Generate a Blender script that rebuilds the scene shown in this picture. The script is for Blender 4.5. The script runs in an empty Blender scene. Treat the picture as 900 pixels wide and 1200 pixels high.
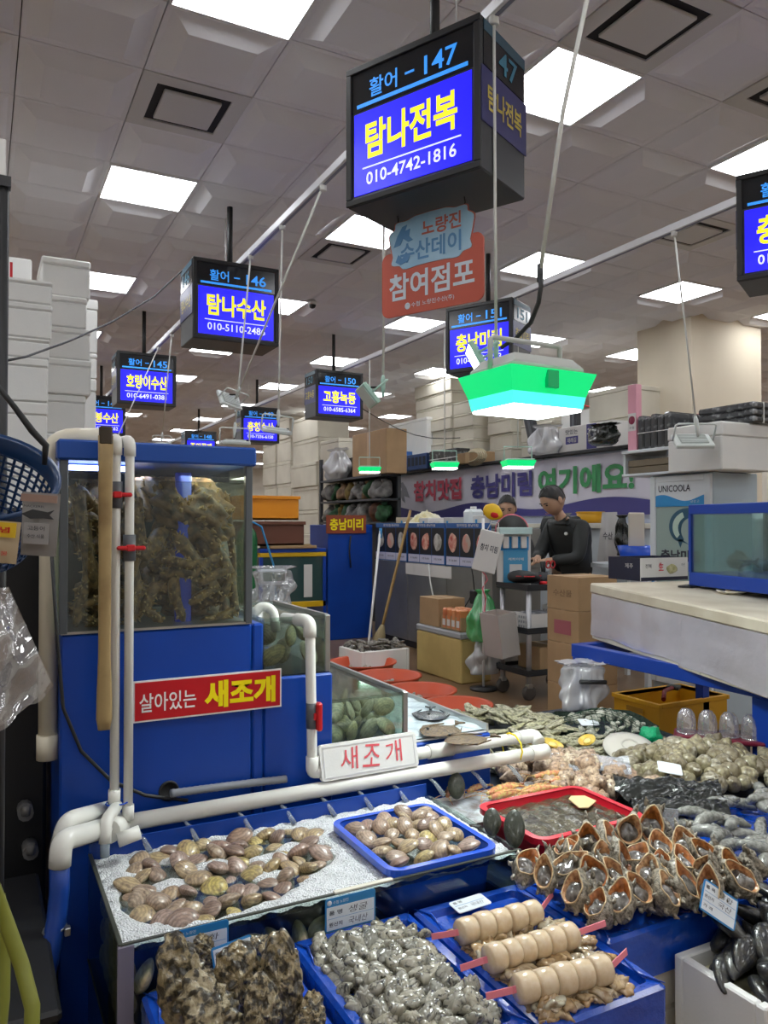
import bpy, math, random
from mathutils import Vector, Matrix, Euler
R = math.radians
random.seed(7)
SC = bpy.context.scene
COL = SC.collection

# ---------------------------------------------------------------- camera, world, exposure
CAMH = 1.45                       # eye height
CEIL = 3.87                       # ceiling height
FPX = 912.0                       # focal length in pixels of the 900 x 1200 frame
PITCH = math.atan(14 / 912.0)
YAW = math.atan(475 / 912.0)      # camera turned right of the aisle direction (+Y)
cam_d = bpy.data.cameras.new('camera')
cam_d.sensor_fit = 'VERTICAL'; cam_d.sensor_height = 36.0
cam_d.lens = 36.0 * FPX / 1200.0
cam_d.clip_start = 0.02; cam_d.clip_end = 200
cam = bpy.data.objects.new('camera', cam_d); COL.objects.link(cam)
cam.location = (0, 0, CAMH)
cam.rotation_euler = (R(90) + PITCH, 0, -YAW)
SC.camera = cam
world = bpy.data.worlds.new('world'); SC.world = world; world.use_nodes = True
world.node_tree.nodes['Background'].inputs[0].default_value = (0.75, 0.82, 1.0, 1)
world.node_tree.nodes['Background'].inputs[1].default_value = 0.15
SC.view_settings.view_transform = 'Standard'
SC.view_settings.look = 'None'
SC.view_settings.exposure = 0.0
SC.view_settings.gamma = 1.0
SC.view_settings.use_curve_mapping = False
PANEL_STRENGTH = 12.0

# ---------------------------------------------------------------- pixel -> place helpers
_F0 = Vector((math.sin(YAW), math.cos(YAW), 0)); _R = Vector((math.cos(YAW), -math.sin(YAW), 0)); _Z = Vector((0, 0, 1))
_F = _F0 * math.cos(PITCH) + _Z * math.sin(PITCH); _U = _Z * math.cos(PITCH) - _F0 * math.sin(PITCH)
_O = Vector((0, 0, CAMH))
def ray(px, py): return _F + _R * ((px - 450) / FPX) - _U * ((py - 600) / FPX)
def atz(px, py, z): v = ray(px, py); return _O + v * ((z - CAMH) / v.z)
def aty(px, py, y): v = ray(px, py); return _O + v * (y / v.y)
def atx(px, py, x): v = ray(px, py); return _O + v * (x / v.x)
def proj(p):
    v = Vector(p) - _O; w = v.dot(_F)
    return (450 + FPX * v.dot(_R) / w, 600 - FPX * v.dot(_U) / w, w)

# ---------------------------------------------------------------- materials
MATS = {}
def mat(name, col=(.5, .5, .5), rough=.5, metal=0., col2=None, nscale=8., ramp=(.35, .65), bump=0., bscale=None,
        emit=None, estr=0., alpha=1., trans=0., ior=1.45, coat=0., spec=.5, rnd=None, sss=0., detail=4., dist=0., coord='Object'):
    """principled material; col/col2 mixed by noise; rnd = list of colours picked by object"""
    if name in MATS: return MATS[name]
    m = bpy.data.materials.new(name); m.use_nodes = True; MATS[name] = m
    nt = m.node_tree; b = nt.nodes['Principled BSDF']
    I = b.inputs
    I['Base Color'].default_value = (*col, 1); I['Roughness'].default_value = rough; I['Metallic'].default_value = metal
    I['IOR'].default_value = ior; I['Coat Weight'].default_value = coat; I['Specular IOR Level'].default_value = spec
    I['Coat Roughness'].default_value = .08
    I['Alpha'].default_value = alpha; I['Transmission Weight'].default_value = trans
    if sss:
        I['Subsurface Weight'].default_value = sss; I['Subsurface Radius'].default_value = (.01, .006, .004)
    if emit is not None:
        I['Emission Color'].default_value = (*emit, 1); I['Emission Strength'].default_value = estr
    cs = None
    if rnd:
        oi = nt.nodes.new('ShaderNodeObjectInfo'); rp = nt.nodes.new('ShaderNodeValToRGB')
        rp.color_ramp.interpolation = 'LINEAR'
        e = rp.color_ramp.elements
        while len(e) < len(rnd): e.new(0.5)
        for k, c in enumerate(rnd):
            e[k].position = k / max(1, len(rnd) - 1); e[k].color = (*c, 1)
        nt.links.new(oi.outputs['Random'], rp.inputs[0]); cs = rp.outputs[0]
        nt.links.new(cs, I['Base Color'])
    if col2 is not None or bump:
        tc = nt.nodes.new('ShaderNodeTexCoord')
    if col2 is not None:
        n = nt.nodes.new('ShaderNodeTexNoise'); n.inputs['Scale'].default_value = nscale; n.inputs['Detail'].default_value = detail
        n.inputs['Distortion'].default_value = dist
        nt.links.new(tc.outputs[coord], n.inputs['Vector'])
        rp2 = nt.nodes.new('ShaderNodeValToRGB'); rp2.color_ramp.elements[0].position = ramp[0]; rp2.color_ramp.elements[1].position = ramp[1]
        nt.links.new(n.outputs[0], rp2.inputs[0])
        mx = nt.nodes.new('ShaderNodeMix'); mx.data_type = 'RGBA'
        nt.links.new(rp2.outputs[0], mx.inputs[0])
        if cs is not None: nt.links.new(cs, mx.inputs[6])
        else: mx.inputs[6].default_value = (*col, 1)
        mx.inputs[7].default_value = (*col2, 1)
        nt.links.new(mx.outputs[2], I['Base Color'])
    if bump:
        n2 = nt.nodes.new('ShaderNodeTexNoise'); n2.inputs['Scale'].default_value = bscale or nscale * 4; n2.inputs['Detail'].default_value = 5
        nt.links.new(tc.outputs[coord], n2.inputs['Vector'])
        bp = nt.nodes.new('ShaderNodeBump'); bp.inputs['Strength'].default_value = bump; bp.inputs['Distance'].default_value = .01
        nt.links.new(n2.outputs[0], bp.inputs['Height']); nt.links.new(bp.outputs[0], I['Normal'])
    return m
def glassmat(name, tint=(.9, .97, .95), gloss=.06, rough=.02, clear=.93):
    """thin pane: mostly see-through with a fresnel reflection"""
    if name in MATS: return MATS[name]
    m = bpy.data.materials.new(name); m.use_nodes = True; MATS[name] = m
    nt = m.node_tree; nt.nodes.remove(nt.nodes['Principled BSDF']); out = nt.nodes['Material Output']
    t = nt.nodes.new('ShaderNodeBsdfTransparent'); t.inputs[0].default_value = (*[c * clear for c in tint], 1)
    g = nt.nodes.new('ShaderNodeBsdfGlossy'); g.inputs['Roughness'].default_value = rough; g.inputs[0].default_value = (1, 1, 1, 1)
    lw = nt.nodes.new('ShaderNodeLayerWeight'); lw.inputs[0].default_value = .25
    mp = nt.nodes.new('ShaderNodeMapRange'); mp.inputs[3].default_value = gloss; mp.inputs[4].default_value = .6
    nt.links.new(lw.outputs['Fresnel'], mp.inputs[0])
    mx = nt.nodes.new('ShaderNodeMixShader'); nt.links.new(mp.outputs[0], mx.inputs[0]); nt.links.new(t.outputs[0], mx.inputs[1]); nt.links.new(g.outputs[0], mx.inputs[2])
    nt.links.new(mx.outputs[0], out.inputs[0])
    return m
def plasticfilm(name, tint=(.85, .88, .9), gloss=.25, rough=.12, haze=.25):
    """clear plastic film: transparent + milky diffuse + crinkled gloss"""
    if name in MATS: return MATS[name]
    m = bpy.data.materials.new(name); m.use_nodes = True; MATS[name] = m
    nt = m.node_tree; nt.nodes.remove(nt.nodes['Principled BSDF']); out = nt.nodes['Material Output']
    t = nt.nodes.new('ShaderNodeBsdfTransparent'); t.inputs[0].default_value = (*tint, 1)
    d = nt.nodes.new('ShaderNodeBsdfDiffuse'); d.inputs[0].default_value = (*tint, 1)
    g = nt.nodes.new('ShaderNodeBsdfGlossy'); g.inputs['Roughness'].default_value = rough
    tc = nt.nodes.new('ShaderNodeTexCoord'); n = nt.nodes.new('ShaderNodeTexNoise'); n.inputs['Scale'].default_value = 9; n.inputs['Detail'].default_value = 3
    nt.links.new(tc.outputs['Object'], n.inputs['Vector'])
    bp = nt.nodes.new('ShaderNodeBump'); bp.inputs['Strength'].default_value = .7; bp.inputs['Distance'].default_value = .03
    nt.links.new(n.outputs[0], bp.inputs['Height']); nt.links.new(bp.outputs[0], g.inputs['Normal'])
    m1 = nt.nodes.new('ShaderNodeMixShader'); m1.inputs[0].default_value = haze
    nt.links.new(t.outputs[0], m1.inputs[1]); nt.links.new(d.outputs[0], m1.inputs[2])
    m2 = nt.nodes.new('ShaderNodeMixShader'); m2.inputs[0].default_value = gloss
    nt.links.new(m1.outputs[0], m2.inputs[1]); nt.links.new(g.outputs[0], m2.inputs[2])
    nt.links.new(m2.outputs[0], out.inputs[0])
    return m

# ---------------------------------------------------------------- mesh builder
class MB:
    def __init__(s): s.v = []; s.f = []; s.sm = []
    def add(s, vs, fs, smooth=False, M=None):
        o = len(s.v)
        s.v += [tuple(M @ Vector(v)) for v in vs] if M is not None else [tuple(v) for v in vs]
        s.f += [tuple(i + o for i in f) for f in fs]; s.sm += [smooth] * len(fs)
        return s
    def box(s, x0, x1, y0, y1, z0, z1, c=0., M=None):
        if x0 > x1: x0, x1 = x1, x0
        if y0 > y1: y0, y1 = y1, y0
        if z0 > z1: z0, z1 = z1, z0
        if c <= 0:
            vs = [(x, y, z) for z in (z0, z1) for y in (y0, y1) for x in (x0, x1)]
            return s.add(vs, [(0, 2, 3, 1), (4, 5, 7, 6), (0, 1, 5, 4), (2, 6, 7, 3), (0, 4, 6, 2), (1, 3, 7, 5)], False, M)
        c = min(c, (x1 - x0) * .49, (y1 - y0) * .49, (z1 - z0) * .49)
        vs = []; ix = {}
        for i, X in enumerate((x0, x1)):
            for j, Y in enumerate((y0, y1)):
                for k, Zz in enumerate((z0, z1)):
                    sx, sy, sz = (1, -1)[i], (1, -1)[j], (1, -1)[k]
                    for a in range(3):
                        p = [X + sx * c, Y + sy * c, Zz + sz * c]; p[a] = (X, Y, Zz)[a]
                        ix[i, j, k, a] = len(vs); vs.append(tuple(p))
        fs = []
        for a in range(3):
            u, w = (a + 1) % 3, (a + 2) % 3
            for q in (0, 1):
                r = []
                for (p, t) in ((0, 0), (1, 0), (1, 1), (0, 1)):
                    k3 = [0, 0, 0]; k3[a] = q; k3[u] = p; k3[w] = t; r.append(ix[k3[0], k3[1], k3[2], a])
                fs.append(tuple(r) if q else tuple(r[::-1]))
        for a in range(3):                       # edges along axis a
            u, w = (a + 1) % 3, (a + 2) % 3
            for p in (0, 1):
                for t in (0, 1):
                    k0 = [0, 0, 0]; k0[u] = p; k0[w] = t; k1 = list(k0); k1[a] = 1
                    r = [ix[(*k0, u)], ix[(*k1, u)], ix[(*k1, w)], ix[(*k0, w)]]
                    fs.append(tuple(r) if (p + t) % 2 == 0 else tuple(r[::-1]))
        for i in (0, 1):
            for j in (0, 1):
                for k in (0, 1):
                    r = (ix[i, j, k, 0], ix[i, j, k, 1], ix[i, j, k, 2])
                    fs.append(r if (i + j + k) % 2 else r[::-1])
        return s.add(vs, fs, False, M)
    def tube(s, pts, r, n=8, cap=True, smooth=True, closed=False):
        pts = [Vector(p) for p in pts]; m = len(pts); rr = r if isinstance(r, (list, tuple)) else [r] * m
        t0 = (pts[1] - pts[0]).normalized(); up = Vector((0, 0, 1)) if abs(t0.z) < .9 else Vector((1, 0, 0))
        nx = t0.cross(up).normalized(); vs = []; pt = t0
        for i, p in enumerate(pts):
            if closed: t = (pts[(i + 1) % m] - pts[i - 1])
            else: t = pts[min(i + 1, m - 1)] - pts[max(i - 1, 0)]
            t = t.normalized() if t.length > 1e-9 else pt
            ax = pt.cross(t)
            if ax.length > 1e-6: nx = Matrix.Rotation(pt.angle(t), 3, ax.normalized()) @ nx
            nx = (nx - t * nx.dot(t)).normalized(); ny = t.cross(nx); pt = t
            for k in range(n):
                a = 2 * math.pi * k / n; vs.append(p + (nx * math.cos(a) + ny * math.sin(a)) * rr[i])
        fs = []
        for i in range(m if closed else m - 1):
            for k in range(n):
                a, b = i * n + k, i * n + (k + 1) % n; c, d = ((i + 1) % m) * n + (k + 1) % n, ((i + 1) % m) * n + k
                fs.append((a, b, c, d))
        s.add(vs, fs, smooth)
        if cap and not closed:
            o = len(s.v) - len(vs)
            s.f += [tuple(o + k for k in range(n))[::-1], tuple(o + (m - 1) * n + k for k in range(n))]; s.sm += [False, False]
        return s
    def lathe(s, prof, n=24, smooth=True, M=None, sx=1., sy=1., closed=False):
        """prof: [(r,z)...] turned about z"""
        vs = [(r * math.cos(2 * math.pi * k / n) * sx, r * math.sin(2 * math.pi * k / n) * sy, z) for (r, z) in prof for k in range(n)]
        m = len(prof); fs = []
        for i in range(m if closed else m - 1):
            for k in range(n):
                j = (i + 1) % m
                fs.append((i * n + k, i * n + (k + 1) % n, j * n + (k + 1) % n, j * n + k))
        return s.add(vs, fs, smooth, M)
    def prism(s, poly, d0, d1, plane='xz', smooth=False, M=None):
        """extrude a polygon; plane xz -> along y, xy -> along z, yz -> along x"""
        n = len(poly)
        def p3(a, b, d): return (a, d, b) if plane == 'xz' else ((a, b, d) if plane == 'xy' else (d, a, b))
        vs = [p3(a, b, d) for d in (d0, d1) for (a, b) in poly]
        fs = [tuple(range(n)), tuple(range(2 * n - 1, n - 1, -1))] + [(i, i + n, (i + 1) % n + n, (i + 1) % n) for i in range(n)]
        return s.add(vs, fs, smooth, M)
    def grid(s, nx, ny, fn, smooth=True, wrapx=False):
        vs = [fn(i / (nx if wrapx else nx - 1), j / (ny - 1)) for j in range(ny) for i in range(nx)]
        fs = [(j * nx + i, j * nx + (i + 1) % nx, (j + 1) * nx + (i + 1) % nx, (j + 1) * nx + i) for j in range(ny - 1) for i in range(nx if wrapx else nx - 1)]
        return s.add(vs, fs, smooth)
    def ell(s, c, r, nu=12, nv=8, fn=None, M=None):
        """ellipsoid, fn(theta, phi) -> radius factor"""
        vs = [(0, 0, 1)]
        for j in range(1, nv):
            ph = math.pi * j / nv
            for i in range(nu):
                th = 2 * math.pi * i / nu; vs.append((math.sin(ph) * math.cos(th), math.sin(ph) * math.sin(th), math.cos(ph)))
        vs.append((0, 0, -1))
        if fn: vs = [tuple(a * fn(Vector(v)) for a in v) for v in vs]
        vs = [(c[0] + v[0] * r[0], c[1] + v[1] * r[1], c[2] + v[2] * r[2]) for v in vs]
        L = len(vs) - 1; fs = [(0, 1 + i, 1 + (i + 1) % nu) for i in range(nu)]
        for j in range(nv - 2):
            for i in range(nu):
                a, b = 1 + j * nu + i, 1 + j * nu + (i + 1) % nu; fs.append((a, a + nu, b + nu, b))
        fs += [(L, 1 + (nv - 2) * nu + (i + 1) % nu, 1 + (nv - 2) * nu + i) for i in range(nu)]
        return s.add(vs, fs, True, M)
    def mesh(s, name, m=None):
        me = bpy.data.meshes.new(name); me.from_pydata(s.v, [], s.f)
        me.polygons.foreach_set('use_smooth', s.sm)
        if m is not None:
            for q in (m if isinstance(m, (list, tuple)) else [m]): me.materials.append(q)
        me.update(); return me
    def build(s, name, m, parent=None, loc=None, rot=None, recalc=True):
        me = s.mesh(name, m)
        return link(name, me, parent, loc, rot)
def link(name, me, parent=None, loc=None, rot=None):
    o = bpy.data.objects.new(name, me); COL.objects.link(o)
    if parent is not None: o.parent = parent
    if loc is not None: o.location = loc
    if rot is not None: o.rotation_euler = rot
    return o
def tag(o, label, cat, group=None, kind=None):
    if label: o['label'] = label
    if cat: o['category'] = cat
    if group: o['group'] = group
    if kind: o['kind'] = kind
    return o
def thing(name, label, cat, loc=(0, 0, 0), rz=0., group=None, rot=None):
    o = bpy.data.objects.new(name, None); COL.objects.link(o); o.empty_display_size = .05
    o.location = loc; o.rotation_euler = rot if rot else (0, 0, rz)
    return tag(o, label, cat, group)
def struct(o): o['kind'] = 'structure'; return o
def copy_tree(o, parent=None):
    c = o.copy(); COL.objects.link(c)
    if parent is not None: c.parent = parent
    for ch in KIDS.get(o.name, []): copy_tree(ch, c)
    return c
KIDS = {}
def reg(o):
    KIDS[o.name] = list(o.children); [reg(c) for c in o.children]; return o
def add(bx, name, m, parent=None, **k): return bx.build(name, m, parent, **k)
def rock(seed, amp=.25, fr=2.3):
    """cheap smooth radius noise on a direction vector"""
    rs = random.Random(seed); w = [(Vector((rs.uniform(-1, 1), rs.uniform(-1, 1), rs.uniform(-1, 1))).normalized() * fr * rs.uniform(.5, 1.6), rs.uniform(0, 6.3)) for _ in range(6)]
    return lambda v: 1 + amp * sum(math.sin(a.dot(v) + p) for a, p in w) / 3
# ---------------------------------------------------------------- lettering
PENDING = []
def text(body, w, h, m, parent, loc, rot=(R(90), 0, 0), name='lettering', bold=.0, depth=.0006, slant=0.):
    """flat raised lettering fitted into w x h, centred on loc; local x right, y up, z out"""
    me = bpy.data.meshes.new(name); me.materials.append(m)
    o = link(name, me, parent, loc, rot)
    PENDING.append((o, body, w, h, bold, depth, slant)); return o
def finish_text():
    tmp = []
    cache = {}
    for (o, body, w, h, bold, depth, slant) in PENDING:
        key = (body, bold)
        if key in cache: continue
        cu = bpy.data.curves.new('t', 'FONT'); cu.body = body; cu.size = 1.; cu.resolution_u = 3; cu.offset = bold; cu.fill_mode = 'FRONT'
        t = bpy.data.objects.new('t', cu); COL.objects.link(t); cache[key] = t
    bpy.context.view_layer.update()
    dg = bpy.context.evaluated_depsgraph_get(); data = {}
    for k, t in cache.items():
        me = bpy.data.meshes.new_from_object(t.evaluated_get(dg))
        data[k] = ([v.co.copy() for v in me.vertices], [tuple(p.vertices) for p in me.polygons])
        bpy.data.meshes.remove(me)
    for (o, body, w, h, bold, depth, slant) in PENDING:
        vs, fs = data[body, bold]
        if not vs: continue
        x0 = min(v.x for v in vs); x1 = max(v.x for v in vs); y0 = min(v.y for v in vs); y1 = max(v.y for v in vs)
        sx = w / (x1 - x0); sy = (h / (y1 - y0)) if h else sx
        V = [((v.x - (x0 + x1) / 2) * sx + slant * (v.y - y0) * sy, (v.y - (y0 + y1) / 2) * sy, depth) for v in vs]
        o.data.from_pydata(V, [], fs); o.data.update()
    for t in cache.values():
        c = t.data; bpy.data.objects.remove(t); bpy.data.curves.remove(c)
# ================================================================ room shell
X0, X1, Y0, Y1 = -4.638, 15.162, -5.37, 32.43
m_floor = mat('wet_concrete', (.24, .145, .075), .30, col2=(.13, .08, .045), nscale=1.3, ramp=(.3, .7), bump=.15, bscale=30, detail=8)
m_ceil = mat('ceiling_white', (.82, .815, .86), .75, col2=(.76, .75, .78), nscale=1.1)
m_gap = mat('ceiling_gap', (.12, .11, .11), .9)
m_wall = mat('cream_wall', (.80, .76, .68), .8, col2=(.74, .70, .62), nscale=.8)
m_panel = mat('led_panel', (.9, .9, .9), .4, emit=(.94, .97, 1.0), estr=PANEL_STRENGTH)
m_white = mat('white_paint', (.78, .78, .77), .45)
m_black = mat('black_matt', (.02, .02, .021), .5)
m_dark = mat('charcoal_metal', (.045, .047, .052), .42)
m_cream = mat('cream_column', (.74, .66, .52), .7, col2=(.68, .6, .47), nscale=1.2)
fl = struct(MB().box(X0, X1, Y0, Y1, -.1, 0).build('floor', m_floor))
fl['label'] = 'wet brown concrete market floor along the aisle'
m_drain = mat('drain_steel', (.12, .12, .12), .45, .6)
dr = MB()
dr.box(2.62, 2.86, 3.6, 12, .0, .006, .003)
dr.build('drain_cover', m_drain, fl)
for (nm, a) in (('wall_back', (X0, X1, Y0 - .1, Y0, 0, CEIL)), ('wall_far', (X0, X1, Y1, Y1 + .1, 0, CEIL)), ('wall_left', (X0 - .1, X0, Y0, Y1, 0, CEIL)), ('wall_right', (X1, X1 + .1, Y0, Y1, 0, CEIL))):
    struct(MB().box(*a).build(nm, m_wall))
ce = struct(MB().box(X0, X1, Y0, Y1, CEIL + .05, CEIL + .15).build('ceiling', m_gap))
ce['label'] = 'grey-white ceiling of square coffered tiles over the hall'
# tiles
def tile_mesh(mb, x=0., y=0.):
    a, b, e = .297, .175, .045
    vs = [(x - a, y - a, CEIL), (x + a, y - a, CEIL), (x + a, y + a, CEIL), (x - a, y + a, CEIL),
          (x - .27, y - .27, CEIL), (x + .27, y - .27, CEIL), (x + .27, y + .27, CEIL), (x - .27, y + .27, CEIL),
          (x - b, y - b, CEIL - e), (x + b, y - b, CEIL - e), (x + b, y + b, CEIL - e), (x - b, y + b, CEIL - e),
          (x - a, y - a, CEIL + .03), (x + a, y - a, CEIL + .03), (x + a, y + a, CEIL + .03), (x - a, y + a, CEIL + .03)]
    fs = [(8, 11, 10, 9)]
    for i in range(4):
        j = (i + 1) % 4
        fs += [(i, i + 4, j + 4, j), (i + 4, i + 8, j + 8, j + 4), (i, j, j + 12, i + 12)]
    mb.add(vs, fs)
GX, GY = .162, .03
def is_light(i, j): return (i - 1) % 3 == 0 and (j - 5) % 4 == 0
VENTS = {}
for (px, py) in ((220, 122), (760, 28), (820, 262), (405, 293), (880, 120)):
    q = atz(px, py, CEIL); VENTS[int((q.x - GX) // .6), int((q.y - GY) // .6)] = 1
tiles = []
for i in range(int((X0 - GX) // .6), int((X1 - GX) // .6) + 1):
    for j in range(int((Y0 - GY) // .6), int((Y1 - GY) // .6) + 1):
        cx, cy = GX + (i + .5) * .6, GY + (j + .5) * .6
        if not (X0 < cx < X1 and Y0 < cy < Y1) or is_light(i, j) or (i, j) in VENTS: continue
        p = proj((cx, cy, CEIL)); vis = p[2] > .5 and -30 < p[0] < 930 and -30 < p[1] < 700
        tiles.append((p[2] if vis else 1e6, cx, cy))
tiles.sort()
tmb = MB(); tile_mesh(tmb); tme = tmb.mesh('ceiling_tile', m_ceil); rest = MB()
for k, (w, x, y) in enumerate(tiles):
    if k < 298 and w < 1e5: link('ceiling_tile', tme, ce, (x, y, 0))
    else: tile_mesh(rest, x, y)
ro = rest.build('ceiling_tiles_beyond', m_ceil, ce); ro['kind'] = 'stuff'
# lit panels
pm = MB(); pm.box(-.285, .285, -.285, .285, CEIL - .012, CEIL - .004); pme = pm.mesh('diffuser', m_panel)
fm = MB()
for a in ((-.298, .298, -.298, -.285), (-.298, .298, .285, .298), (-.298, -.285, -.285, .285), (.285, .298, -.285, .285)): fm.box(*a, CEIL - .016, CEIL + .02)
fme = fm.mesh('frame', m_white)
ORD = ['first', 'second', 'third', 'fourth', 'fifth', 'sixth', 'seventh', 'eighth', 'ninth', 'tenth', 'eleventh', 'twelfth', 'thirteenth', 'fourteenth']
def col_name(cx):
    k = round((cx - 1.062) / 1.8)
    return {0: 'first column left of the left rail', 1: 'column between the two lamp rails', 2: 'first column right of the right rail'}.get(k) or (f'{ORD[-k]} column left of the left rail' if k < 0 else f'{ORD[k - 2]} column right of the right rail')
NL = {}
for i in range(-8, 26):
    for j in range(-9, 55):
        cx, cy = GX + (i + .5) * .6, GY + (j + .5) * .6
        if not is_light(i, j) or not (X0 + .3 < cx < X1 - .3 and Y0 + .3 < cy < Y1 - .3): continue
        p = proj((cx, cy, CEIL)); w = p[2]
        if w > .5 and -60 < p[0] < 960 and -80 < p[1] < 600:
            NL[i] = NL.get(i, -1) + 1
            lb = f'{ORD[NL[i]]} lit ceiling panel down the hall in the {col_name(cx)}'
        else: lb = 'lit square ceiling panel overhead near the viewer'
        t = thing('ceiling_light', lb, 'ceiling light', (cx, cy, 0), group='lit ceiling panels')
        link('diffuser', pme, t); link('frame', fme, t)
# air vents
m_vblack = mat('vent_slot', (.012, .012, .013), .7)
m_vent = mat('vent_white', (.62, .61, .6), .5)
VL = {0: 'black-framed square air vent in the ceiling at upper left', 1: 'square air vent in the ceiling at upper right'}
for k, (i, j) in enumerate(VENTS):
    cx, cy = GX + (i + .5) * .6, GY + (j + .5) * .6
    lb = ['air vent with dirty black slot frame in the ceiling at upper left', 'square air vent in the ceiling beside the panel behind the large sign', 'air vent in the ceiling above the right-hand rail', 'air vent in the ceiling just below the large sign', 'air vent in the ceiling at the right edge'][k]
    t = thing('ceiling_vent', lb, 'air vent', (cx, cy, CEIL))
    q = MB()
    for a in ((-.298, .298, -.298, -.21), (-.298, .298, .21, .298), (-.298, -.21, -.21, .21), (.21, .298, -.21, .21)): q.box(*a, -.006, .02)
    q.build('frame', m_vent, t)
    q = MB().box(-.21, .21, -.21, .21, .004, .03); q.build('slot', m_vblack, t)
    q = MB().box(-.162, .162, -.162, .162, -.016, .003, .004); q.build('cover_plate', m_vent, t)
# long rails above the two rows of signs
m_rail = mat('rail_white', (.72, .72, .74), .4, .1)
for (x, y0, y1, z, lb) in ((1.72, -1, 14.0, 3.39, 'long white lamp rail running above the left row of blue signs'), (4.04, -1, 20, 3.39, 'long white lamp rail running above the right row of blue signs')):
    t = thing('lamp_rail', lb, 'rail', (x, 0, z))
    MB().box(-.022, .022, y0, y1, -.02, .03, .004).build('channel', m_rail, t)
    MB().box(-.008, .008, y0, y1, -.0235, -.02).build('slot', mat('rail_slot', (.25, .26, .35), .5), t)
    yy = y0 + .3
    while yy < y1: MB().tube([(0, yy, .03), (0, yy, CEIL - z)], .004, 5).build('hanger_rod', m_rail, t); yy += 3.36
# column on the right
co = struct(MB().box(7.2, 8.4, 6.23, 7.05, 0, CEIL + .02).build('trim_1', m_cream)); co['label'] = 'square cream column reaching the ceiling behind the right stall'
# ================================================================ hanging shop signs
m_scr = mat('sign_blue_lit', (.02, .02, .3), .3, emit=(.012, .008, .95), estr=1.2)
m_scrk = mat('sign_black_glass', (.016, .017, .019), .18)
m_ylw = mat('sign_yellow_lit', (.9, .8, .02), .4, emit=(1., .86, .02), estr=.85)
m_blt = mat('sign_lightblue_lit', (.05, .3, .8), .4, emit=(.03, .30, .95), estr=.75)
m_wht = mat('sign_white_lit', (.8, .8, .9), .4, emit=(.75, .78, 1.), estr=.85)
m_sblue = mat('sign_navy_print', (.045, .045, .15), .35)
m_steel_blue = mat('sign_teal_print', (.05, .11, .16), .35)
m_syl = mat('sign_yellow_print', (.55, .44, .08), .4)
m_scy = mat('sign_cyan_print', (.06, .22, .33), .4)
SW, SH, SD, STOP = .64, .58, .36, 3.35
def sign(x, y, deg, num, nm, ph, label, side='right'):
    t = thing('shop_sign', label, 'sign', (x, y, STOP), R(deg), 'blue lit shop signs hanging from the ceiling')
    hw, hd = SW / 2, SD / 2
    MB().box(-hw, hw, -hd, hd, -SH, 0, .006).build('housing', m_dark, t)
    b = MB(); bw = .028
    for a in ((-hw, hw, -.001 - bw, -.001), (-hw, hw, -SH + .001, -SH + bw)): b.box(a[0], a[1], -hd - .012, -hd, a[2], a[3], .003)
    for a in ((-hw, -hw + bw), (hw - bw, hw)): b.box(a[0], a[1], -hd - .012, -hd, -SH + bw, -bw, .003)
    b.build('bezel', m_black, t)
    MB().box(-hw + bw, hw - bw, -hd - .003, -hd, -.19, -bw).build('upper_screen', m_scrk, t)
    MB().box(-hw + bw + .012, hw - bw - .012, -hd - .004, -hd, -SH + bw + .012, -.20).build('lower_screen', m_scr, t)
    MB().box(-hw + .055, hw - .055, -hd - .005, -hd - .003, -.178, -.163).build('underline', m_blt, t)
    MB().box(-hw + .085, hw - .085, -hd - .006, -hd - .004, -.437, -.432).build('underline', m_wht, t)
    f = -hd - .0055
    text('활어', .14, .078, m_blt, t, (-.13, f, -.112), name='type_lettering', bold=.012)
    MB().box(-.022, .022, f - .0006, f, -.117, -.108).build('dash', m_blt, t)
    text(num, .15, .075, m_blt, t, (.145, f, -.112), name='number_lettering', bold=.012)
    text(nm, .44, .155, m_ylw, t, (0, f, -.325), name='name_lettering', bold=.03)
    text(ph, .43, .052, m_wht, t, (0, f, -.482), name='phone_lettering', bold=.012)
    for s, sg in (('left', -1), ('right', 1)):
        MB().box(sg * hw, sg * (hw + .004), -hd + .012, hd - .012, -.185, -.012).build('side_panel', m_scrk, t)
        MB().box(sg * (hw + .004), sg * (hw + .006), -hd + .012, hd - .012, -.055, -.014).build('side_band', m_steel_blue, t)
        MB().box(sg * hw, sg * (hw + .004), -hd - .002, hd + .004, -.40, -.19).build('side_plate', m_sblue, t)
        text(num, .2, .09, m_scy, t, (sg * (hw + .0055), 0, -.115), (R(90), 0, sg * R(90)), 'side_number', .012)
        text(nm, .28, .1, m_syl, t, (sg * (hw + .0055), 0, -.295), (R(90), 0, sg * R(90)), 'side_name', .02)
    MB().tube([(0, 0, -.01), (0, 0, CEIL - STOP)], .021, 10).build('pole', m_black, t)
    return t
sign(1.665, 2.74, -64, '147', '탐나전복', '010-4742-1816', 'large blue and yellow lit shop sign numbered 147 with a red board hung below')
sign(1.655, 5.68, 0, '146', '탐나수산', '010-5110-2486', 'blue and yellow lit shop sign numbered 146 behind white flood lamps')
sign(1.65, 9.06, 0, '145', '호랑이수산', '010-6491-0381', 'blue and yellow lit shop sign numbered 145 above the crab tank')
sign(1.62, 12.3, 0, '144', '구봉수산', '010-6375-9262', 'farthest blue lit sign of the left row, half hidden by foam boxes')
sign(3.97, 9.0, 0, '150', '고흥녹동', '010-6585-6364', 'blue and yellow lit shop sign numbered 150 at the picture centre')
sign(4.05, 12.3, 0, '149', '충청수산', '010-7336-6150', 'blue lit shop sign behind a white flood lamp and its bracket')
sign(4.02, 16.0, 0, '148', '중앙꽃게', '010-6204-3371', 'small blue lit sign peeping over the crab tank lid')
sign(3.96, 5.62, -62, '151', '충남미림', '010-3417-2233', 'blue lit sign numbered 151 partly behind the green lamp')
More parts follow.
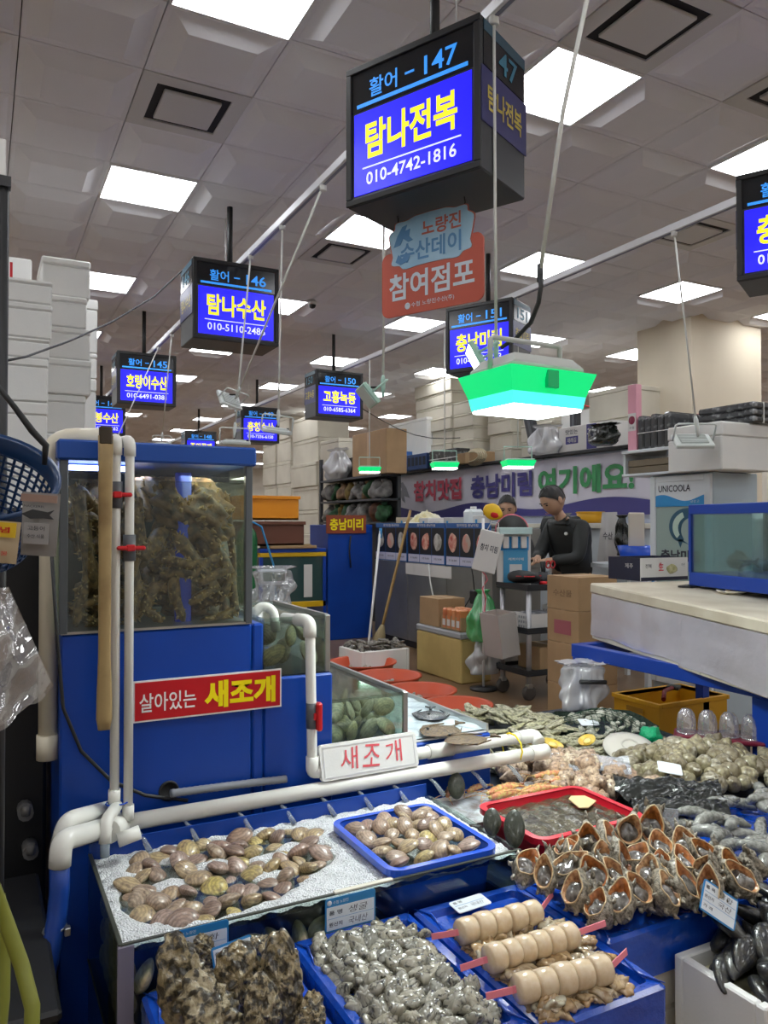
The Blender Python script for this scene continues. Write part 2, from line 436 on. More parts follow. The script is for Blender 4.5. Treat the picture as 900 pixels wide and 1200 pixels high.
sg = sign(3.97, 2.66, -62, '152', '충남미림', '010-3417-2233', 'blue lit sign cut by the right edge of the picture')
# black screen hung below the right-hand sign
t = thing('hanging_screen', 'dark screen hanging below the rightmost blue sign', 'screen', (3.93, 2.66, 2.75))
t.rotation_euler = (0, 0, R(-62))
MB().box(-.12, .12, .1, .16, -.42, -.05, .008).build('case', m_dark, t)
MB().box(-.02, .02, .115, .145, -.06, .02).build('bracket', m_dark, t)
q = MB(); q.box(-.14, -.1, .16, .19, -.42, -.32, .004); q.box(-.135, -.12, .17, .2, -.46, -.42); q.build('connector', m_black, t)
# red participation board
m_red = mat('board_red', (.56, .10, .06), .45)
m_cloud = mat('board_sky', (.42, .62, .76), .45, col2=(.30, .52, .70), nscale=6)
m_bpink = mat('board_coral', (.50, .12, .08), .45); m_bblue = mat('board_blue', (.08, .24, .48), .45); m_bwht = mat('board_white', (.66, .72, .8), .45)
sx, sy, ang = 1.665, 2.74, -64
ca, sa = math.cos(R(ang)), math.sin(R(ang))
bt = thing('hanging_board', 'red board with light blue cloud top hung below the 147 sign', 'sign', (sx - .02 * ca, sy - .02 * sa, STOP - SH - .004), R(ang))
def rrect(x0, x1, z0, z1, r, n=5):
    pts = []
    for (cx, cz, a0) in ((x1 - r, z1 - r, 0), (x0 + r, z1 - r, 90), (x0 + r, z0 + r, 180), (x1 - r, z0 + r, 270)):
        for k in range(n + 1): a = R(a0 + 90 * k / n); pts.append((cx + r * math.cos(a), cz + r * math.sin(a)))
    return pts
MB().prism(rrect(-.25, .25, -.43, -.155, .035), -.004, .004).build('red_panel', m_red, bt)
cl = []
for k in range(60):
    a = 2 * math.pi * k / 60; rr = 1 + .045 * math.sin(9 * a)
    ex = abs(math.cos(a)) ** .45 * math.copysign(1, math.cos(a)); ez = abs(math.sin(a)) ** .5 * math.copysign(1, math.sin(a))
    cl.append((-.0 + .2 * ex * rr, -.13 + .105 * ez * rr))
MB().prism(cl, -.007, -.003).build('cloud_panel', m_cloud, bt)
MB().prism([(x * 1.035, z * 1.0 - .0 + (z + .13) * .03) for x, z in cl], -.0045, -.0035).build('cloud_outline', m_bpink, bt)
text('노량진', .19, .068, m_bpink, bt, (.055, -.0085, -.085), name='lettering', bold=.022)
text('수산데이', .30, .085, m_bblue, bt, (-.0, -.0085, -.17), name='lettering', bold=.022)
text('참여점포', .42, .115, m_bwht, bt, (0, -.0055, -.308), name='lettering', bold=.022)
text('수협 노량진수산(주)', .21, .024, m_bwht, bt, (.01, -.0055, -.395), name='lettering', bold=.005)
MB().lathe([(.0, 0), (.014, 0), (.014, .001), (.01, .0012)], 16, M=Matrix.Translation((-.115, -.005, -.395)) @ Matrix.Rotation(R(90), 4, 'X')).build('emblem', m_bwht, bt)
wv = MB()   # leaping fish and wave emblem
wv.prism([(-.185, -.135), (-.165, -.09), (-.14, -.055), (-.115, -.05), (-.125, -.075), (-.1, -.07), (-.105, -.1), (-.085, -.12), (-.11, -.125), (-.135, -.105), (-.15, -.13)], -.0088, -.0068)
wv.prism([(-.175, -.2), (-.16, -.17), (-.14, -.19), (-.12, -.165), (-.1, -.185), (-.11, -.205), (-.15, -.215)], -.0088, -.0068)
wv.build('wave_emblem', m_bblue, bt)
q = MB()
for x in (-.17, .16): q.tube([(x, 0, .002), (x + .004, 0, -.02), (x - .004, 0, -.05), (x, 0, -.075)], .003, 5)
q.build('hook', m_black, bt)

# ================================================================ lamps on cords
m_cord = mat('cord_white', (.70, .70, .66), .5)
m_lampw = mat('lamp_white', (.66, .70, .68), .4)
m_lampg = mat('lamp_grey', (.52, .53, .50), .4)
m_lens = mat('lamp_lens_lit', (.9, .9, .9), .3, emit=(.92, 1., .98), estr=9.)
m_lensoff = mat('lamp_lens_pale', (.62, .72, .68), .25)
m_green = mat('lamp_green_lit', (.02, .5, .2), .25, emit=(.0, .68, .17), estr=1.0)
m_green2 = mat('lamp_cyan_lit', (.02, .6, .5), .25, emit=(.08, .95, .72), estr=1.1)
m_seafoam = mat('lamp_seafoam', (.42, .62, .54), .35)
def flood(loc, rot, w, label, top, lit=False, body=None, up=None, wire=True, z2=None):
    """flood lamp: slab housing, cooling back, lens, U bracket, cable grip; cord to the point `top`"""
    body = body or m_lampw
    t = thing('flood_lamp', label, 'lamp', loc, group='flood lamps on cords', rot=rot)
    d, th = w * .62, w * .12
    MB().box(-w / 2, w / 2, -d / 2, d / 2, -th, 0, th * .2).build('housing', body, t)
    q = MB()
    for k in range(7): q.box(-w * .36, w * .36, -d * .32 + k * d * .64 / 6 - .003, -d * .32 + k * d * .64 / 6 + .003, 0, th * .45)
    q.build('cooling_fins', body, t)
    MB().box(-w * .44, w * .44, -d * .42, d * .42, -th - .003, -th).build('lens', m_lens if lit else m_lensoff, t)
    q = MB().tube([(-w * .52, 0, -th * .3), (-w * .52, 0, w * .42), (-w * .46, 0, w * .46), (w * .46, 0, w * .46), (w * .52, 0, w * .42), (w * .52, 0, -th * .3)], w * .028, 6)
    q.build('bracket', body, t)
    M = Matrix.Translation(loc) @ Euler(rot).to_matrix().to_4x4()
    g = M @ Vector((0, 0, w * .46)); inv = M.inverted()
    tp = Vector(top); dv = (tp - g).normalized()
    MB().tube([inv @ (g - dv * w * .35), inv @ (g - dv * w * .1), inv @ (g + dv * w * .1), inv @ (g + dv * w * .22)], [w * .03, w * .06, w * .06, w * .025], 8).build('cable_grip', body, t)
    MB().tube([inv @ (g + dv * w * .2), inv @ tp], .0065, 6).build('cord', m_cord, t)
    c = inv @ tp; rm = inv.to_3x3()
    MB().tube([inv @ (tp + Vector((0, 0, -.03))), inv @ (tp + Vector((0, 0, .035)))], .02, 8).build('rail_clip', m_white, t)
    if wire:
        q = MB(); q.tube([(w * .05, 0, w * .3), (w * .0, d * .3, w * .05), (w * .2, d * .35, -th * .2), (w * .45, d * .45, w * .05)], .006, 6); q.build('wire', m_black, t)
    return t
# big glowing green flood lamp
gc = atx(617, 452, 1.66)
g = thing('flood_lamp', 'large glowing green and white flood lamp hanging over the stalls', 'lamp', gc, R(2), 'flood lamps on cords')
W = .188
def frustum(mb, w0, d0, z0, w1, d1, z1):
    vs = [(-w0, -d0, z0), (w0, -d0, z0), (w0, d0, z0), (-w0, d0, z0), (-w1, -d1, z1), (w1, -d1, z1), (w1, d1, z1), (-w1, d1, z1)]
    mb.add(vs, [(3, 2, 1, 0), (4, 5, 6, 7), (0, 1, 5, 4), (1, 2, 6, 5), (2, 3, 7, 6), (3, 0, 4, 7)])
    return mb
q = MB(); frustum(q, W * .78, .115, .055, W * .66, .09, .085); q.box(-W * .82, W * .82, -.12, .12, .035, .055, .006); q.build('housing', m_lampg, g)
q = MB(); frustum(q, W * .84, .12, -.045, W * .98, .145, .032); q.build('shade', m_green, g)
q = MB(); frustum(q, W * .79, .115, -.085, W * .84, .12, -.045); q.build('lower_shade', m_green2, g)
q = MB().box(-W * .78, W * .78, -.112, .112, -.095, -.085, .003); q.build('lens', m_lens, g)
MB().box(-W * .18, W * .08, -.149, -.13, -.03, .028, .003).build('driver_box', mat('lamp_green_deep', (.0, .22, .08), .3, emit=(0, .3, .08), estr=.6), g)
q = MB().tube([(-W * .82, 0, .03), (-W * .82, 0, .145), (-W * .75, 0, .15), (W * .75, 0, .15), (W * .8, 0, .145), (W * .8, 0, .03)], .009, 8); q.build('bracket', m_lampg, g)
inv = (Matrix.Translation(gc) @ Matrix.Rotation(R(2), 4, 'Z')).inverted()
tp = Vector((1.72, 1.80, 3.37)); k1 = atx(633, 320, 1.68)
MB().tube([inv @ tp, inv @ atx(660, 130, 1.68), inv @ k1], .0075, 6).build('cord', m_cord, g)
pts = [k1] + [atx(a, b, 1.67) for a, b in ((634, 335), (631, 355), (622, 378), (605, 396), (588, 407))]
MB().tube([inv @ p for p in pts], .008, 6).build('wire', m_black, g)
MB().tube([inv @ (k1 + Vector((0, 0, .03))), inv @ (k1 - Vector((0, 0, .03)))], .011, 6).build('cable_grip', m_dark, g)
# light that lamp throws on the stalls below
la = bpy.data.lights.new('lamp_light', 'AREA'); la.energy = 22; la.color = (.9, 1, .96); la.size = .3
lo = bpy.data.objects.new('lamp_light', la); COL.objects.link(lo); lo.parent = g; lo.location = (0, 0, -.11)
# slim lamp seen edge-on beside it
p = atx(560, 418, 1.68); flood(p, (R(62), 0, R(60)), .17, 'narrow lit lamp tilted edge-on at the left of the green lamp', (1.72, 2.40, 3.37), True, m_seafoam, wire=False)
p = atx(433, 462, 1.66); flood(p, (R(50), 0, R(75)), .19, 'pale green flood lamp seen edge-on beside the 150 sign', (1.72, 3.3, 3.37), False, m_seafoam, wire=True)
p = aty(270, 468, 5.2); flood(p, (R(58), R(8), R(25)), .19, 'white flood lamp tilted upright on a slanting cord before the 146 sign', (1.72, 4.05, 3.37))
p = aty(275, 517, 5.3); flood(p, (R(4), 0, R(-5)), .2, 'white flood lamp hanging level just above the crab tank lid', (1.715, 5.36, 3.37))
p = atx(324, 503, 1.68); flood(p, (R(12), R(6), R(-10)), .19, 'white flood lamp with bracket hanging before the sign right of the tank', (1.72, 4.72, 3.37))
p = atx(190, 520, 1.68); flood(p, (0, 0, 0), .18, 'white flood lamp hanging behind the crab tank under the 145 sign', (1.72, 7.95, 3.37), wire=False)
p = aty(132, 535, 7.2); flood(p, (0, 0, 0), .18, 'white flood lamp on a slanting cord behind the wooden handle', (1.72, 8.6, 3.37), wire=False)
for (px, py, lb) in ((433, 550, 'small green lit lamp hanging before the dark goods shelf'), (521, 545, 'small green lit lamp hanging in front of the red banner word'), (607, 543, 'small green lit lamp hanging in front of the purple banner word')):
    p = atx(px, py, 4.04)
    t = thing('flood_lamp', lb, 'lamp', p, R(-20), 'flood lamps on cords')
    q = MB(); frustum(q, .11, .08, -.03, .13, .1, .02); q.build('shade', m_green, t)
    MB().box(-.11, .11, -.08, .08, -.042, -.03).build('lens', m_lens, t)
    MB().box(-.12, .12, -.09, .09, .02, .035, .004).build('housing', m_seafoam, t)
    MB().tube([(-.12, 0, .02), (-.12, 0, .14), (.12, 0, .14), (.12, 0, .02)], .006, 6).build('bracket', m_seafoam, t)
    MB().tube([(0, 0, .13), (0, 0, 3.375 - p.z)], .0065, 6).build('cord', m_cord, t)
p = aty(812, 515, 3.75); flood(p, (R(35), R(0), R(-30)), .26, 'white flood lamp resting on the large foam box at the right', (4.04, 3.63, 3.37), wire=False)
# small dome camera on the ceiling and thin wires
p = atz(366, 352, CEIL)
t = thing('dome_camera', 'small white dome security camera on the ceiling right of the 146 sign', 'security camera', (p.x, p.y, CEIL))
MB().lathe([(0, -.01), (.05, -.01), (.055, .0), (.05, -.05), (.0, -.05)], 14).build('base', m_white, t)
MB().ell((0, 0, -.05), (.04, .04, .04), 12, 8).build('dome', m_black, t)
# ================================================================ left tank unit
m_blue = mat('tank_blue', (.004, .055, .36), .32, col2=(.004, .045, .30), nscale=3, bump=.02)
m_bluelid = mat('lid_blue', (.01, .07, .34), .35)
m_bpl = mat('tray_blue', (.015, .09, .62), .25, coat=.3)
m_glass = glassmat('tank_glass', gloss=.03)
m_glassg = glassmat('tank_glass_tinted', (.86, .93, .89), .04)
m_water = glassmat('water_surface', (.80, .86, .84), .10, .06)
m_pvc = mat('pvc_white', (.76, .75, .70), .32)
m_pvcb = mat('pvc_cream', (.72, .66, .52), .38)
m_valve = mat('valve_grey', (.10, .105, .115), .45)
m_redh = mat('valve_red', (.58, .015, .02), .35)
m_steel = mat('steel', (.45, .45, .44), .3, .9)
m_edge = mat('silicone_black', (.02, .022, .02), .4)
m_foamst = mat('styrofoam', (.78, .77, .74), .75, col2=(.74, .74, .72), nscale=5, bump=.05, bscale=120)
m_foamcr = mat('styrofoam_cream', (.72, .68, .58), .75, col2=(.66, .62, .52), nscale=3, bump=.05, bscale=120)
YF = 2.35
CZ = 1.138
def elbow_path(pts, r=.03, n=4):
    """polyline with rounded corners"""
    pts = [Vector(p) for p in pts]; out = [pts[0]]
    for i in range(1, len(pts) - 1):
        a, b, c = pts[i - 1], pts[i], pts[i + 1]
        d1 = (a - b); d2 = (c - b); q = min(r, d1.length * .49, d2.length * .49); p0 = b + d1.normalized() * q; p2 = b + d2.normalized() * q
        for k in range(n + 1): u = k / n; out.append(p0 * (1 - u) ** 2 + b * 2 * u * (1 - u) + p2 * u * u)
    out.append(pts[-1]); return out
cab = thing('tank_cabinet', 'tall blue cabinet carrying the crab tank, with a red sign on it', 'cabinet', (.205, YF, 0))
MB().box(0, .555, 0, .62, 0, CZ, .006).build('body', m_blue, cab)
MB().box(.557, .592, 0, .62, 0, CZ, .006).build('edge_panel', m_blue, cab)
MB().lathe([(.0, 0), (.030, 0), (.030, .004), (.024, .005), (.024, .001), (0, .001)], 20, M=Matrix.Translation((.300, -.0, .66)) @ Matrix.Rotation(R(90), 4, 'X')).build('hose_hole', m_black, cab)
# crab tank
tk = thing('crab_tank', 'glass tank of king crabs with a blue lid on the tall cabinet', 'fish tank', (.205, YF, CZ + .002))
TH = .49; TW = .55; TD = .58
MB().box(0, TW, 0, .006, 0, TH).build('glass_pane', m_glass, tk)
MB().box(0, .006, .007, TD, 0, TH).build('glass_pane', m_glass, tk)
MB().box(TW - .006, TW, .007, TD, 0, TH).build('glass_pane', m_glassg, tk)
MB().box(0, TW, TD, TD + .006, 0, TH).build('back_panel', mat('tank_back', (.035, .05, .06), .9, spec=.05), tk)
for (x, y) in ((-.004, -.004), (TW - .018, -.004), (-.004, TD - .012), (TW - .018, TD - .012)): MB().box(x, x + .022, y, y + .022, 0, TH, .002).build('corner_post', mat('post_grey', (.10, .11, .12), .35, .3), tk)
MB().box(-.012, TW + .014, -.014, TD + .02, TH, TH + .058, .006).build('lid', m_bluelid, tk)
MB().box(0, TW, -.003, TD, -.001, .006).build('bottom_sill', m_steel, tk)
m_strip = mat('tank_strip_lit', (.5, .5, .9), .3, emit=(.45, .5, 1.), estr=10)
MB().box(.03, .2, .10, .13, TH - .02, TH - .006).build('light_strip', m_strip, tk)
MB().tube([(.365, .11, .003), (.365, .11, TH - .02)], .026, 14).build('overflow_pipe', mat('pipe_blue_glow', (.03, .07, .42), .15, emit=(.02, .03, .5), estr=.12), tk)  # faint blue glow put into the pipe by emission; not a lamp
MB().box(.008, TW - .008, .008, TD - .002, TH - .052, TH - .0515).build('water', m_water, tk)
la = bpy.data.lights.new('tank_light', 'AREA'); la.energy = 1.2; la.color = (.55, .6, 1.); la.size = .25; la.size_y = .1; la.shape = 'RECTANGLE'
lo = bpy.data.objects.new('tank_light', la); COL.objects.link(lo); lo.parent = tk; lo.location = (.15, .2, TH - .03)
la = bpy.data.lights.new('tank_light_2', 'AREA'); la.energy = .9; la.color = (1., .93, .75); la.size = .2
lo = bpy.data.objects.new('tank_light_2', la); COL.objects.link(lo); lo.parent = tk; lo.location = (.45, .12, TH - .03)
# king crabs
m_crab = mat('crab_shell', (.24, .12, .045), .4, col2=(.05, .028, .012), nscale=14, ramp=(.4, .6), bump=.5, bscale=60)
m_crabl = mat('crab_leg', (.30, .16, .055), .4, col2=(.07, .038, .014), nscale=20, ramp=(.4, .62), bump=.4, bscale=80)
m_spine = mat('crab_spine', (.48, .31, .13), .5)
def crab(cx, cy, cz, rot, lab, legs, size=.12, seed=0):
    rs = random.Random(seed)
    def inside(mb):                                   # keep every shell and leg within the glass
        mb.v = [(min(max(x, .222 - cx), .738 - cx), min(max(y, 2.368 - cy), 2.90 - cy), min(max(z, 1.150 - cz), 1.60 - cz)) for x, y, z in mb.v]; return mb
    t = thing('king_crab', lab, 'crab', (cx, cy, cz), group='king crabs in the tank')
    E = Euler(rot).to_matrix()
    n1 = rock(seed, .16, 5); n2 = rock(seed + 50, .16, 15); nf = lambda v: n1(v) * n2(v); b = MB(); M = E.to_4x4()
    b.ell((0, 0, 0), (size, size * .92, size * .6), 40, 24, nf, M)
    inside(b).build('carapace', m_crab, t)
    sp = MB()
    for k in range(95):
        v = Vector((rs.gauss(0, 1), rs.gauss(0, 1), abs(rs.gauss(0, 1)) + .1)).normalized(); f = nf(v)
        p = Vector((v.x * size * f, v.y * size * .92 * f, v.z * size * .52 * f)); nrm = Vector((v.x, v.y, v.z * 1.8)).normalized()
        sp.tube([E @ p, E @ (p + nrm * size * .13)], [size * .06, size * .008], 5)
    inside(sp).build('carapace_spines', m_spine, t)
    for L in legs:
        pts = [Vector(p) - Vector((cx, cy, cz)) for p in L[1:]]; r0 = L[0] * 1.32
        n = len(pts); path = []; rad = []
        for i in range(n - 1):
            a, c = pts[i], pts[i + 1]
            for k in range(4):
                u = k / 4; path.append(a.lerp(c, u) + Vector((0, 0, .005 * math.sin(math.pi * u))))
                rad.append(r0 * (1 - .17 * i) * (1.15 if k == 0 else (.82 if k == 2 else .9)))
        path.append(pts[-1]); rad.append(r0 * (.25 if n > 3 else .5))
        lg = MB().tube(path, rad, 8); lo_ = inside(lg).build('leg', m_crabl, t)
        sp = MB()
        for k in range(1, len(path) - 1):
            for s_ in range(4):
                dv = Vector((rs.uniform(-1, 1), rs.uniform(-1, .2), rs.uniform(-1, 1))).normalized()
                sp.tube([path[k] + dv * rad[k] * .7, path[k] + dv * rad[k] * 1.55], [r0 * .2, r0 * .03], 4)
        inside(sp).build('leg_spines', m_spine, lo_)
    return t
def tp(px, py, y): return aty(px, py, y)
crab(*tp(224, 596, 2.53), (R(40), R(15), R(20)), 'big brown king crab at the top right of the crab tank',
     [(.021, tp(215, 600, 2.5), tp(242, 625, 2.44), tp(268, 668, 2.42), tp(232, 685, 2.41)), (.021, tp(225, 625, 2.5), tp(255, 662, 2.44), tp(225, 664, 2.42), tp(190, 656, 2.42)),
      (.020, tp(200, 610, 2.5), tp(215, 640, 2.44), tp(252, 690, 2.43), tp(222, 708, 2.42)), (.019, tp(240, 600, 2.55), tp(268, 615, 2.5), tp(278, 665, 2.46), tp(258, 705, 2.43)),
      (.022, tp(195, 615, 2.5), tp(180, 640, 2.43), tp(168, 655, 2.41))], .150, 3)
crab(*tp(118, 608, 2.66), (R(40), R(-25), R(60)), 'dark king crab with folded legs at the left of the crab tank',
     [(.020, tp(110, 600, 2.55), tp(90, 575, 2.46), tp(100, 640, 2.43), tp(112, 690, 2.42)), (.020, tp(120, 620, 2.55), tp(98, 605, 2.46), tp(105, 670, 2.44), tp(88, 735, 2.42)),
      (.019, tp(130, 610, 2.55), tp(160, 590, 2.46), tp(165, 640, 2.44), tp(150, 690, 2.42)), (.018, tp(125, 630, 2.55), tp(100, 650, 2.47), tp(130, 700, 2.44), tp(92, 712, 2.42))], .125, 5)
crab(*tp(225, 700, 2.60), (R(15), R(10), R(-30)), 'king crab lying on the bottom right of the crab tank',
     [(.020, tp(240, 690, 2.5), tp(272, 680, 2.46), tp(278, 715, 2.43), tp(250, 728, 2.41)), (.019, tp(210, 695, 2.5), tp(180, 690, 2.45), tp(170, 715, 2.43), tp(190, 730, 2.41)),
      (.019, tp(230, 710, 2.5), tp(262, 700, 2.45), tp(268, 725, 2.43), tp(235, 730, 2.41)), (.02, tp(205, 700, 2.5), tp(195, 672, 2.45), tp(225, 672, 2.42), tp(262, 650, 2.42))], .115, 8)
crab(*tp(130, 705, 2.68), (R(10), R(-20), R(10)), 'king crab lying on the bottom left of the crab tank',
     [(.018, tp(120, 700, 2.55), tp(95, 690, 2.48), tp(92, 720, 2.44), tp(120, 738, 2.42)), (.018, tp(140, 700, 2.55), tp(165, 690, 2.48), tp(160, 720, 2.44), tp(145, 735, 2.42)), (.018, tp(130, 710, 2.55), tp(150, 712, 2.48), tp(125, 728, 2.44), tp(100, 738, 2.42))], .11, 11)
crab(*tp(222, 640, 2.74), (R(60), R(10), R(-40)), 'pale king crab at the far right of the crab tank',
     [(.018, tp(268, 620, 2.66), tp(276, 600, 2.58), tp(262, 580, 2.52)), (.018, tp(270, 650, 2.66), tp(280, 690, 2.58), tp(262, 715, 2.50))], .11, 17)
crab(*tp(172, 668, 2.62), (R(50), R(-15), R(30)), 'king crab wedged behind the blue pipe in the crab tank',
     [(.019, tp(165, 660, 2.52), tp(150, 640, 2.47), tp(160, 690, 2.43), tp(150, 725, 2.41)), (.019, tp(180, 665, 2.52), tp(200, 650, 2.47), tp(205, 700, 2.43), tp(215, 730, 2.41))], .105, 19)
crab(*tp(190, 560, 2.80), (R(30), R(0), R(80)), 'king crab at the back of the crab tank near the water line',
     [(.018, tp(180, 570, 2.7), tp(160, 560, 2.6), tp(175, 610, 2.52)), (.018, tp(200, 570, 2.7), tp(190, 590, 2.6), tp(185, 630, 2.52))], .10, 14)
# red sign on the cabinet
m_sred = mat('plate_red', (.52, .008, .015), .35); m_sw = mat('plate_white', (.82, .80, .78), .4); m_sy = mat('plate_yellow', (.9, .72, .0), .4)
t = thing('red_sign', 'red sign plate with white and yellow letters on the blue cabinet', 'sign', (.40, YF - .010, .873))
MB().box(0, .453, 0, .006, 0, .120).build('white_border', m_sw, t)
MB().box(.005, .448, -.0012, .0, .005, .115).build('red_face', m_sred, t)
text('살아있는', .165, .055, m_sw, t, (.10, -.0015, .055), bold=.012)
text('새조개', .225, .083, m_sy, t, (.32, -.0015, .060), bold=.045)
# wooden bat leaning at the front
m_wood = mat('old_wood', (.36, .25, .11), .55, col2=(.16, .085, .03), nscale=6, ramp=(.5, .72), bump=.1, bscale=40)
t = thing('wooden_bat', 'worn wooden stick with a dark tip hanging before the crab tank', 'stick', tuple(aty(122, 855, 2.235)))
prof = [(.0, .016), (.03, .021), (.10, .020), (.2, .0165), (.45, .0165), (.7, .019), (.8, .02)]
b = MB()
rings = []
for (z, hw) in prof:
    n = 12; rings += [(hw * math.copysign(abs(math.cos(2 * math.pi * k / n)) ** .6, math.cos(2 * math.pi * k / n)), .010 * math.copysign(abs(math.sin(2 * math.pi * k / n)) ** .6, math.sin(2 * math.pi * k / n)), z) for k in range(12)]
fs = [(i * 12 + k, i * 12 + (k + 1) % 12, (i + 1) * 12 + (k + 1) % 12, (i + 1) * 12 + k) for i in range(len(prof) - 1) for k in range(12)] + [tuple(range(11, -1, -1)), tuple((len(prof) - 1) * 12 + k for k in range(12))]
b.add(rings, fs, True); b.build('shaft', m_wood, t)
MB().box(-.017, .017, -.0115, .0115, .775, .826, .004).build('tip', mat('burnt_wood', (.05, .035, .02), .6), t)
# vertical pvc pipes with red valves
def vpipe(px, ytop, ybot, valve, lab, back):
    p0 = aty(px, ybot, 2.275); p1 = aty(px, ytop, 2.275)
    t = thing('water_pipe', lab, 'pipe', tuple(p0)); H = p1.z - p0.z
    MB().tube(elbow_path([(0, 0, 0), (0, 0, H), back], .03, 5), .0128, 12).build('pipe_run', m_pvc, t)
    MB().tube(elbow_path([(0, 0, H - .045), (0, 0, H), Vector(back) * .6 + Vector((0, 0, H)) * .4], .03, 5), .0165, 12).build('elbow', m_pvc, t)
    MB().tube([(0, 0, .0), (0, 0, .04)], .0165, 12).build('coupling', m_pvc, t)
    vz = aty(px, valve, 2.275).z - p0.z
    v = MB().tube([(0, 0, vz - .037), (0, 0, vz + .037)], .0175, 12).build('valve', m_valve, t)
    MB().tube([(-.012, -.022, vz), (-.036, -.024, vz), (.012, -.022, vz), (.038, -.024, vz)], [.006, .005, .01, .006], 8)
    h = MB().box(-.038, .040, -.032, -.017, vz - .006, vz + .006, .004); h.box(-.012, .012, -.034, -.012, vz - .009, vz + .009, .003); h.build('valve_handle', m_redh, v)
    return t
vpipe(134, 514, 942, 580, 'white water pipe with red valve handle just right of the wooden stick', (0, .10, aty(134, 514, 2.275).z - aty(134, 942, 2.275).z + .0))
vpipe(150, 516, 960, 642, 'white water pipe with lower red valve handle, second right of the wooden stick', (-.02, .10, aty(150, 516, 2.275).z - aty(150, 960, 2.275).z + .0))
# thick cream drain pipe at the left of the tank
t = thing('drain_pipe', 'thick cream drain pipe bending over the left top of the crab tank', 'pipe', tuple(aty(56, 885, 2.42)))
b0 = aty(56, 885, 2.42); b1 = aty(58, 512, 2.42); b2 = aty(122, 512, 2.42)
MB().tube(elbow_path([(0, 0, 0), b1 - b0, b2 - b0], .07, 6), .026, 14).build('pipe_run', m_pvcb, t)
MB().tube([(0, 0, -.01), (0, 0, .06)], .031, 14).build('end_socket', m_pvcb, t)
# hoses on the cabinet
t = thing('ribbed_hose', 'grey ribbed hose coming out of the hole in the blue cabinet', 'hose', (.505, YF - .02, .655))
b = MB(); n = 44
b.tube([(k / n * .36, -.004 + .004 * math.sin(k / n * 3), .004 - .012 * (k / n)) for k in range(n + 1)], [.011 + .0012 * (k % 2) for k in range(n + 1)], 10); b.build('hose_run', mat('hose_grey', (.22, .23, .26), .4), t)
t = MB().tube([aty(a, b_, 2.335) - Vector((.25, 2.33, .6)) for a, b_ in ((60, 640), (68, 760), (74, 830), (95, 880), (130, 915), (170, 932), (220, 938))], .0055, 6).build('black_cable', m_black, loc=(.25, 2.33, .6)); tag(t, 'black cable curving down across the blue cabinet front', 'cable')
# step block with the small scallop tank
st = thing('tank_stand', 'low blue stand beside the tall cabinet carrying the small shell tank', 'stand', (.80, YF + .004, 0))
MB().box(0, .236, 0, .62, 0, .961, .006).build('body', m_blue, st)
def glass_tank(name, lab, x0, x1, y0, y1, z0, z1, water):
    t = thing(name, lab, 'fish tank', (x0, y0, z0)); w, d, h = x1 - x0, y1 - y0, z1 - z0
    MB().box(0, w, 0, .005, 0, h).build('glass_pane', m_glassg, t); MB().box(0, .005, .006, d - .006, 0, h).build('glass_pane', m_glassg, t)
    MB().box(w - .005, w, .006, d - .006, 0, h).build('glass_pane', m_glassg, t); MB().box(0, w, d - .005, d, 0, h).build('glass_pane', m_glassg, t)
    MB().box(0, w, 0, d, -.003, .002).build('base_plate', m_edge, t)
    q = MB(); q.box(w - .014, w + .003, -.003, .012, 0, h, .002); q.box(w - .01, w + .003, .012, d, h - .012, h + .002, .001); q.build('steel_trim', m_steel, t)
    MB().box(.006, w - .006, .006, d - .006, h - water - .0005, h - water).build('water', m_water, t)
    return t
glass_tank('shell_tank', 'small glass tank of pale shells standing on the low blue stand', .803, 1.03, YF + .02, YF + .55, .964, 1.150, .012)
bs = thing('tank_stand', 'blue base block under the clam tank and the fish slab', 'stand', (1.04, 2.40, 0))
MB().box(0, .66, 0, .78, 0, .672, .006).build('body', m_blue, bs)
glass_tank('clam_tank', 'glass tank of clams behind the white lid sign', 1.045, 1.352, 2.42, 3.12, .676, .855, .012)
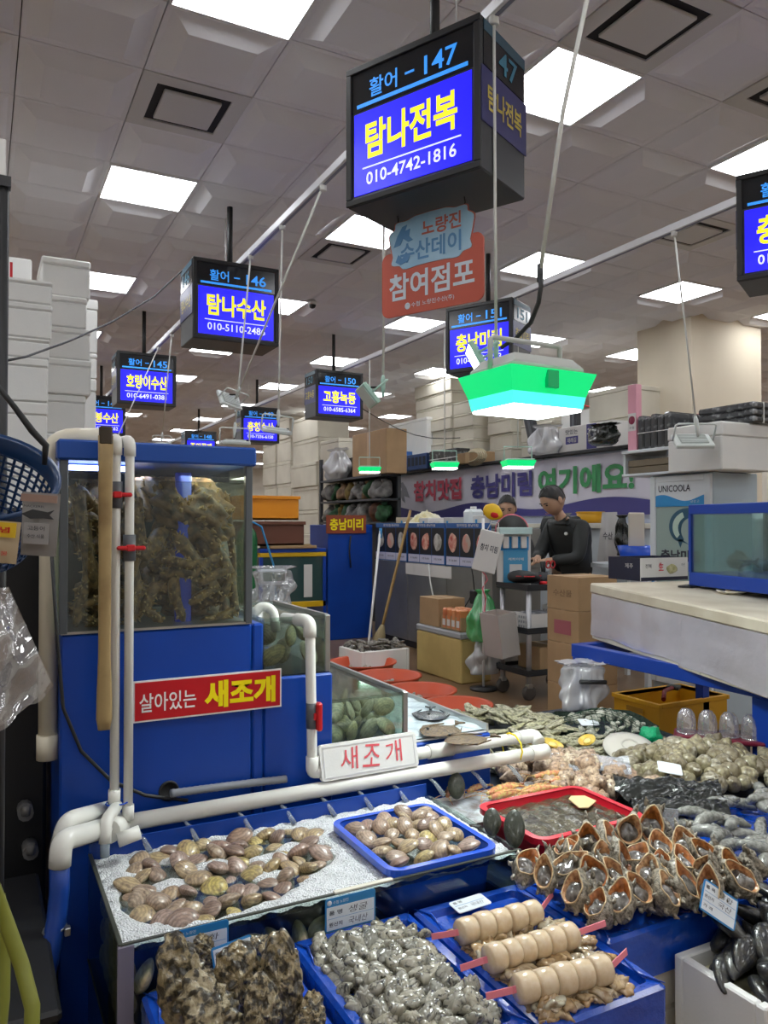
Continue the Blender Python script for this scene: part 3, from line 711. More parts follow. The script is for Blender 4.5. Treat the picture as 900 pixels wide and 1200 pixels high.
# slab with flatfish
sl = thing('fish_slab', 'pale wet slab with flatfish behind the twin white pipes', 'slab', (1.36, 2.41, .674))
m_ice = mat('wet_ice', (.42, .50, .54), .18, col2=(.62, .68, .70), nscale=9, ramp=(.4, .7), bump=.4, bscale=40)
b = MB(); b.grid(24, 40, lambda u, v: (u * .325, v * .76, .012 + .006 * math.sin(u * 17 + 3 * math.sin(v * 9)) * math.sin(v * 23))); b.build('ice_surface', m_ice, sl)
MB().box(0, .325, 0, .76, 0, .006).build('tray', m_white, sl)
q = MB(); q.box(.325, .337, 0, .76, 0, .03, .002); q.build('rim', m_steel, sl)
m_flat = mat('flatfish_skin', (.20, .14, .08), .25, col2=(.08, .06, .04), nscale=40, bump=.2)
m_bluefish = mat('fish_dark', (.03, .045, .06), .2, col2=(.12, .12, .12), nscale=30)
def flatfish(x, y, z, rz, L, m, lab, zsc=.07, nm='flatfish'):
    t = thing(nm, lab, 'fish', (x, y, z), rz)
    b = MB(); n = 16
    def fn(u, v):
        a = u * 2 * math.pi; s_ = v; w = (math.sin(math.pi * min(1, s_ / .8)) ** .8 if s_ < .8 else .0) * .33 + .03
        return ((s_ - .5) * L, math.cos(a) * w * L, abs(math.sin(a)) * .0 + math.sin(a) * w * zsc * L + .006)
    b.grid(14, n, fn, True, True); b.build('body', m, t)
    MB().prism([(L * .36, 0), (L * .52, L * .11), (L * .49, 0), (L * .52, -L * .11)], .008, .014, 'xy').build('tail', m, t)
    q = MB(); q.prism([(-L * .3, L * .27), (-.05 * L, L * .38), (L * .3, L * .18), (L * .1, L * .27)], .006, .011, 'xy'); q.prism([(-L * .3, -L * .27), (-.05 * L, -L * .38), (L * .3, -L * .18), (L * .1, -L * .27)], .006, .011, 'xy'); q.build('fins', m, t)
    q = MB().ell((-L * .38, L * .05, .025), (.006, .006, .005), 8, 6); q.build('eye', m_black, t)
p = atz(505, 838, .69); flatfish(p.x, p.y, .688, R(60), .2, m_bluefish, 'dark fish on the wet slab nearest the clam tank')
p = atz(525, 856, .69); flatfish(p.x - .02, p.y, .69, R(25), .22, m_flat, 'brown flatfish in the middle of the wet slab')
p = atz(556, 870, .69); flatfish(p.x, p.y + .02, .69, R(-10), .2, m_flat, 'brown flatfish at the front right of the wet slab')
# ================================================================ pipework over the clam tank
HZ = .607; HY = 2.295
mp = thing('spray_pipe', 'long white pipe spraying water along the clam tank', 'pipe', (.36, HY, HZ))
MB().tube([(0, 0, 0), (1.50, 0, 0)], .0235, 16).build('pipe_run', m_pvc, mp)
MB().tube([(1.44, 0, 0), (1.515, 0, 0)], .028, 16).build('end_cap', m_pvc, mp)
m_jet = mat('water_jet', (.75, .82, .88), .08, trans=.75, ior=1.2)
for px in (159, 215, 277, 327, 374, 417, 458, 501, 550, 592):
    a = aty(px, 950, HY); x = a.x - .36
    if 0 < x < 1.42: MB().tube([(x, -.012, -.02), (x + .012, -.03, -.032), (x + .028, -.062, -.068)], [.004, .006, .009], 7).build('water_jet', m_jet, mp)
tw = thing('upper_pipe', 'shorter white pipe lying just behind the spray pipe', 'pipe', (1.05, HY + .06, HZ + .045))
MB().tube([(0, 0, 0), (.80, 0, 0)], .021, 16).build('pipe_run', m_pvc, tw)
MB().tube([(.35, 0, 0), (.45, 0, 0)], .0255, 16).build('coupling', m_pvc, tw)
MB().tube(elbow_path([(.74, 0, 0), (.815, 0, 0), (.815, -.03, -.02)], .03), .0255, 16).build('elbow', m_pvc, tw)
q = MB(); q.tube([(.73, .0255 * math.cos(a / 10 * 6.283) - .03, .048 * math.sin(a / 10 * 6.283) - .022) if False else (.69, -.03 + .062 * math.cos(a / 10 * 6.283), -.022 + .052 * math.sin(a / 10 * 6.283)) for a in range(10)], .003, 5, closed=True); q.build('yellow_tie', m_sy, tw)
# cluster of elbows at the left end
el = thing('pipe_elbow', 'cream pipe elbows leading from the spray pipe down to the blue hose', 'pipe', (.17, 2.12, .5))
o = Vector((.17, 2.12, .5))
A = Vector((.36, HY, HZ)); B = aty(72, 985, 2.10); Cc = aty(70, 1015, 2.10)
MB().tube(elbow_path([A - o, B - o, Cc - o], .045, 6), .027, 14).build('front_elbow', m_pvc, el)
B2 = aty(78, 962, 2.2); A2 = Vector((.35, HY + .05, HZ + .03)); C2 = aty(70, 990, 2.2)
MB().tube(elbow_path([A2 - o, B2 - o, C2 - o], .045, 6), .024, 14).build('rear_elbow', m_pvc, el)
P0 = aty(137, 944, 2.275); P1 = aty(124, 962, 2.19); P2 = aty(123, 988, 2.18)
MB().tube(elbow_path([P0 - o, P1 - o, P2 - o], .03, 5), .0165, 12).build('spout_elbow', m_pvc, el)
MB().tube([P2 - o + Vector((0, 0, .005)), P2 - o - Vector((0, 0, .035))], .0125, 12).build('clear_spout', mat('clear_tube', (.5, .6, .68), .1, trans=.5), el)
MB().tube([aty(138, 985, 2.2) - o, aty(164, 975, 2.2) - o], .019, 12).build('stub_pipe', m_pvc, el)
MB().tube([A - o + Vector((.0, .0, 0)), aty(128, 975, 2.22) - o], .031, 14).build('coupling', m_pvc, el)
q = MB(); q.tube([P0 - o + Vector((.03 * math.cos(a), .022 * math.sin(a), .008)) for a in [k * .5236 for k in range(12)]], .0022, 5, closed=True); q.build('cable_tie', m_bpl, el)
m_bhose = mat('hose_blue', (.01, .05, .28), .3)
t = thing('blue_hose', 'dark blue hose hanging from the cream elbows at lower left', 'hose', tuple(Cc))
MB().tube([Vector((0, 0, .02)), Vector((0, 0, -.06)), aty(66, 1080, 2.08) - Cc, aty(52, 1150, 2.04) - Cc, aty(40, 1230, 2.0) - Cc], .024, 14).build('hose_run', m_bhose, t)
q = MB(); cc = aty(64, 1088, 2.08) - Cc
q.tube([cc + Vector((.0255 * math.cos(k * .5236), .0255 * math.sin(k * .5236), .004 * math.cos(k * .5236))) for k in range(12)], .004, 6, closed=True); q.box(cc.x + .02, cc.x + .034, cc.y - .032, cc.y - .012, cc.z - .012, cc.z + .008, .002); q.build('hose_clamp', m_steel, t)
# pipe with red valve on the low stand
t = thing('water_pipe', 'white water pipe with red valve bending down before the low blue stand', 'pipe', tuple(aty(366, 905, 2.31)))
p0 = aty(366, 905, 2.31); p1 = aty(363, 728, 2.31)
MB().tube(elbow_path([(.09, 0, .0), (0, 0, .0), p1 - p0, p1 - p0 + Vector((-.04, .13, .0))], .03, 5), .0165, 12).build('pipe_run', m_pvc, t)
MB().tube(elbow_path([(.03, 0, .0), (0, 0, .0), (0, 0, .05)], .03, 5), .021, 12).build('elbow', m_pvc, t)
MB().tube(elbow_path([p1 - p0 - Vector((0, 0, .05)), p1 - p0, p1 - p0 + Vector((-.02, .06, 0))], .03, 5), .021, 12).build('elbow', m_pvc, t)
vz = aty(366, 838, 2.31).z - p0.z
v = MB().tube([(0, 0, vz - .04), (0, 0, vz + .04)], .021, 12).build('valve', m_valve, t)
h = MB().box(.002, .02, -.04, -.018, vz - .045, vz + .045, .005); h.box(-.004, .012, -.03, -.01, vz - .012, vz + .012, .003); h.build('valve_handle', m_redh, v)
# white hose over the cabinet corner
p = aty(296, 722, 2.50); t = MB().tube(elbow_path([(0, 0, 0), (.03, .0, .035), (.065, -.02, .02), (.075, -.02, -.05)], .03, 5), .016, 12).build('white_hose', m_pvc, loc=p); tag(t, 'short white hose bent over the edge into the small shell tank', 'hose')
# lid sign
t = thing('lid_sign', 'white foam lid with red handwriting leaning on the spray pipe', 'sign', (1.145, HY - .005, HZ + .026), rot=(R(-14), 0, R(1)))
MB().prism(rrect(-.178, .178, 0, .112, .012), -.010, .010).build('lid', m_foamst, t)
q = MB()
for a in ((-.168, .168, .008, .011), (-.168, .168, .101, .104), (-.168, -.165, .011, .101), (.165, .168, .011, .101)): q.box(a[0], a[1], -.0115, -.01, a[2], a[3])
q.build('lid_ridge', mat('styrofoam_ridge', (.66, .66, .66), .8), t)
m_hand = mat('marker_red', (.72, .10, .12), .5)
for (s_, x, r_) in (('새', -.082, -3), ('조', .0, 4), ('개', .082, -5)): text(s_, .062, .07, m_hand, t, (x, -.0112, .058), (R(90), R(r_), 0), bold=-.0, slant=.12)
# ================================================================ clam tank in the foreground
CX0, CX1, CY0, CY1, CRIM = .272, 1.335, 1.742, 2.262, .55
ct = thing('clam_trough', 'long glass trough of foaming water and clams in the foreground', 'fish tank', (CX0, CY0, .27))
w, d, h = CX1 - CX0, CY1 - CY0, CRIM - .27
MB().box(0, w, 0, .006, 0, h).build('glass_pane', m_glass, ct)
MB().box(0, .006, .007, d, 0, h).build('glass_pane', m_glass, ct)
MB().box(w - .006, w, .007, d, 0, h).build('glass_pane', m_glassg, ct)
MB().box(0, w, d - .006, d, 0, h + .03).build('back_panel', m_blue, ct)
MB().box(-.002, w, -.002, d, -.006, .0).build('base_plate', m_edge, ct)
q = MB(); q.box(-.004, .03, -.004, .002, 0, h - .002, .001); q.box(-.003, .004, -.003, .012, 0, h, .001)
q.build('corner_strip', mat('strip_mauve', (.22, .20, .26), .4), ct)
q = MB(); q.box(-.002, .008, 0, d, h - .001, h + .004, .001); q.box(0, w, -.001, .008, h - .001, h + .003, .001); q.build('rim_edge', mat('rim_dark', (.06, .065, .05), .3), ct)
q = MB(); q.box(.5, .66, -.004, .010, h + .002, h + .007, .001); q.build('tape_strip', m_foamcr, ct)
wl = CRIM - .27 - .022
MB().box(.007, w - .007, .007, d - .007, wl - .0006, wl).build('water', m_water, ct)
tb = thing('trough_base', 'dark blue plinth under the clam trough', 'stand', (CX0, CY0, 0)); MB().box(-.0, 1.6, .0, d, 0, .262, .004).build('body', m_blue, tb)
# foam on the water: a raft of bubbles with open water round the clams
def foam_mask(x, y):
    """x,y world; 1 = foam, 0 = open water"""
    def blob(cx, cy, rx, ry): return max(0., 1 - ((x - cx) / rx) ** 2 - ((y - cy) / ry) ** 2)
    op = max(blob(.56, 1.99, .25, .19), blob(.72, 2.03, .19, .14), blob(.40, 1.97, .10, .15), blob(.63, 2.16, .30, .09), blob(.50, 1.86, .13, .07))
    op2 = max(blob(1.13, 1.93, .185, .19), blob(.99, 2.06, .05, .08))
    patch = max(blob(.44, 2.02, .06, .05), blob(.56, 2.09, .07, .035), blob(.72, 2.06, .09, .03), blob(.80, 2.10, .06, .03), blob(.68, 1.96, .06, .03), blob(.49, 2.17, .06, .03))
    e = .18 * math.sin(x * 61 + 2 * math.sin(y * 43)) * math.sin(y * 57 + x * 20)
    v = 1 - min(1, 3.2 * max(op, op2)) + (1.1 * patch if op > op2 else .4 * patch) + e
    return max(0., min(1., v))
m_foam = bpy.data.materials.new('sea_foam'); m_foam.use_nodes = True
nt = m_foam.node_tree; bs_ = nt.nodes['Principled BSDF']; tcn = nt.nodes.new('ShaderNodeTexCoord')
vo = nt.nodes.new('ShaderNodeTexVoronoi'); vo.inputs['Scale'].default_value = 210; vo.feature = 'F1'
v2 = nt.nodes.new('ShaderNodeTexNoise'); v2.inputs['Scale'].default_value = 18; v2.inputs['Detail'].default_value = 6
rp = nt.nodes.new('ShaderNodeValToRGB'); rp.color_ramp.elements[0].position = .25; rp.color_ramp.elements[0].color = (.74, .75, .75, 1); rp.color_ramp.elements[1].position = .55; rp.color_ramp.elements[1].color = (.86, .87, .88, 1)
mx = nt.nodes.new('ShaderNodeMix'); mx.data_type = 'RGBA'; mx.blend_type = 'MULTIPLY'; mx.inputs[0].default_value = .8
rp3 = nt.nodes.new('ShaderNodeValToRGB'); rp3.color_ramp.elements[0].position = .35; rp3.color_ramp.elements[0].color = (1, 1, 1, 1); rp3.color_ramp.elements[1].position = .75; rp3.color_ramp.elements[1].color = (.66, .67, .68, 1)
for n_ in (vo, v2): nt.links.new(tcn.outputs['Object'], n_.inputs['Vector'])
nt.links.new(v2.outputs[0], rp.inputs[0]); nt.links.new(vo.outputs['Distance'], rp3.inputs[0])
nt.links.new(rp.outputs[0], mx.inputs[6]); nt.links.new(rp3.outputs[0], mx.inputs[7]); nt.links.new(mx.outputs[2], bs_.inputs['Base Color'])
bp = nt.nodes.new('ShaderNodeBump'); bp.inputs['Strength'].default_value = .8; bp.inputs['Distance'].default_value = .006; bp.invert = True
nt.links.new(vo.outputs['Distance'], bp.inputs['Height']); nt.links.new(bp.outputs[0], bs_.inputs['Normal']); bs_.inputs['Roughness'].default_value = .35
rsf = random.Random(5)
def ff(u, v):
    x = CX0 + .008 + u * (CX1 - CX0 - .016); y = CY0 + .008 + v * (CY1 - CY0 - .016); k = foam_mask(x, y)
    return (x - CX0, y - CY0, wl - .012 + .022 * k ** .6 + (.003 * math.sin(x * 90 + 3 * math.sin(y * 60)) * math.sin(y * 80) + rsf.uniform(-.001, .001)) * k)
fo = MB().grid(230, 120, ff).build('foam', m_foam, ct); fo['kind'] = 'stuff'
# clams
def clam_mesh(seed, L=.04, thick=.40):
    """bivalve: two domed valves meeting in a sharp rim, beak towards -y"""
    rs_ = random.Random(seed); n = 22; el = rs_.uniform(.74, .88); sk = rs_.uniform(-.1, .1); op = rs_.uniform(.0, .05)
    def outl(a):
        c, s_ = math.cos(a), math.sin(a); r = 1 - .16 * max(0, -s_) ** 1.5 * (abs(c)) ** .8
        return c * L * r * (1 + sk * s_), s_ * L * el * r
    b = MB()
    for sg in (1, -1):
        rings = (1.0, .985, .93, .82, .66, .45, .22); vs = []
        for q_ in rings:
            h = thick * L * (max(0, 1 - q_ ** 2.4)) ** .72
            for k in range(n):
                x, y = outl(2 * math.pi * k / n); vs.append((x * q_, y * q_ - (1 - q_) * L * .30 * (1 - .5 * q_), sg * (h + L * (.012 if q_ < 1 else .004) + op * L * max(0, y / L) * .5)))
        vs.append((0, -L * .30, sg * (thick * L * 1.0)))
        fs = []
        for i in range(len(rings) - 1):
            for k in range(n):
                f = (i * n + k, i * n + (k + 1) % n, (i + 1) * n + (k + 1) % n, (i + 1) * n + k); fs.append(f if sg > 0 else f[::-1])
        T = len(vs) - 1; i = len(rings) - 1
        for k in range(n): f = (i * n + k, i * n + (k + 1) % n, T); fs.append(f if sg > 0 else f[::-1])
        b.add(vs, fs, True)
    vs = []
    for sg in (1, -1):
        for k in range(n): x, y = outl(2 * math.pi * k / n); vs.append((x * .97, y * .97, sg * L * (.005 + op * max(0, y / L) * .5)))
    b.add(vs, [(k, n + k, n + (k + 1) % n, (k + 1) % n) for k in range(n)], True)
    return b
def add_rings(m, centre, freq, dark=.62, warp=.15):
    """growth rings about the beak, multiplied into the base colour"""
    nt = m.node_tree; b = nt.nodes['Principled BSDF']; tc = nt.nodes.new('ShaderNodeTexCoord'); d = nt.nodes.new('ShaderNodeVectorMath'); d.operation = 'DISTANCE'; d.inputs[1].default_value = centre
    nt.links.new(tc.outputs['Object'], d.inputs[0]); no = nt.nodes.new('ShaderNodeTexNoise'); no.inputs['Scale'].default_value = 40; nt.links.new(tc.outputs['Object'], no.inputs['Vector'])
    ma = nt.nodes.new('ShaderNodeMath'); ma.operation = 'MULTIPLY_ADD'; ma.inputs[1].default_value = freq; nt.links.new(d.outputs['Value'], ma.inputs[0])
    mn = nt.nodes.new('ShaderNodeMath'); mn.operation = 'MULTIPLY'; mn.inputs[1].default_value = 6.; nt.links.new(no.outputs[0], mn.inputs[0]); nt.links.new(mn.outputs[0], ma.inputs[2])
    si = nt.nodes.new('ShaderNodeMath'); si.operation = 'SINE'; nt.links.new(ma.outputs[0], si.inputs[0])
    rp = nt.nodes.new('ShaderNodeMapRange'); rp.inputs[1].default_value = -1; rp.inputs[3].default_value = dark; nt.links.new(si.outputs[0], rp.inputs[0])
    mx = nt.nodes.new('ShaderNodeMix'); mx.data_type = 'RGBA'; mx.blend_type = 'MULTIPLY'; mx.inputs[0].default_value = 1
    src = b.inputs['Base Color'].links[0].from_socket; nt.links.new(src, mx.inputs[6]); nt.links.new(rp.outputs[0], mx.inputs[7]); nt.links.new(mx.outputs[2], b.inputs['Base Color'])
m_clam = mat('clam_shell', (.4, .3, .2), .30, col2=(.20, .13, .09), nscale=22, ramp=(.45, .75), bump=.25, bscale=90, coat=.4,
             rnd=[(.42, .30, .20), (.55, .42, .22), (.38, .24, .19), (.62, .50, .16), (.45, .32, .26), (.30, .20, .15), (.52, .40, .28)])
add_rings(m_clam, (0, -.02, 0), 900)
CL = [clam_mesh(s).mesh('clam', m_clam) for s in range(5)]
rs = random.Random(21)
def put(mesh, name, p, rot, s, label, cat, group):
    o = link(name, mesh, None, p, rot); o.scale = (s, s, s); return tag(o, label, cat, group)
n = 0; placed = []
tries = 0
while n < 74 and tries < 6000:
    tries += 1
    x = rs.uniform(.33, .90); y = rs.uniform(1.80, 2.23)
    if foam_mask(x, y) > .35 or x > .93: continue
    if any((x - a) ** 2 + (y - b_) ** 2 < .043 ** 2 for a, b_ in placed): continue
    placed.append((x, y)); n += 1
    put(rs.choice(CL), 'clam', (x, y, .27 + wl - .004 + rs.uniform(-.008, .014)), (rs.uniform(-.6, .6), rs.uniform(-.6, .6), rs.uniform(0, 6.3)), rs.uniform(.75, 1.05), 'tan and pinkish clam poking out of the foam in the trough', 'clam', 'clams in the foaming trough')
# clams lower down seen through the front glass
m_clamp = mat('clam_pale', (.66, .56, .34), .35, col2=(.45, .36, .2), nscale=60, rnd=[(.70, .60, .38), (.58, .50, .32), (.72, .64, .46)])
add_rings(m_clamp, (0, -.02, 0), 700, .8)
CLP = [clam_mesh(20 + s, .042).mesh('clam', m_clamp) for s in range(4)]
k = 0
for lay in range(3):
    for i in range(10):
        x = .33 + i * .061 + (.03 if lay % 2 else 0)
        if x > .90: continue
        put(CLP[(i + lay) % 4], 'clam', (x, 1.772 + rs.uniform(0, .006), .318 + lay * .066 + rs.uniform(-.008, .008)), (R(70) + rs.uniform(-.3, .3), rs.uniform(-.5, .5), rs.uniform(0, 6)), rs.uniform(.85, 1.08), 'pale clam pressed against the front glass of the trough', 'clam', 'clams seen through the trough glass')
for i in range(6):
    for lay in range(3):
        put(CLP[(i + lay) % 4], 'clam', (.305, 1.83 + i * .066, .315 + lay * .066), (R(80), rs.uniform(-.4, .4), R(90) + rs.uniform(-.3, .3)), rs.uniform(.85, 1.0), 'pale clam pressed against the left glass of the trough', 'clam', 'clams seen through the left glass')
# blue basket with clams
def basket(name, lab, cat, x0, x1, y0, y1, z0, z1, m, lip=.014, slot=0):
    t = thing(name, lab, cat, ((x0 + x1) / 2, (y0 + y1) / 2, z0)); w, d, h = (x1 - x0) / 2, (y1 - y0) / 2, z1 - z0
    tp_ = .93
    b = MB(); r = .03
    lo_ = rrect(-w * tp_, w * tp_, -d * tp_, d * tp_, r); hi = rrect(-w, w, -d, d, r); hi2 = rrect(-w - lip, w + lip, -d - lip, d + lip, r + lip); inn = rrect(-w * tp_ + .003, w * tp_ - .003, -d * tp_ + .003, d * tp_ - .003, r)
    hin = rrect(-w + .004, w - .004, -d + .004, d - .004, r)
    N = len(lo_)
    vs = [(a, c, 0) for a, c in lo_] + [(a, c, h) for a, c in hi] + [(a, c, h) for a, c in hin] + [(a, c, .003) for a, c in inn]
    fs = [tuple(range(N - 1, -1, -1))] + [(i, (i + 1) % N, N + (i + 1) % N, N + i) for i in range(N)] + [(2 * N + i, 2 * N + (i + 1) % N, 3 * N + (i + 1) % N, 3 * N + i) for i in range(N)] + [tuple(range(3 * N, 4 * N))]
    b.add(vs, fs, True); b.build('body', m, t)
    q = MB(); ring = [(a, c, h) for a, c in hi2]
    vs = [(a, c, h + .004) for a, c in hi2] + [(a, c, h + .004) for a, c in hin] + [(a, c, h - .014) for a, c in hi2] + [(a, c, h - .014) for a, c in hi]
    fs = []
    for i in range(N):
        j = (i + 1) % N; fs += [(i, j, N + j, N + i), (2 * N + i, 2 * N + j, j, i), (3 * N + i, 3 * N + j, 2 * N + j, 2 * N + i)]
    q.add(vs, fs, False); q.build('rim', m, t)
    return t
basket('blue_basket', 'blue plastic basket of clams floating in the trough', 'basket', .945, 1.262, 1.765, 2.13, .42, .562, m_bpl)
pl = []
tries = 0
while len(pl) < 40 and tries < 4000:
    tries += 1
    x = rs.uniform(.98, 1.235); y = rs.uniform(1.80, 2.10)
    if any((x - a) ** 2 + (y - b_) ** 2 < .04 ** 2 for a, b_ in pl): continue
    pl.append((x, y))
    put(rs.choice(CL), 'clam', (x, y, .555 + rs.uniform(-.010, .012) + .012 * (1 - ((x - 1.1) / .15) ** 2)), (rs.uniform(-.5, .5), rs.uniform(-.5, .5), rs.uniform(0, 6.3)), rs.uniform(.7, .95), 'tan clam lying in the blue basket', 'clam', 'clams in the blue basket')
# shells in the two small tanks
m_scal = mat('scallop_shell', (.40, .36, .26), .4, col2=(.36, .32, .22), nscale=14, bump=.3, bscale=50, rnd=[(.66, .58, .40), (.52, .47, .36), (.72, .60, .32), (.60, .54, .44)])
add_rings(m_scal, (0, -.03, 0), 600, .75)
SCL = [clam_mesh(40 + s, .06, .3).mesh('scallop', m_scal) for s in range(3)]
for i in range(3):
    for j in range(2):
        put(SCL[(i + j) % 3], 'scallop', (.853 + i * .063, YF + .075 + .08 * j, 1.02 + .06 * ((i + j) % 2)), (R(70) + rs.uniform(-.4, .4), rs.uniform(-.4, .4), rs.uniform(0, 6)), rs.uniform(.75, .95), 'pale round shell in the small tank on the low stand', 'shellfish', 'shells in the small tank')
for i in range(4):
    for j in range(3):
        for l_ in range(2):
            put(SCL[(i + j + l_) % 3], 'scallop', (1.095 + i * .068, 2.475 + .1 * j + .02 * l_, .725 + .068 * l_), (R(60) + rs.uniform(-.5, .5), rs.uniform(-.5, .5), rs.uniform(0, 6)), rs.uniform(.65, .9), 'pale round clam in the tank behind the lid sign', 'shellfish', 'shells in the tank behind the lid sign')
# ================================================================ seafood display in the foreground
m_film = mat('blue_film', (.006, .075, .50), .14, col2=(.004, .055, .40), nscale=5, bump=.9, bscale=26, coat=.8)
m_oyst = mat('oyster_meat', (.40, .37, .29), .14, col2=(.045, .045, .04), nscale=50, ramp=(.5, .66), bump=.12, bscale=90, coat=1., rnd=[(.40, .37, .28), (.26, .25, .20), (.36, .33, .25), (.20, .20, .165)], dist=1.2)
m_mantle = mat('mantle_meat', (.50, .36, .20), .14, col2=(.20, .11, .05), nscale=36, ramp=(.45, .7), bump=.12, bscale=80, coat=1., rnd=[(.52, .40, .23), (.42, .25, .10), (.46, .43, .32), (.36, .22, .09)], dist=1.2)
m_disc = mat('scallop_flesh', (.72, .58, .40), .25, col2=(.66, .50, .32), nscale=25, bump=.08, bscale=60, coat=.6, sss=.15)
m_pink = mat('pink_strip', (.78, .22, .27), .4)
m_tagw = mat('tag_white', (.72, .76, .80), .3); m_tagb = mat('tag_blue', (.03, .22, .50), .35); m_ink = mat('tag_ink', (.03, .03, .05), .5)
def tray(name, lab, x0, x1, y0, y1, z0, z1, rec=.018, m=m_film):
    t = thing(name, lab, 'tray', ((x0 + x1) / 2, (y0 + y1) / 2, z0)); w, d, h = (x1 - x0) / 2, (y1 - y0) / 2, z1 - z0
    rsl = random.Random(hash(round(x0 * 100)) % 1000)
    out = rrect(-w, w, -d, d, .012, 3); top = rrect(-w + .008, w - .008, -d + .008, d - .008, .012, 3); inn = rrect(-w + .028, w - .028, -d + .028, d - .028, .012, 3)
    N = len(out)
    vs = [(a, c, 0) for a, c in out] + [(a, c, h - .008) for a, c in out] + [(a, c, h) for a, c in top] + [(a, c, h - .002) for a, c in inn] + [(a * .97, c * .97, h - rec) for a, c in inn]
    fs = [tuple(range(N - 1, -1, -1))]
    for L in range(4):
        for i in range(N): j = (i + 1) % N; fs.append((L * N + i, L * N + j, (L + 1) * N + j, (L + 1) * N + i))
    fs.append(tuple(range(4 * N, 5 * N)))
    MB().add(vs, fs, False).build('wrapped_box', m, t)
    q = MB()                                         # creased folds of the film at the corners
    for (sx, sy) in ((1, -1), (-1, -1), (1, 1), (-1, 1)):
        q.tube([(sx * (w - .004), sy * (d - .004), h + .001), (sx * (w - .03), sy * (d - .05), h + .003), (sx * (w - .015), sy * (d - .12), h + .001)], [.001, .004, .001], 5)
    q.build('film_fold', m, t)
    return t
tray('oyster_tray', 'blue film-wrapped tray heaped with shucked oysters', .652, .975, 1.235, 1.735, .35, .47)
tray('skewer_tray', 'blue film-wrapped tray holding three rows of scallop discs', .984, 1.31, 1.205, 1.735, .35, .47)
tray('shell_oyster_tray', 'blue film-wrapped tray of big whole oysters at lower left', .315, .645, 1.20, 1.735, .33, .445)
tray('turban_tray', 'blue film-wrapped tray of spiny turban shells', 1.318, 1.93, 1.39, 1.735, .35, .47)
tray('squid_tray', 'blue film-wrapped tray of grey sea cucumbers at the right', 1.94, 2.62, 1.40, 1.90, .35, .45)
# supports under the trays
def foam_box(name, lab, x0, x1, y0, y1, z0, z1, m=None, lid=.22, group=None, rz=0., lip=True):
    m = m or m_foamst
    t = thing(name, lab, 'foam box', ((x0 + x1) / 2, (y0 + y1) / 2, z0), rz, group); w, d, h = (x1 - x0) / 2, (y1 - y0) / 2, z1 - z0
    MB().box(-w + .004, w - .004, -d + .004, d - .004, 0, h * (1 - lid), .008).build('body', m, t)
    MB().box(-w, w, -d, d, h * (1 - lid) + .001, h, .010).build('lid', m, t)
    return t
for i, (a, b_, c, d_, z1_, lb) in enumerate(((.33, .63, 1.22, 1.72, .328, 'foam box under the tray of whole oysters'), (.66, .965, 1.25, 1.72, .348, 'foam box under the shucked oyster tray'), (.99, 1.30, 1.22, 1.72, .348, 'foam box under the scallop tray'),
                                    (1.325, 1.62, 1.41, 1.72, .348, 'foam box under the left half of the turban tray'), (1.63, 1.92, 1.42, 1.72, .348, 'foam box under the right half of the turban tray'), (1.95, 2.6, 1.42, 1.88, .348, 'foam box under the sea cucumber tray'))):
    foam_box('foam_box', 'cream ' + lb, a, b_, c, d_, 0, z1_, m_foamcr, .3)
bench = thing('display_bench', 'low dark blue bench carrying the shellfish heaps', 'bench', (1.30, 1.76, 0))
m_bdark = mat('bench_blue', (.008, .014, .03), .5)
MB().box(0, .42, .0, .56, .38, .43, .005).build('top', m_bdark, bench)
MB().box(.43, 1.70, .0, 1.62, .38, .43, .005).build('top', m_bdark, bench)
for (x, y) in ((.05, .05), (1.62, .16), (.55, 1.54), (1.62, 1.54), (.8, .05)): MB().box(x - .03, x + .03, y - .03, y + .03, 0, .38).build('leg', m_bdark, bench)
# shucked oysters
def blob_mesh(seed, L, m, name, flat=.42, fr=.22):
    rs_ = random.Random(seed); b = MB(); nf = rock(seed, .16, 3.0); ph = rs_.uniform(0, 6)
    b.ell((0, 0, 0), (L, L * .72, L * flat), 26, 10, nf)
    V = []
    for (x, y, z) in b.v:
        a = math.atan2(y, x); r = math.hypot(x, y) / L
        k_ = 1 + .10 * r * math.sin(11 * a + ph); V.append((x * k_, y * k_, z + L * fr * r * r * math.sin(4 * a + ph) + L * .10 * r * r * math.sin(11 * a)))
    b.v = V; return b.mesh(name, m)
OM = [blob_mesh(100 + s, .0255, m_oyst, 'shucked_oyster', .5, .13) for s in range(6)]
rs = random.Random(33)
def inrect(x, y): return True
cnt = 0
for lay, (mrg, zz, step) in enumerate(((.036, .462, .0285), (.055, .478, .029), (.085, .492, .031))):
    y = 1.235 + mrg
    while y < 1.735 - mrg:
        x = .652 + mrg + rs.uniform(0, .012)
        while x < .975 - mrg:
            put(rs.choice(OM), 'shucked_oyster', (x + rs.uniform(-.008, .008), y + rs.uniform(-.008, .008), zz + rs.uniform(-.004, .006)), (rs.uniform(-.7, .7), rs.uniform(-.7, .7), rs.uniform(0, 6.3)), rs.uniform(.8, 1.15), 'glossy grey shucked oyster in the blue oyster tray', 'oyster', 'shucked oysters in the tray')
            x += step * rs.uniform(.95, 1.2); cnt += 1
        y += step * 1.02
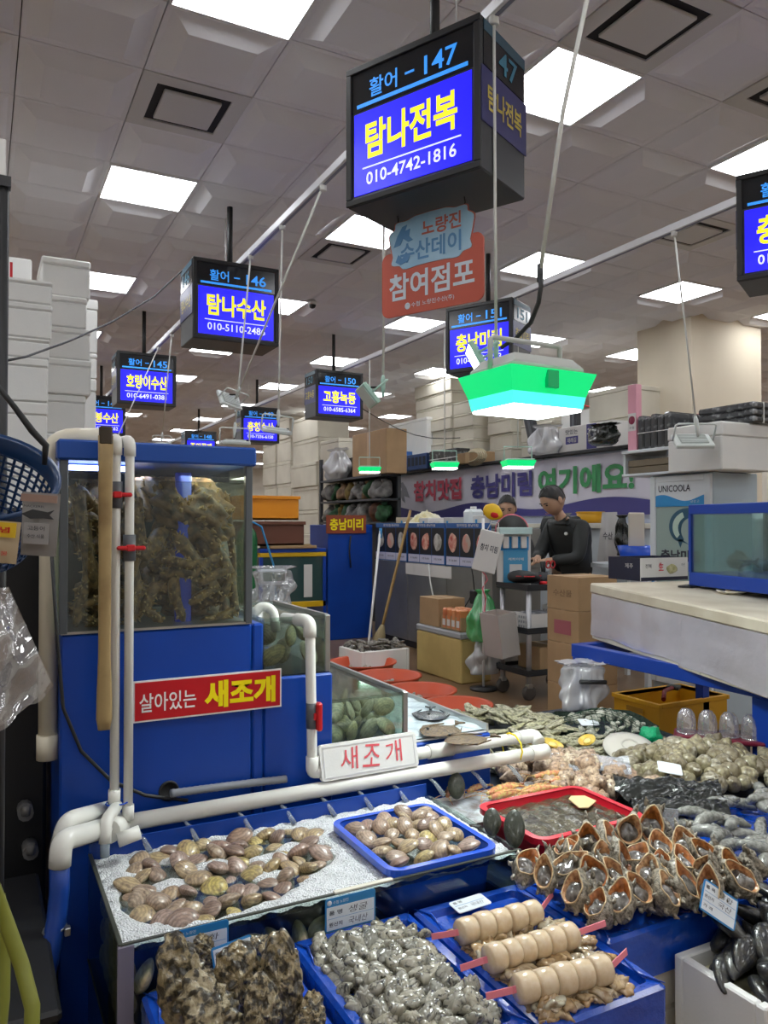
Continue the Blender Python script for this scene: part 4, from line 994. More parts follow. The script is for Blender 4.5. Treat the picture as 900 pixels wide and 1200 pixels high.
# scallop skewers on a bed of mantle meat
MM = [blob_mesh(200 + s, .026, m_mantle, 'mantle_piece', .35, .2) for s in range(5)]
rows = [((547, 1090), (622, 1070), (506, 1098), (648, 1047), 5, 'scallop discs on a pink strip, row nearest the clam trough'),
        ((580, 1122), (665, 1097), (540, 1135), (710, 1082), 6, 'scallop discs on a pink strip, middle row of the tray'),
        ((616, 1157), (702, 1137), (570, 1168), (735, 1115), 5, 'scallop discs on a pink strip, row nearest the viewer')]
for (a, b_, s0, s1, n, lb) in rows:
    A = atz(*a, .512); B = atz(*b_, .512); t = thing('scallop_skewer', lb, 'shellfish', tuple((A + B) / 2))
    o = (A + B) / 2; dv = (B - A); Lt = dv.length; dv.normalize(); rz = math.atan2(dv.y, dv.x)
    for k in range(n):
        c = A.lerp(B, k / (n - 1)) - o; rr = .030 * rs.uniform(.93, 1.05); hl = Lt / (n - 1) * .5 * .97
        M = Matrix.Translation(c) @ Matrix.Rotation(rz + rs.uniform(-.12, .12), 4, 'Z') @ Matrix.Rotation(R(90), 4, 'Y')
        MB().lathe([(0.0001, -hl), (rr * .86, -hl), (rr * .97, -hl * .8), (rr * 1.02, 0), (rr * .97, hl * .8), (rr * .86, hl), (.0001, hl)], 18, True, M).build('scallop_disc', m_disc, t)
    E0 = atz(*s0, .497); E1 = atz(*s1, .52)
    q = MB(); pts = [E0 - o, A - o - dv * .03, o - o, B - o + dv * .03, E1 - o]; sd = Vector((-dv.y, dv.x, 0))
    vs = []
    for p_ in pts: vs += [p_ + Vector((0, 0, .006)) + sd * .002, p_ - Vector((0, 0, .006)) - sd * .002, p_ + Vector((0, 0, .006)) + sd * .004, p_ - Vector((0, 0, .006)) - sd * 0]
    fs = []
    for k in range(len(pts) - 1):
        i = 4 * k; fs += [(i, i + 4, i + 5, i + 1), (i + 2, i + 3, i + 7, i + 6), (i, i + 2, i + 6, i + 4), (i + 1, i + 5, i + 7, i + 3)]
    q.add(vs, fs).build('pink_strip', m_pink, t)
    for k in range(62):
        u = rs.uniform(-.35, 1.32); p_ = A.lerp(B, u) + sd * rs.gauss(0, .038) + Vector((0, 0, 0))
        x, y = min(max(p_.x, 1.02), 1.275), min(max(p_.y, 1.24), 1.70)
        put(rs.choice(MM), 'mantle_piece', (x, y, .464 + rs.uniform(0, .024)), (rs.uniform(-.5, .5), rs.uniform(-.5, .5), rs.uniform(0, 6.3)), rs.uniform(.85, 1.35), 'wet brown mantle meat spread under the scallop discs', 'shellfish', 'mantle meat under the scallop discs')
# big whole oysters
m_oshell = mat('oyster_shell', (.34, .28, .16), .35, col2=(.045, .035, .02), nscale=16, ramp=(.46, .56), bump=1., bscale=40, coat=.6, detail=10, dist=.4, rnd=[(.36, .27, .14), (.28, .21, .10), (.42, .35, .22)])
def oyster_mesh(seed, L=.085, m=None, nu=30, nv=22, name='whole_oyster'):
    rs_ = random.Random(seed); b = MB(); nf = rock(seed, .16, 3); p1, p2 = rs_.uniform(0, 6), rs_.uniform(0, 6)
    def fn(v): return nf(v)
    b.ell((0, 0, 0), (L * .56, L, L * .30), nu, nv, fn)
    V = []
    for (x, y, z) in b.v:
        r = math.hypot(x / (L * .56), y / L)
        st_ = math.floor((r + .04 * math.sin(7 * math.atan2(y, x) + p1)) * 7) / 7          # overlapping growth plates
        zz = z * (1 - .42 * (r - st_) * 7 * (1 if r > .2 else 0)) + L * .035 * math.sin(x / L * 13 + p2) * math.sin(y / L * 11 + p1)
        edge = 1 + (.07 * math.sin(11 * math.atan2(y, x) + p1) + .04 * math.sin(23 * math.atan2(y, x))) * max(0, r - .6)
        a_ = math.atan2(y, x); rf = max(0., r - .45) / .55; zz += L * (.06 * math.sin(15 * a_ + p2 + 3 * r) + .04 * math.sin(27 * a_ + p1)) * rf * rf + L * .025 * math.sin(x / L * 9 + 2.5 * math.sin(y / L * 6 + p1)) * (1 - rf); jt = L * .02; V.append((x * edge + rs_.uniform(-jt, jt) * .5, y * edge * (1 - .12 * (x / L)) + rs_.uniform(-jt, jt) * .5, zz + rs_.uniform(-jt, jt)))
    b.v = V; return b.mesh(name, m)
BO = [oyster_mesh(300 + s, m=m_oshell, nu=64, nv=36) for s in range(4)]
for k, (px, py, z, rot, s, lb) in enumerate((
    (212, 1160, .555, (R(62), R(0), R(10)), 1.05, 'tall shaggy whole oyster leftmost in the lower left tray'),
    (278, 1148, .545, (R(66), R(0), R(-8)), .95, 'dark brown whole oyster standing before the small price tag'),
    (330, 1150, .545, (R(62), R(-10), R(-28)), 1.0, 'curved whole oyster with ruffled rim rightmost in the lower left tray'),
    (250, 1192, .545, (R(50), R(0), R(25)), 1.0, 'broad whole oyster at the bottom edge left of the middle'),
    (305, 1190, .55, (R(60), R(0), R(-20)), .72, 'small round dark whole oyster at the bottom edge'),
    (238, 1118, .50, (R(75), R(0), R(30)), .62, 'small pale whole oyster peeping out behind the tall one'),
    (318, 1112, .51, (R(20), R(10), R(75)), .62, 'flat pale whole oyster behind the curved one near the blue film'),
    (365, 1192, .50, (R(40), R(10), R(-30)), .52, 'little whole oyster on the blue film edge at the bottom'))):
    p = atz(px, py, z); o = link('whole_oyster', BO[k % 4], None, p, rot); o.scale = (s, s, s * 1.25); tag(o, lb, 'oyster', 'big whole oysters')
# turban shells
m_turb = mat('turban_shell', (.34, .29, .22), .4, col2=(.09, .075, .05), nscale=26, ramp=(.4, .62), bump=.7, bscale=80, coat=.4, rnd=[(.36, .31, .24), (.46, .42, .34), (.27, .22, .15)])
m_torg = mat('turban_lip', (.62, .22, .05), .3, col2=(.22, .06, .015), nscale=30, ramp=(.35, .7), coat=.5, rnd=[(.66, .25, .06), (.50, .16, .04), (.70, .44, .22), (.58, .20, .05)])
m_tflesh = mat('turban_flesh', (.05, .045, .04), .08, col2=(.22, .20, .18), nscale=22, coat=.9)
m_trim = mat('turban_rim', (.50, .36, .20), .35)
def turban_meshes(seed):
    rs_ = random.Random(seed); n = 28; ph = rs_.uniform(0, 6)
    def outline(a, s=1.):
        c, sn = math.cos(a), math.sin(a); tip = max(0, sn) ** 6 * .020
        return (c * (.030 + .004 * sn) * s, (sn * .034 + tip) * s)
    lay = [(0, 1.0, 0), (-.006, 1.10, .06), (-.022, 1.18, .16), (-.036, 1.06, .10), (-.044, .84, .12), (-.054, .70, .16), (-.064, .46, .08), (-.074, .26, .08), (-.082, .04, 0)]
    vs = []
    for (z, s, kn) in lay:
        for k in range(n):
            a = 2 * math.pi * k / n; x, y = outline(a, s); kk = 1 + kn * max(-.3, math.cos(7 * a + ph + z * 40)); off = -.012 * (1 - s) if s < 1 else 0
            vs.append((x * kk + .01 * (z / -.08), y * kk - .010 * (z / -.08), z))
    b = MB(); b.add(vs, [(L * n + k, (L + 1) * n + k, (L + 1) * n + (k + 1) % n, L * n + (k + 1) % n) for L in range(len(lay) - 1) for k in range(n)], True)
    for k in range(7):                                # horn-like knobs on the shoulder
        a = (2 * math.pi * k - ph) / 7; x, y = outline(a, 1.2)
        b.tube([(x, y, -.022), (x * 1.22, y * 1.22, -.024), (x * 1.38, y * 1.38, -.016)], [.008, .0055, .001], 6)
    ap = MB(); vi = []
    for (z, s) in ((.0005, .97), (-.004, .84), (-.012, .74), (-.024, .62), (-.032, .3)):
        for k in range(n): x, y = outline(2 * math.pi * k / n, s); vi.append((x, y, z))
    ap.add(vi, [(L * n + k, L * n + (k + 1) % n, (L + 1) * n + (k + 1) % n, (L + 1) * n + k) for L in range(4) for k in range(n)], True)
    rim = MB(); rim.tube([(*outline(2 * math.pi * k / n, 1.0), .0005 + .0025 * math.sin(5 * 2 * math.pi * k / n + ph)) for k in range(n)], .0020, 6, closed=True)
    fl_ = MB(); fl_.ell((.002, -.004, -.014), (.0225, .028, .013), 18, 10, rock(seed, .3, 4))
    return b.mesh('shell', m_turb), ap.mesh('orange_lip', m_torg), fl_.mesh('flesh', m_tflesh), rim.mesh('pale_rim', m_trim)
TM = [turban_meshes(400 + s) for s in range(4)]
spots = [(85, 275), (140, 315), (215, 215), (222, 278), (300, 205), (240, 370), (320, 318), (320, 420), (390, 200), (408, 318), (405, 398), (442, 165), (465, 240), (485, 370), (520, 150), (555, 270), (588, 375), (640, 258), (655, 345), (555, 210), (640, 205), (715, 235), (765, 285), (810, 305), (850, 330), (430, 265), (505, 300), (700, 305), (720, 370), (270, 250), (360, 260), (600, 320)]
for k, (zx, zy) in enumerate(spots):
    px, py = 590 + zx / 3, 920 + zy / 3
    z = .535 + (1065 - py) / 100 * .07
    p = atz(px, py, z)
    t = thing('turban_shell', 'spiny brown turban shell with orange mouth in the blue tray', 'shellfish', tuple(p), group='turban shells in the tray', rot=(R(rs.uniform(15, 70)), R(rs.uniform(-30, 30)), R(rs.uniform(-75, 40)) - .3))
    s = rs.uniform(.82, 1.08); t.scale = (s * rs.uniform(.85, 1.1), s * rs.uniform(.9, 1.2), s)
    tm = TM[k % 4]
    for nm, me in zip(('shell', 'orange_lip', 'flesh', 'pale_rim'), tm): link(nm, me, t)
for k in range(46):                                   # shells lower in the heap, seen as knobbly backs
    x = rs.uniform(1.36, 1.90); y = rs.uniform(1.43, 1.70)
    t = thing('turban_shell', 'spiny brown turban shell half buried in the heap', 'shellfish', (x, y, .500 + rs.uniform(-.008, .012) + .05 * (y - 1.43)), group='turban shells low in the heap', rot=(rs.uniform(1.2, 2.2), rs.uniform(-.6, .6), rs.uniform(0, 6.3)))
    t.scale = (.85,) * 3
    link('shell', TM[k % 4][0], t); link('orange_lip', TM[k % 4][1], t)
# red basket of dark seaweed pulp
m_rpl = mat('basket_red', (.62, .012, .03), .3, coat=.2)
basket('red_basket', 'red plastic basket filled with dark brown seaweed pulp', 'basket', 1.42, 1.81, 1.765, 2.06, .45, .553, m_rpl, .016)
m_pulp = mat('seaweed_pulp', (.085, .07, .035), .25, col2=(.03, .025, .015), nscale=22, bump=.9, bscale=45, coat=.5)
t = MB().grid(34, 28, lambda u, v: (-.19 + u * .38, -.142 + v * .284, .012 * math.sin(3.14 * u) * math.sin(3.14 * v) + .004 * math.sin(u * 31 + 4 * math.sin(v * 11)) * math.sin(v * 37))).build('seaweed_pulp', m_pulp, loc=(1.615, 1.912, .535)); tag(t, 'wet dark brown seaweed pulp in the red basket', 'seaweed', kind='stuff')
t = MB().prism([(-.055, -.035), (-.03, -.05), (.05, -.02), (.055, .03), (.01, .05), (-.02, .035)], .0, .003, 'xy').build('cardboard_scrap', mat('cardboard_pale', (.62, .46, .24), .7), loc=(1.735, 1.95, .551), rot=(R(2), R(3), R(10))); tag(t, 'torn pale cardboard scrap on the seaweed pulp', 'cardboard')
# dark oval shells standing at the trough end
m_pen = mat('dark_mussel', (.055, .060, .040), .3, col2=(.025, .03, .02), nscale=14, bump=.35, bscale=50, coat=.4)
pm_ = clam_mesh(77, .05).mesh('dark_oval_shell', m_pen)
for (px, py, y, rot, sc_, lb) in ((535, 921, .553, (R(80), 0, R(70)), (.62, .85, .6), 'dark oval shell with a pale spot lying on the foam'), (577, 963, .588, (R(80), 0, R(60)), (.55, .75, .5), 'dark oval shell standing at the trough end, the left of two'), (603, 971, .592, (R(84), 0, R(-10)), (.62, 1.0, .55), 'larger dark oval shell standing before the red basket corner')):
    p = atz(px, py, y); nz_ = (-ray(px, py) + Vector((0, 0, .25))).normalized(); ux = (Vector((0, 0, 1)) - nz_ * nz_.z).normalized(); uy = nz_.cross(ux)
    o = link('dark_oval_shell', pm_, None, p, Matrix((ux, uy, nz_)).transposed().to_euler()); o.scale = (sc_[1] * 1.05, sc_[0] * 1.15, sc_[2]); tag(o, lb, 'shellfish', 'dark oval shells')
# mussels in the white foam box at lower right
wb = thing('foam_box', 'white foam box full of black mussels at lower right', 'foam box', (1.74, 1.25, 0))
q = MB()
for (a) in ((-.225, .225, -.125, -.10), (-.225, .225, .10, .125), (-.225, -.20, -.10, .10), (.20, .225, -.10, .10)): q.box(*a, .05, .40, .004)
q.box(-.225, .225, -.125, .125, .03, .06, .004); q.build('body', m_foamst, wb)
MB().box(-.2, .2, -.1, .1, .05, .36).build('liner', mat('liner_cream', (.70, .66, .42), .6), wb)
MB().box(-.215, .215, -.115, .115, 0, .03, .004).build('foot', m_foamst, wb)
m_mus = mat('black_mussel', (.016, .017, .02), .28, col2=(.055, .050, .035), nscale=12, ramp=(.45, .7), bump=.4, bscale=50, coat=.5)
def mussel_mesh(seed):
    b = MB(); nf = rock(seed, .08, 2)
    b.ell((0, 0, 0), (.068, .033, .021), 18, 10, nf); b.v = [(x, y * (1 - .38 * x / .068) + .01 * (x / .068) ** 2, z * (1 - .3 * x / .068)) for x, y, z in b.v]; return b.mesh('mussel', m_mus)
MU = [mussel_mesh(500 + s) for s in range(3)]
for k in range(62):
    x = rs.uniform(1.55, 1.93); y = rs.uniform(1.15, 1.35); dz = .06 * (1 - ((x - 1.74) / .22) ** 2) + (.07 * (y - 1.15) / .2)
    put(MU[k % 3], 'mussel', (x, y, .385 + rs.uniform(0, 1) * dz), (rs.uniform(-.8, .8), rs.uniform(-.6, .6), rs.uniform(0, 6.3)), rs.uniform(.75, 1.1), 'glossy black mussel in the white foam box', 'mussel', 'black mussels in the foam box')
# pinkish conchs
m_con = mat('conch_shell', (.50, .38, .26), .4, col2=(.20, .13, .09), nscale=40, ramp=(.42, .62), bump=.5, bscale=90, coat=.3, rnd=[(.55, .42, .28), (.44, .28, .18), (.60, .50, .36), (.36, .25, .17)])
m_conm = mat('conch_mouth', (.62, .26, .14), .3, coat=.3)
def conch_mesh(seed, m, ribs=9, L=.056):
    rs_ = random.Random(seed); b = MB(); prof = [(.06, 1.0), (.28, .9), (.40, .72), (.33, .6), (.62, .42), (.78, .15), (.72, -.1), (.5, -.4), (.28, -.72), (.10, -1.0)]
    n = 18; vs = []
    for (r, z) in prof:
        for k in range(n): a = 2 * math.pi * k / n; kk = 1 + .13 * math.cos(ribs * a + z * 3); vs.append((math.cos(a) * r * L * kk, math.sin(a) * r * L * kk, z * L))
    b.add(vs, [(i * n + k, (i + 1) * n + k, (i + 1) * n + (k + 1) % n, i * n + (k + 1) % n) for i in range(len(prof) - 1) for k in range(n)], True)
    return b.mesh('shell', m)
CM = [conch_mesh(600 + s, m_con, 8 + s) for s in range(3)]
mo = MB(); mo.lathe([(.0, .004), (.013, .003), (.016, 0), (.017, -.004)], 14, M=Matrix.Translation((.0, -.034, -.010)) @ Matrix.Rotation(R(90), 4, 'X'), sy=1.7); mo = mo.mesh('mouth', m_conm)
for k in range(78):
    u, v = rs.random(), rs.random(); x = 1.80 + u * .42; y = 2.08 + v * .46
    if x + y * .5 > 3.28 + .15 * rs.random(): continue
    t = thing('conch', 'ribbed pinkish brown conch in the heap beside the red basket', 'shellfish', (x, y, .47 + .06 * math.sin(3.14 * u) * math.sin(3.14 * v) + rs.uniform(0, .02)), group='pinkish conchs in the heap', rot=(R(70) + rs.uniform(-.6, .6), rs.uniform(-.5, .5), rs.uniform(-1.2, 1.2)))
    s = rs.uniform(.75, 1.05); t.scale = (s,) * 3; link('shell', CM[k % 3], t); link('mouth', mo, t)
# olive whelks
m_whk = mat('whelk_shell', (.30, .27, .17), .33, col2=(.14, .11, .06), nscale=16, bump=.15, coat=.4, rnd=[(.36, .33, .20), (.25, .21, .12), (.45, .40, .24), (.20, .16, .10), (.52, .49, .38)])
def whelk_mesh():
    b = MB(); b.ell((0, 0, 0), (.033, .031, .029), 20, 12); b.ell((.006, .0, .017), (.023, .022, .016), 18, 9); b.ell((.009, 0, .028), (.013, .013, .010), 14, 8); b.ell((.010, 0, .036), (.006, .006, .005), 10, 6); return b.mesh('shell', m_whk)
WM = whelk_mesh(); wo = MB(); wo.lathe([(.0, .001), (.011, .002), (.014, .0), (.013, -.006)], 14, M=Matrix.Translation((-.014, -.022, -.008)) @ Matrix.Rotation(R(60), 4, 'X') @ Matrix.Rotation(R(-25), 4, 'Y')); wo = wo.mesh('mouth', mat('whelk_mouth', (.62, .58, .48), .35))
for k in range(175):
    u, v = rs.random(), rs.random(); x = 2.27 + u * .68; y = 1.95 + v * .52
    if x - 2.27 < (v - .6) * .25: continue
    t = thing('whelk', 'round olive brown whelk in the heap under the foil table', 'shellfish', (x, y, .455 + .085 * math.sin(3.14 * min(1, u * 1.2)) * math.sin(3.14 * v) + rs.uniform(0, .02)), group='olive whelks in the heap', rot=(rs.uniform(-1.5, 1.5), rs.uniform(-1.2, 1.2), rs.uniform(0, 6.3)))
    s = rs.uniform(.85, 1.2); t.scale = (s,) * 3; link('shell', WM, t); link('mouth', wo, t)
# heap of small oysters in the shell
m_os2 = mat('oyster_small', (.44, .41, .27), .4, col2=(.16, .15, .09), nscale=20, ramp=(.42, .62), bump=.8, bscale=60, coat=.3, rnd=[(.50, .47, .30), (.36, .35, .24), (.58, .54, .38), (.42, .40, .22)])
SO = [oyster_mesh(700 + s, .055, m_os2, 16, 10, 'small_oyster') for s in range(4)]
for k in range(190):
    u, v = rs.random(), rs.random(); x = 1.83 + u * .72 ; y = 2.56 + v * .82
    if x < 1.80 + .35 * v: continue
    if x > 2.42 + .35 * v - .0: continue
    put(SO[k % 4], 'small_oyster', (x, y, .45 + .085 * math.sin(3.14 * u) * math.sin(3.14 * v) + rs.uniform(0, .02)), (rs.uniform(-.5, .5), rs.uniform(-.5, .5), rs.uniform(-.9, .9) + .6), rs.uniform(.8, 1.25), 'pale greenish oyster in the heap beyond the white pipes', 'oyster', 'small whole oysters in the heap').scale = (.75, 1.35, .8)
# yellow half shells
m_yel = mat('yellow_shell', (.75, .56, .08), .3, col2=(.60, .36, .04), nscale=12, coat=.5)
for (px, py, s, lb) in ((618, 868, 1., 'yellow open shell behind the end of the white pipes'), (648, 872, 1.1, 'bright yellow open shell right of the pipe end'), (688, 868, 1., 'orange-yellow open shell among the pinkish conchs')):
    p = atz(px, py, .545); t = thing('yellow_shell', lb, 'shellfish', tuple(p), rot=(R(20), R(8), rs.uniform(0, 6))); t.scale = (s,) * 3
    MB().lathe([(.0, -.012), (.03, -.009), (.048, .002), (.05, .006), (.046, .004), (.028, -.004), (.0, -.008)], 18, sy=.75).build('shell', m_yel, t)
    MB().ell((0, 0, -.001), (.024, .018, .007), 12, 7).build('meat', mat('yellow_meat', (.80, .62, .2), .2, coat=.6), t)
# cockles in a green net, bowl
m_coc = mat('cockle_shell', (.50, .50, .42), .4, col2=(.25, .25, .2), nscale=30, bump=.4, bscale=80, rnd=[(.55, .55, .46), (.42, .43, .36), (.62, .60, .5)])
cm = clam_mesh(801, .024).mesh('cockle', m_coc)
for k in range(85):
    u, v = rs.random(), rs.random(); x = 2.42 + u * .45; y = 2.62 + v * .42
    put(cm, 'cockle', (x, y, .46 + .085 * math.sin(3.14 * u) * math.sin(3.14 * v) + rs.uniform(0, .012)), (rs.uniform(-1, 1), rs.uniform(-1, 1), rs.uniform(0, 6)), rs.uniform(.85, 1.2), 'small pale cockle in the dark green net', 'cockle', 'pale cockles in the net')
nb = MB()
def nz(u, v): return .47 + .095 * math.sin(3.14 * u) * math.sin(3.14 * v)
for k in range(26):
    for sgn in (1, -1):
        pts = []
        for j in range(13):
            u = (k / 25) * 1.6 - .3 + sgn * (j / 12 - .5) * .6; v = j / 12
            if 0 <= u <= 1: pts.append((u * .47 - .235, v * .44 - .22, nz(u, v) - .46))
        if len(pts) > 2: nb.tube(pts, .0014, 3, cap=False)
t = thing('net_bag', 'dark green net bag gathered round the pale cockles', 'net bag', (2.65, 2.83, .46))
o = nb.build('netting', mat('net_green', (.02, .06, .035), .5), t); o['kind'] = 'stuff'
p = atz(762, 862, .5) - Vector((2.65, 2.83, .46))
b = MB(); b.ell((p.x, p.y, p.z), (.05, .045, .04), 16, 10, rock(9, .3, 6)); b.build('bunched_end', mat('net_bright_green', (.0, .34, .14), .3, bump=.8, bscale=60), t)
b = MB(); b.grid(20, 6, lambda u, v: (.255 * math.cos(6.283 * u) * (1 + .05 * v), .24 * math.sin(6.283 * u) * (1 + .05 * v), -.01 + .05 * v * (1 + .3 * math.sin(25 * u))), True, True); b.build('bag_mouth', mat('net_dark', (.015, .03, .02), .55, bump=.6, bscale=70), t)
p = atz(738, 876, .50); t = thing('bowl', 'pale upturned dish beside the cockle net', 'bowl', tuple(p), rot=(R(18), R(-10), 0))
MB().lathe([(.0, .012), (.05, .014), (.085, .006), (.11, .0), (.112, -.006), (.085, .0), (.05, .006), (.0, .006)], 28).build('dish', mat('dish_pale', (.55, .52, .46), .3, coat=.3), t)
MB().lathe([(.03, .014), (.034, .022), (.038, .014)], 20).build('foot_ring', mat('dish_pale2', (.5, .47, .42), .3), t)
t = thing('ice_box', 'low foam tray under the prawns and ice', 'tray', (1.345, 2.09, .432)); MB().box(0, .57, 0, .22, 0, .055, .004).build('tray', m_foamst, t); MB().box(0, .57, .205, .22, .056, .07).build('rim', m_foamst, t)
# red and yellow prawns on ice beside the red basket
m_prn = mat('prawn_shell', (.55, .20, .10), .25, col2=(.62, .48, .16), nscale=18, ramp=(.4, .6), coat=.6, bump=.2, bscale=70)
for k in range(16):
    x = 1.48 + rs.random() * .42; y = 2.13 + rs.random() * .2; rz = rs.uniform(-.5, .5) + .2; L = rs.uniform(.1, .15)
    if x > 1.78 and y < 2.2: continue
    t = thing('prawn', 'red and yellow prawn lying on ice between the pipes and the red basket', 'prawn', (x, y, .502 + rs.uniform(0, .02)), rz, 'prawns on ice')
    n = 11; b = MB(); b.tube([((i / n - .5) * L, .012 * math.sin(i / n * 3), .012) for i in range(n + 1)], [L * .10 * math.sin(3.14 * (.12 + .8 * i / n)) * (1.12 if i % 2 else .92) for i in range(n + 1)], 9); b.build('body', m_prn, t)
    MB().prism([(L * .47, 0), (L * .62, L * .08), (L * .6, 0), (L * .62, -L * .08)], .008, .013, 'xy').build('tail_fan', m_prn, t)
    q = MB()
    for s_ in (-1, 1): q.tube([(-L * .48, 0, .016), (-L * .75, s_ * L * .12, .022), (-L * .95, s_ * L * .3, .01)], .0012, 4)
    q.build('feelers', m_prn, t)
t = MB().grid(26, 16, lambda u, v: (1.45 + u * .34, 2.10 + v * .20, .452 + .008 * math.sin(u * 19) * math.sin(v * 15)) if False else (u * .56 - .28, v * .24 - .12, .008 * math.sin(u * 19) * math.sin(v * 15))).build('crushed_ice', mat('ice_white', (.55, .6, .64), .2, col2=(.25, .22, .2), nscale=18, bump=.7, bscale=40), loc=(1.63, 2.20, .495)); tag(t, 'crushed ice under the prawns', 'ice', kind='stuff')
# sea cucumbers
m_cuc = mat('sea_cucumber', (.13, .13, .11), .2, col2=(.28, .28, .25), nscale=24, bump=.5, bscale=60, coat=.7, rnd=[(.15, .15, .13), (.10, .10, .085), (.22, .22, .20)])
for k in range(46):
    x = rs.uniform(2.0, 2.56); y = rs.uniform(1.46, 1.88); L = rs.uniform(.10, .16); rz = rs.uniform(-.7, .7)
    n = 9; b = MB(); a0 = rs.uniform(-1.5, 1.5)
    b.tube([((i / n - .5) * L, .018 * math.sin(a0 + i / n * 3), .006 * math.sin(i / n * 3.14)) for i in range(n + 1)], [.020 * (math.sin(3.14 * (.06 + .88 * i / n)) ** .6) * (1.08 if i % 2 else .95) for i in range(n + 1)], 9)
    o = b.build('sea_cucumber', m_cuc, None, (x, y, .455 + rs.uniform(0, .055)), (rs.uniform(-.3, .3), rs.uniform(-.25, .25), rz)); tag(o, 'slick grey sea cucumber in the heap at the right edge', 'sea cucumber', 'grey sea cucumbers in the tray')
# black rumpled bag between the heaps
def rumple(nx, ny, fn, name, m, lab, cat, loc, rot=None, amp=.012, seed=1):
    r_ = random.Random(seed); w = [(r_.uniform(6, 30), r_.uniform(6, 30), r_.uniform(0, 6)) for _ in range(7)]
    def g(u, v):
        x, y, z = fn(u, v); k = sum(math.sin(a * u + p) * math.sin(b_ * v + p) for a, b_, p in w) / 3
        return (x, y, z + amp * k)
    o = MB().grid(nx, ny, g).build(name, m, loc=loc, rot=rot); return tag(o, lab, cat)
m_bbag = mat('black_plastic', (.012, .014, .012), .18, bump=.6, bscale=30, coat=.5)
p0 = atz(785, 925, .50)
rumple(40, 16, lambda u, v: ((u - .5) * .36, (v - .5) * .16, .045 * math.sin(3.14 * v)), 'black_bag', m_bbag, 'glossy black rumpled plastic between the conchs and the sea cucumbers', 'plastic bag', (p0.x - .02, p0.y + .0, .49), (0, 0, R(-38)), .012, 4)
p0 = atz(795, 945, .49)
rumple(40, 14, lambda u, v: ((u - .5) * .32, (v - .5) * .10, .035 * math.sin(3.14 * v)), 'black_bag', m_bbag, 'second strip of black rumpled plastic next to the sea cucumbers', 'plastic bag', (p0.x, p0.y, .475), (0, 0, R(-30)), .010, 6)
m_clearf = plasticfilm('clear_film', (.80, .85, .95), .12, .25, .25)
p0 = atz(690, 903, .52)
rumple(30, 12, lambda u, v: ((u - .5) * .30, (v - .5) * .10, .03 * v), 'clear_sheet', m_clearf, 'clear plastic sheet edge between the prawns and conchs', 'plastic sheet', (p0.x, p0.y, .535), (0, 0, R(-38)), .006, 8)
# ---------------------------------------------------------------- price tags
def tagcard(lab, loc, rot, w, h, rows, header=True, band=False, frame=True):
    t = thing('price_tag', lab, 'price tag', tuple(loc), rot=rot)
    MB().prism(rrect(-w / 2, w / 2, -h / 2, h / 2, .006, 3), 0, .002).build('card', m_tagb if frame else m_tagw, t)
    if frame:
        top = h * .26 if header else .005
        MB().box(-w / 2 + .004, w / 2 - .004, -.0006, 0, -h / 2 + .004, h / 2 - top).build('white_panel', m_tagw, t)
        if header: text('수협 노량진', w * .3, h * .1, m_tagw, t, (-w * .2, -.0005, h / 2 - top / 2), bold=0); MB().lathe([(.0, .0005), (h * .08, .0005), (h * .08, 0), (h * .05, .0008)], 14, M=Matrix.Translation((-w * .42, -.0004, h / 2 - top / 2)) @ Matrix.Rotation(R(90), 4, 'X')).build('emblem', m_tagw, t)
    else: top = 0
    body = h - top - .004; n = len(rows)
    for k, (a, b_) in enumerate(rows):
        zc = h / 2 - top - body * (k + .5) / n
        if a: text(a, w * .26, body / n * .38, m_ink, t, (-w * .30, -.0008, zc), bold=.015)
        if b_: text(b_, w * .38, body / n * .6, m_ink, t, (w * .13, -.0008, zc), bold=-.004, slant=.2)
        if k: MB().box(-w / 2 + .006, w / 2 - .006, -.0009, -.0006, zc + body / n / 2 - .0004, zc + body / n / 2 + .0004).build('rule_line', m_tagb, t)
    return t
p = aty(233, 1104, 1.733); tagcard('blue and white price tag on the trough glass behind the whole oysters', p, (0, 0, 0), .135, .07, [('품 명', '석화'), ('', '')])
p = aty(411, 1067, 1.733); tagcard('large blue and white price tag on the trough glass above the shucked oysters', p, (0, 0, 0), .135, .08, [('품 명', '생굴'), ('원산지', '국내산')])
p = aty(274, 1122, 1.66); tagcard('small light blue edged price tag stuck between the whole oysters', p, (R(-20), R(-2), R(8)), .095, .065, [('품 목', '삶은굴'), ('원산지', '국내산'), ('가', '')], header=False)
p = atz(551, 1058, .474); tagcard('white price card lying flat at the back of the scallop tray', p, (R(-84), 0, R(4)), .105, .05, [('품 명', ''), ('원산지', '국내산')], frame=False)
p = atz(843, 1060, .53); tagcard('tilted blue edged price tag between turban shells and mussels', p, (R(-40), R(34), R(-28)), .10, .078, [('품 목', '홍합'), ('원산지', '국산'), ('가 격', '')], header=False)
p = atz(690, 846, .53); tagcard('pale blue price card lying at the edge of the cockle net', p, (R(-75), 0, R(-20)), .09, .06, [('', '')], frame=False)
p = atz(785, 900, .54); tagcard('blank white price card between conchs and whelks', p, (R(-55), R(10), R(-30)), .09, .05, [('', '')], frame=False)
p = atz(775, 965, .54); t = thing('price_tag', 'clear plastic card stand behind the turban shells', 'price tag', tuple(p), rot=(R(-10), 0, R(-40)))
MB().box(-.05, .05, 0, .003, -.045, .045, .001).build('card', plasticfilm('card_film', (.8, .84, .9), .3, .05, .35), t)
MB().box(-.05, .05, -.01, .02, -.048, -.045).build('foot', m_tagw, t)
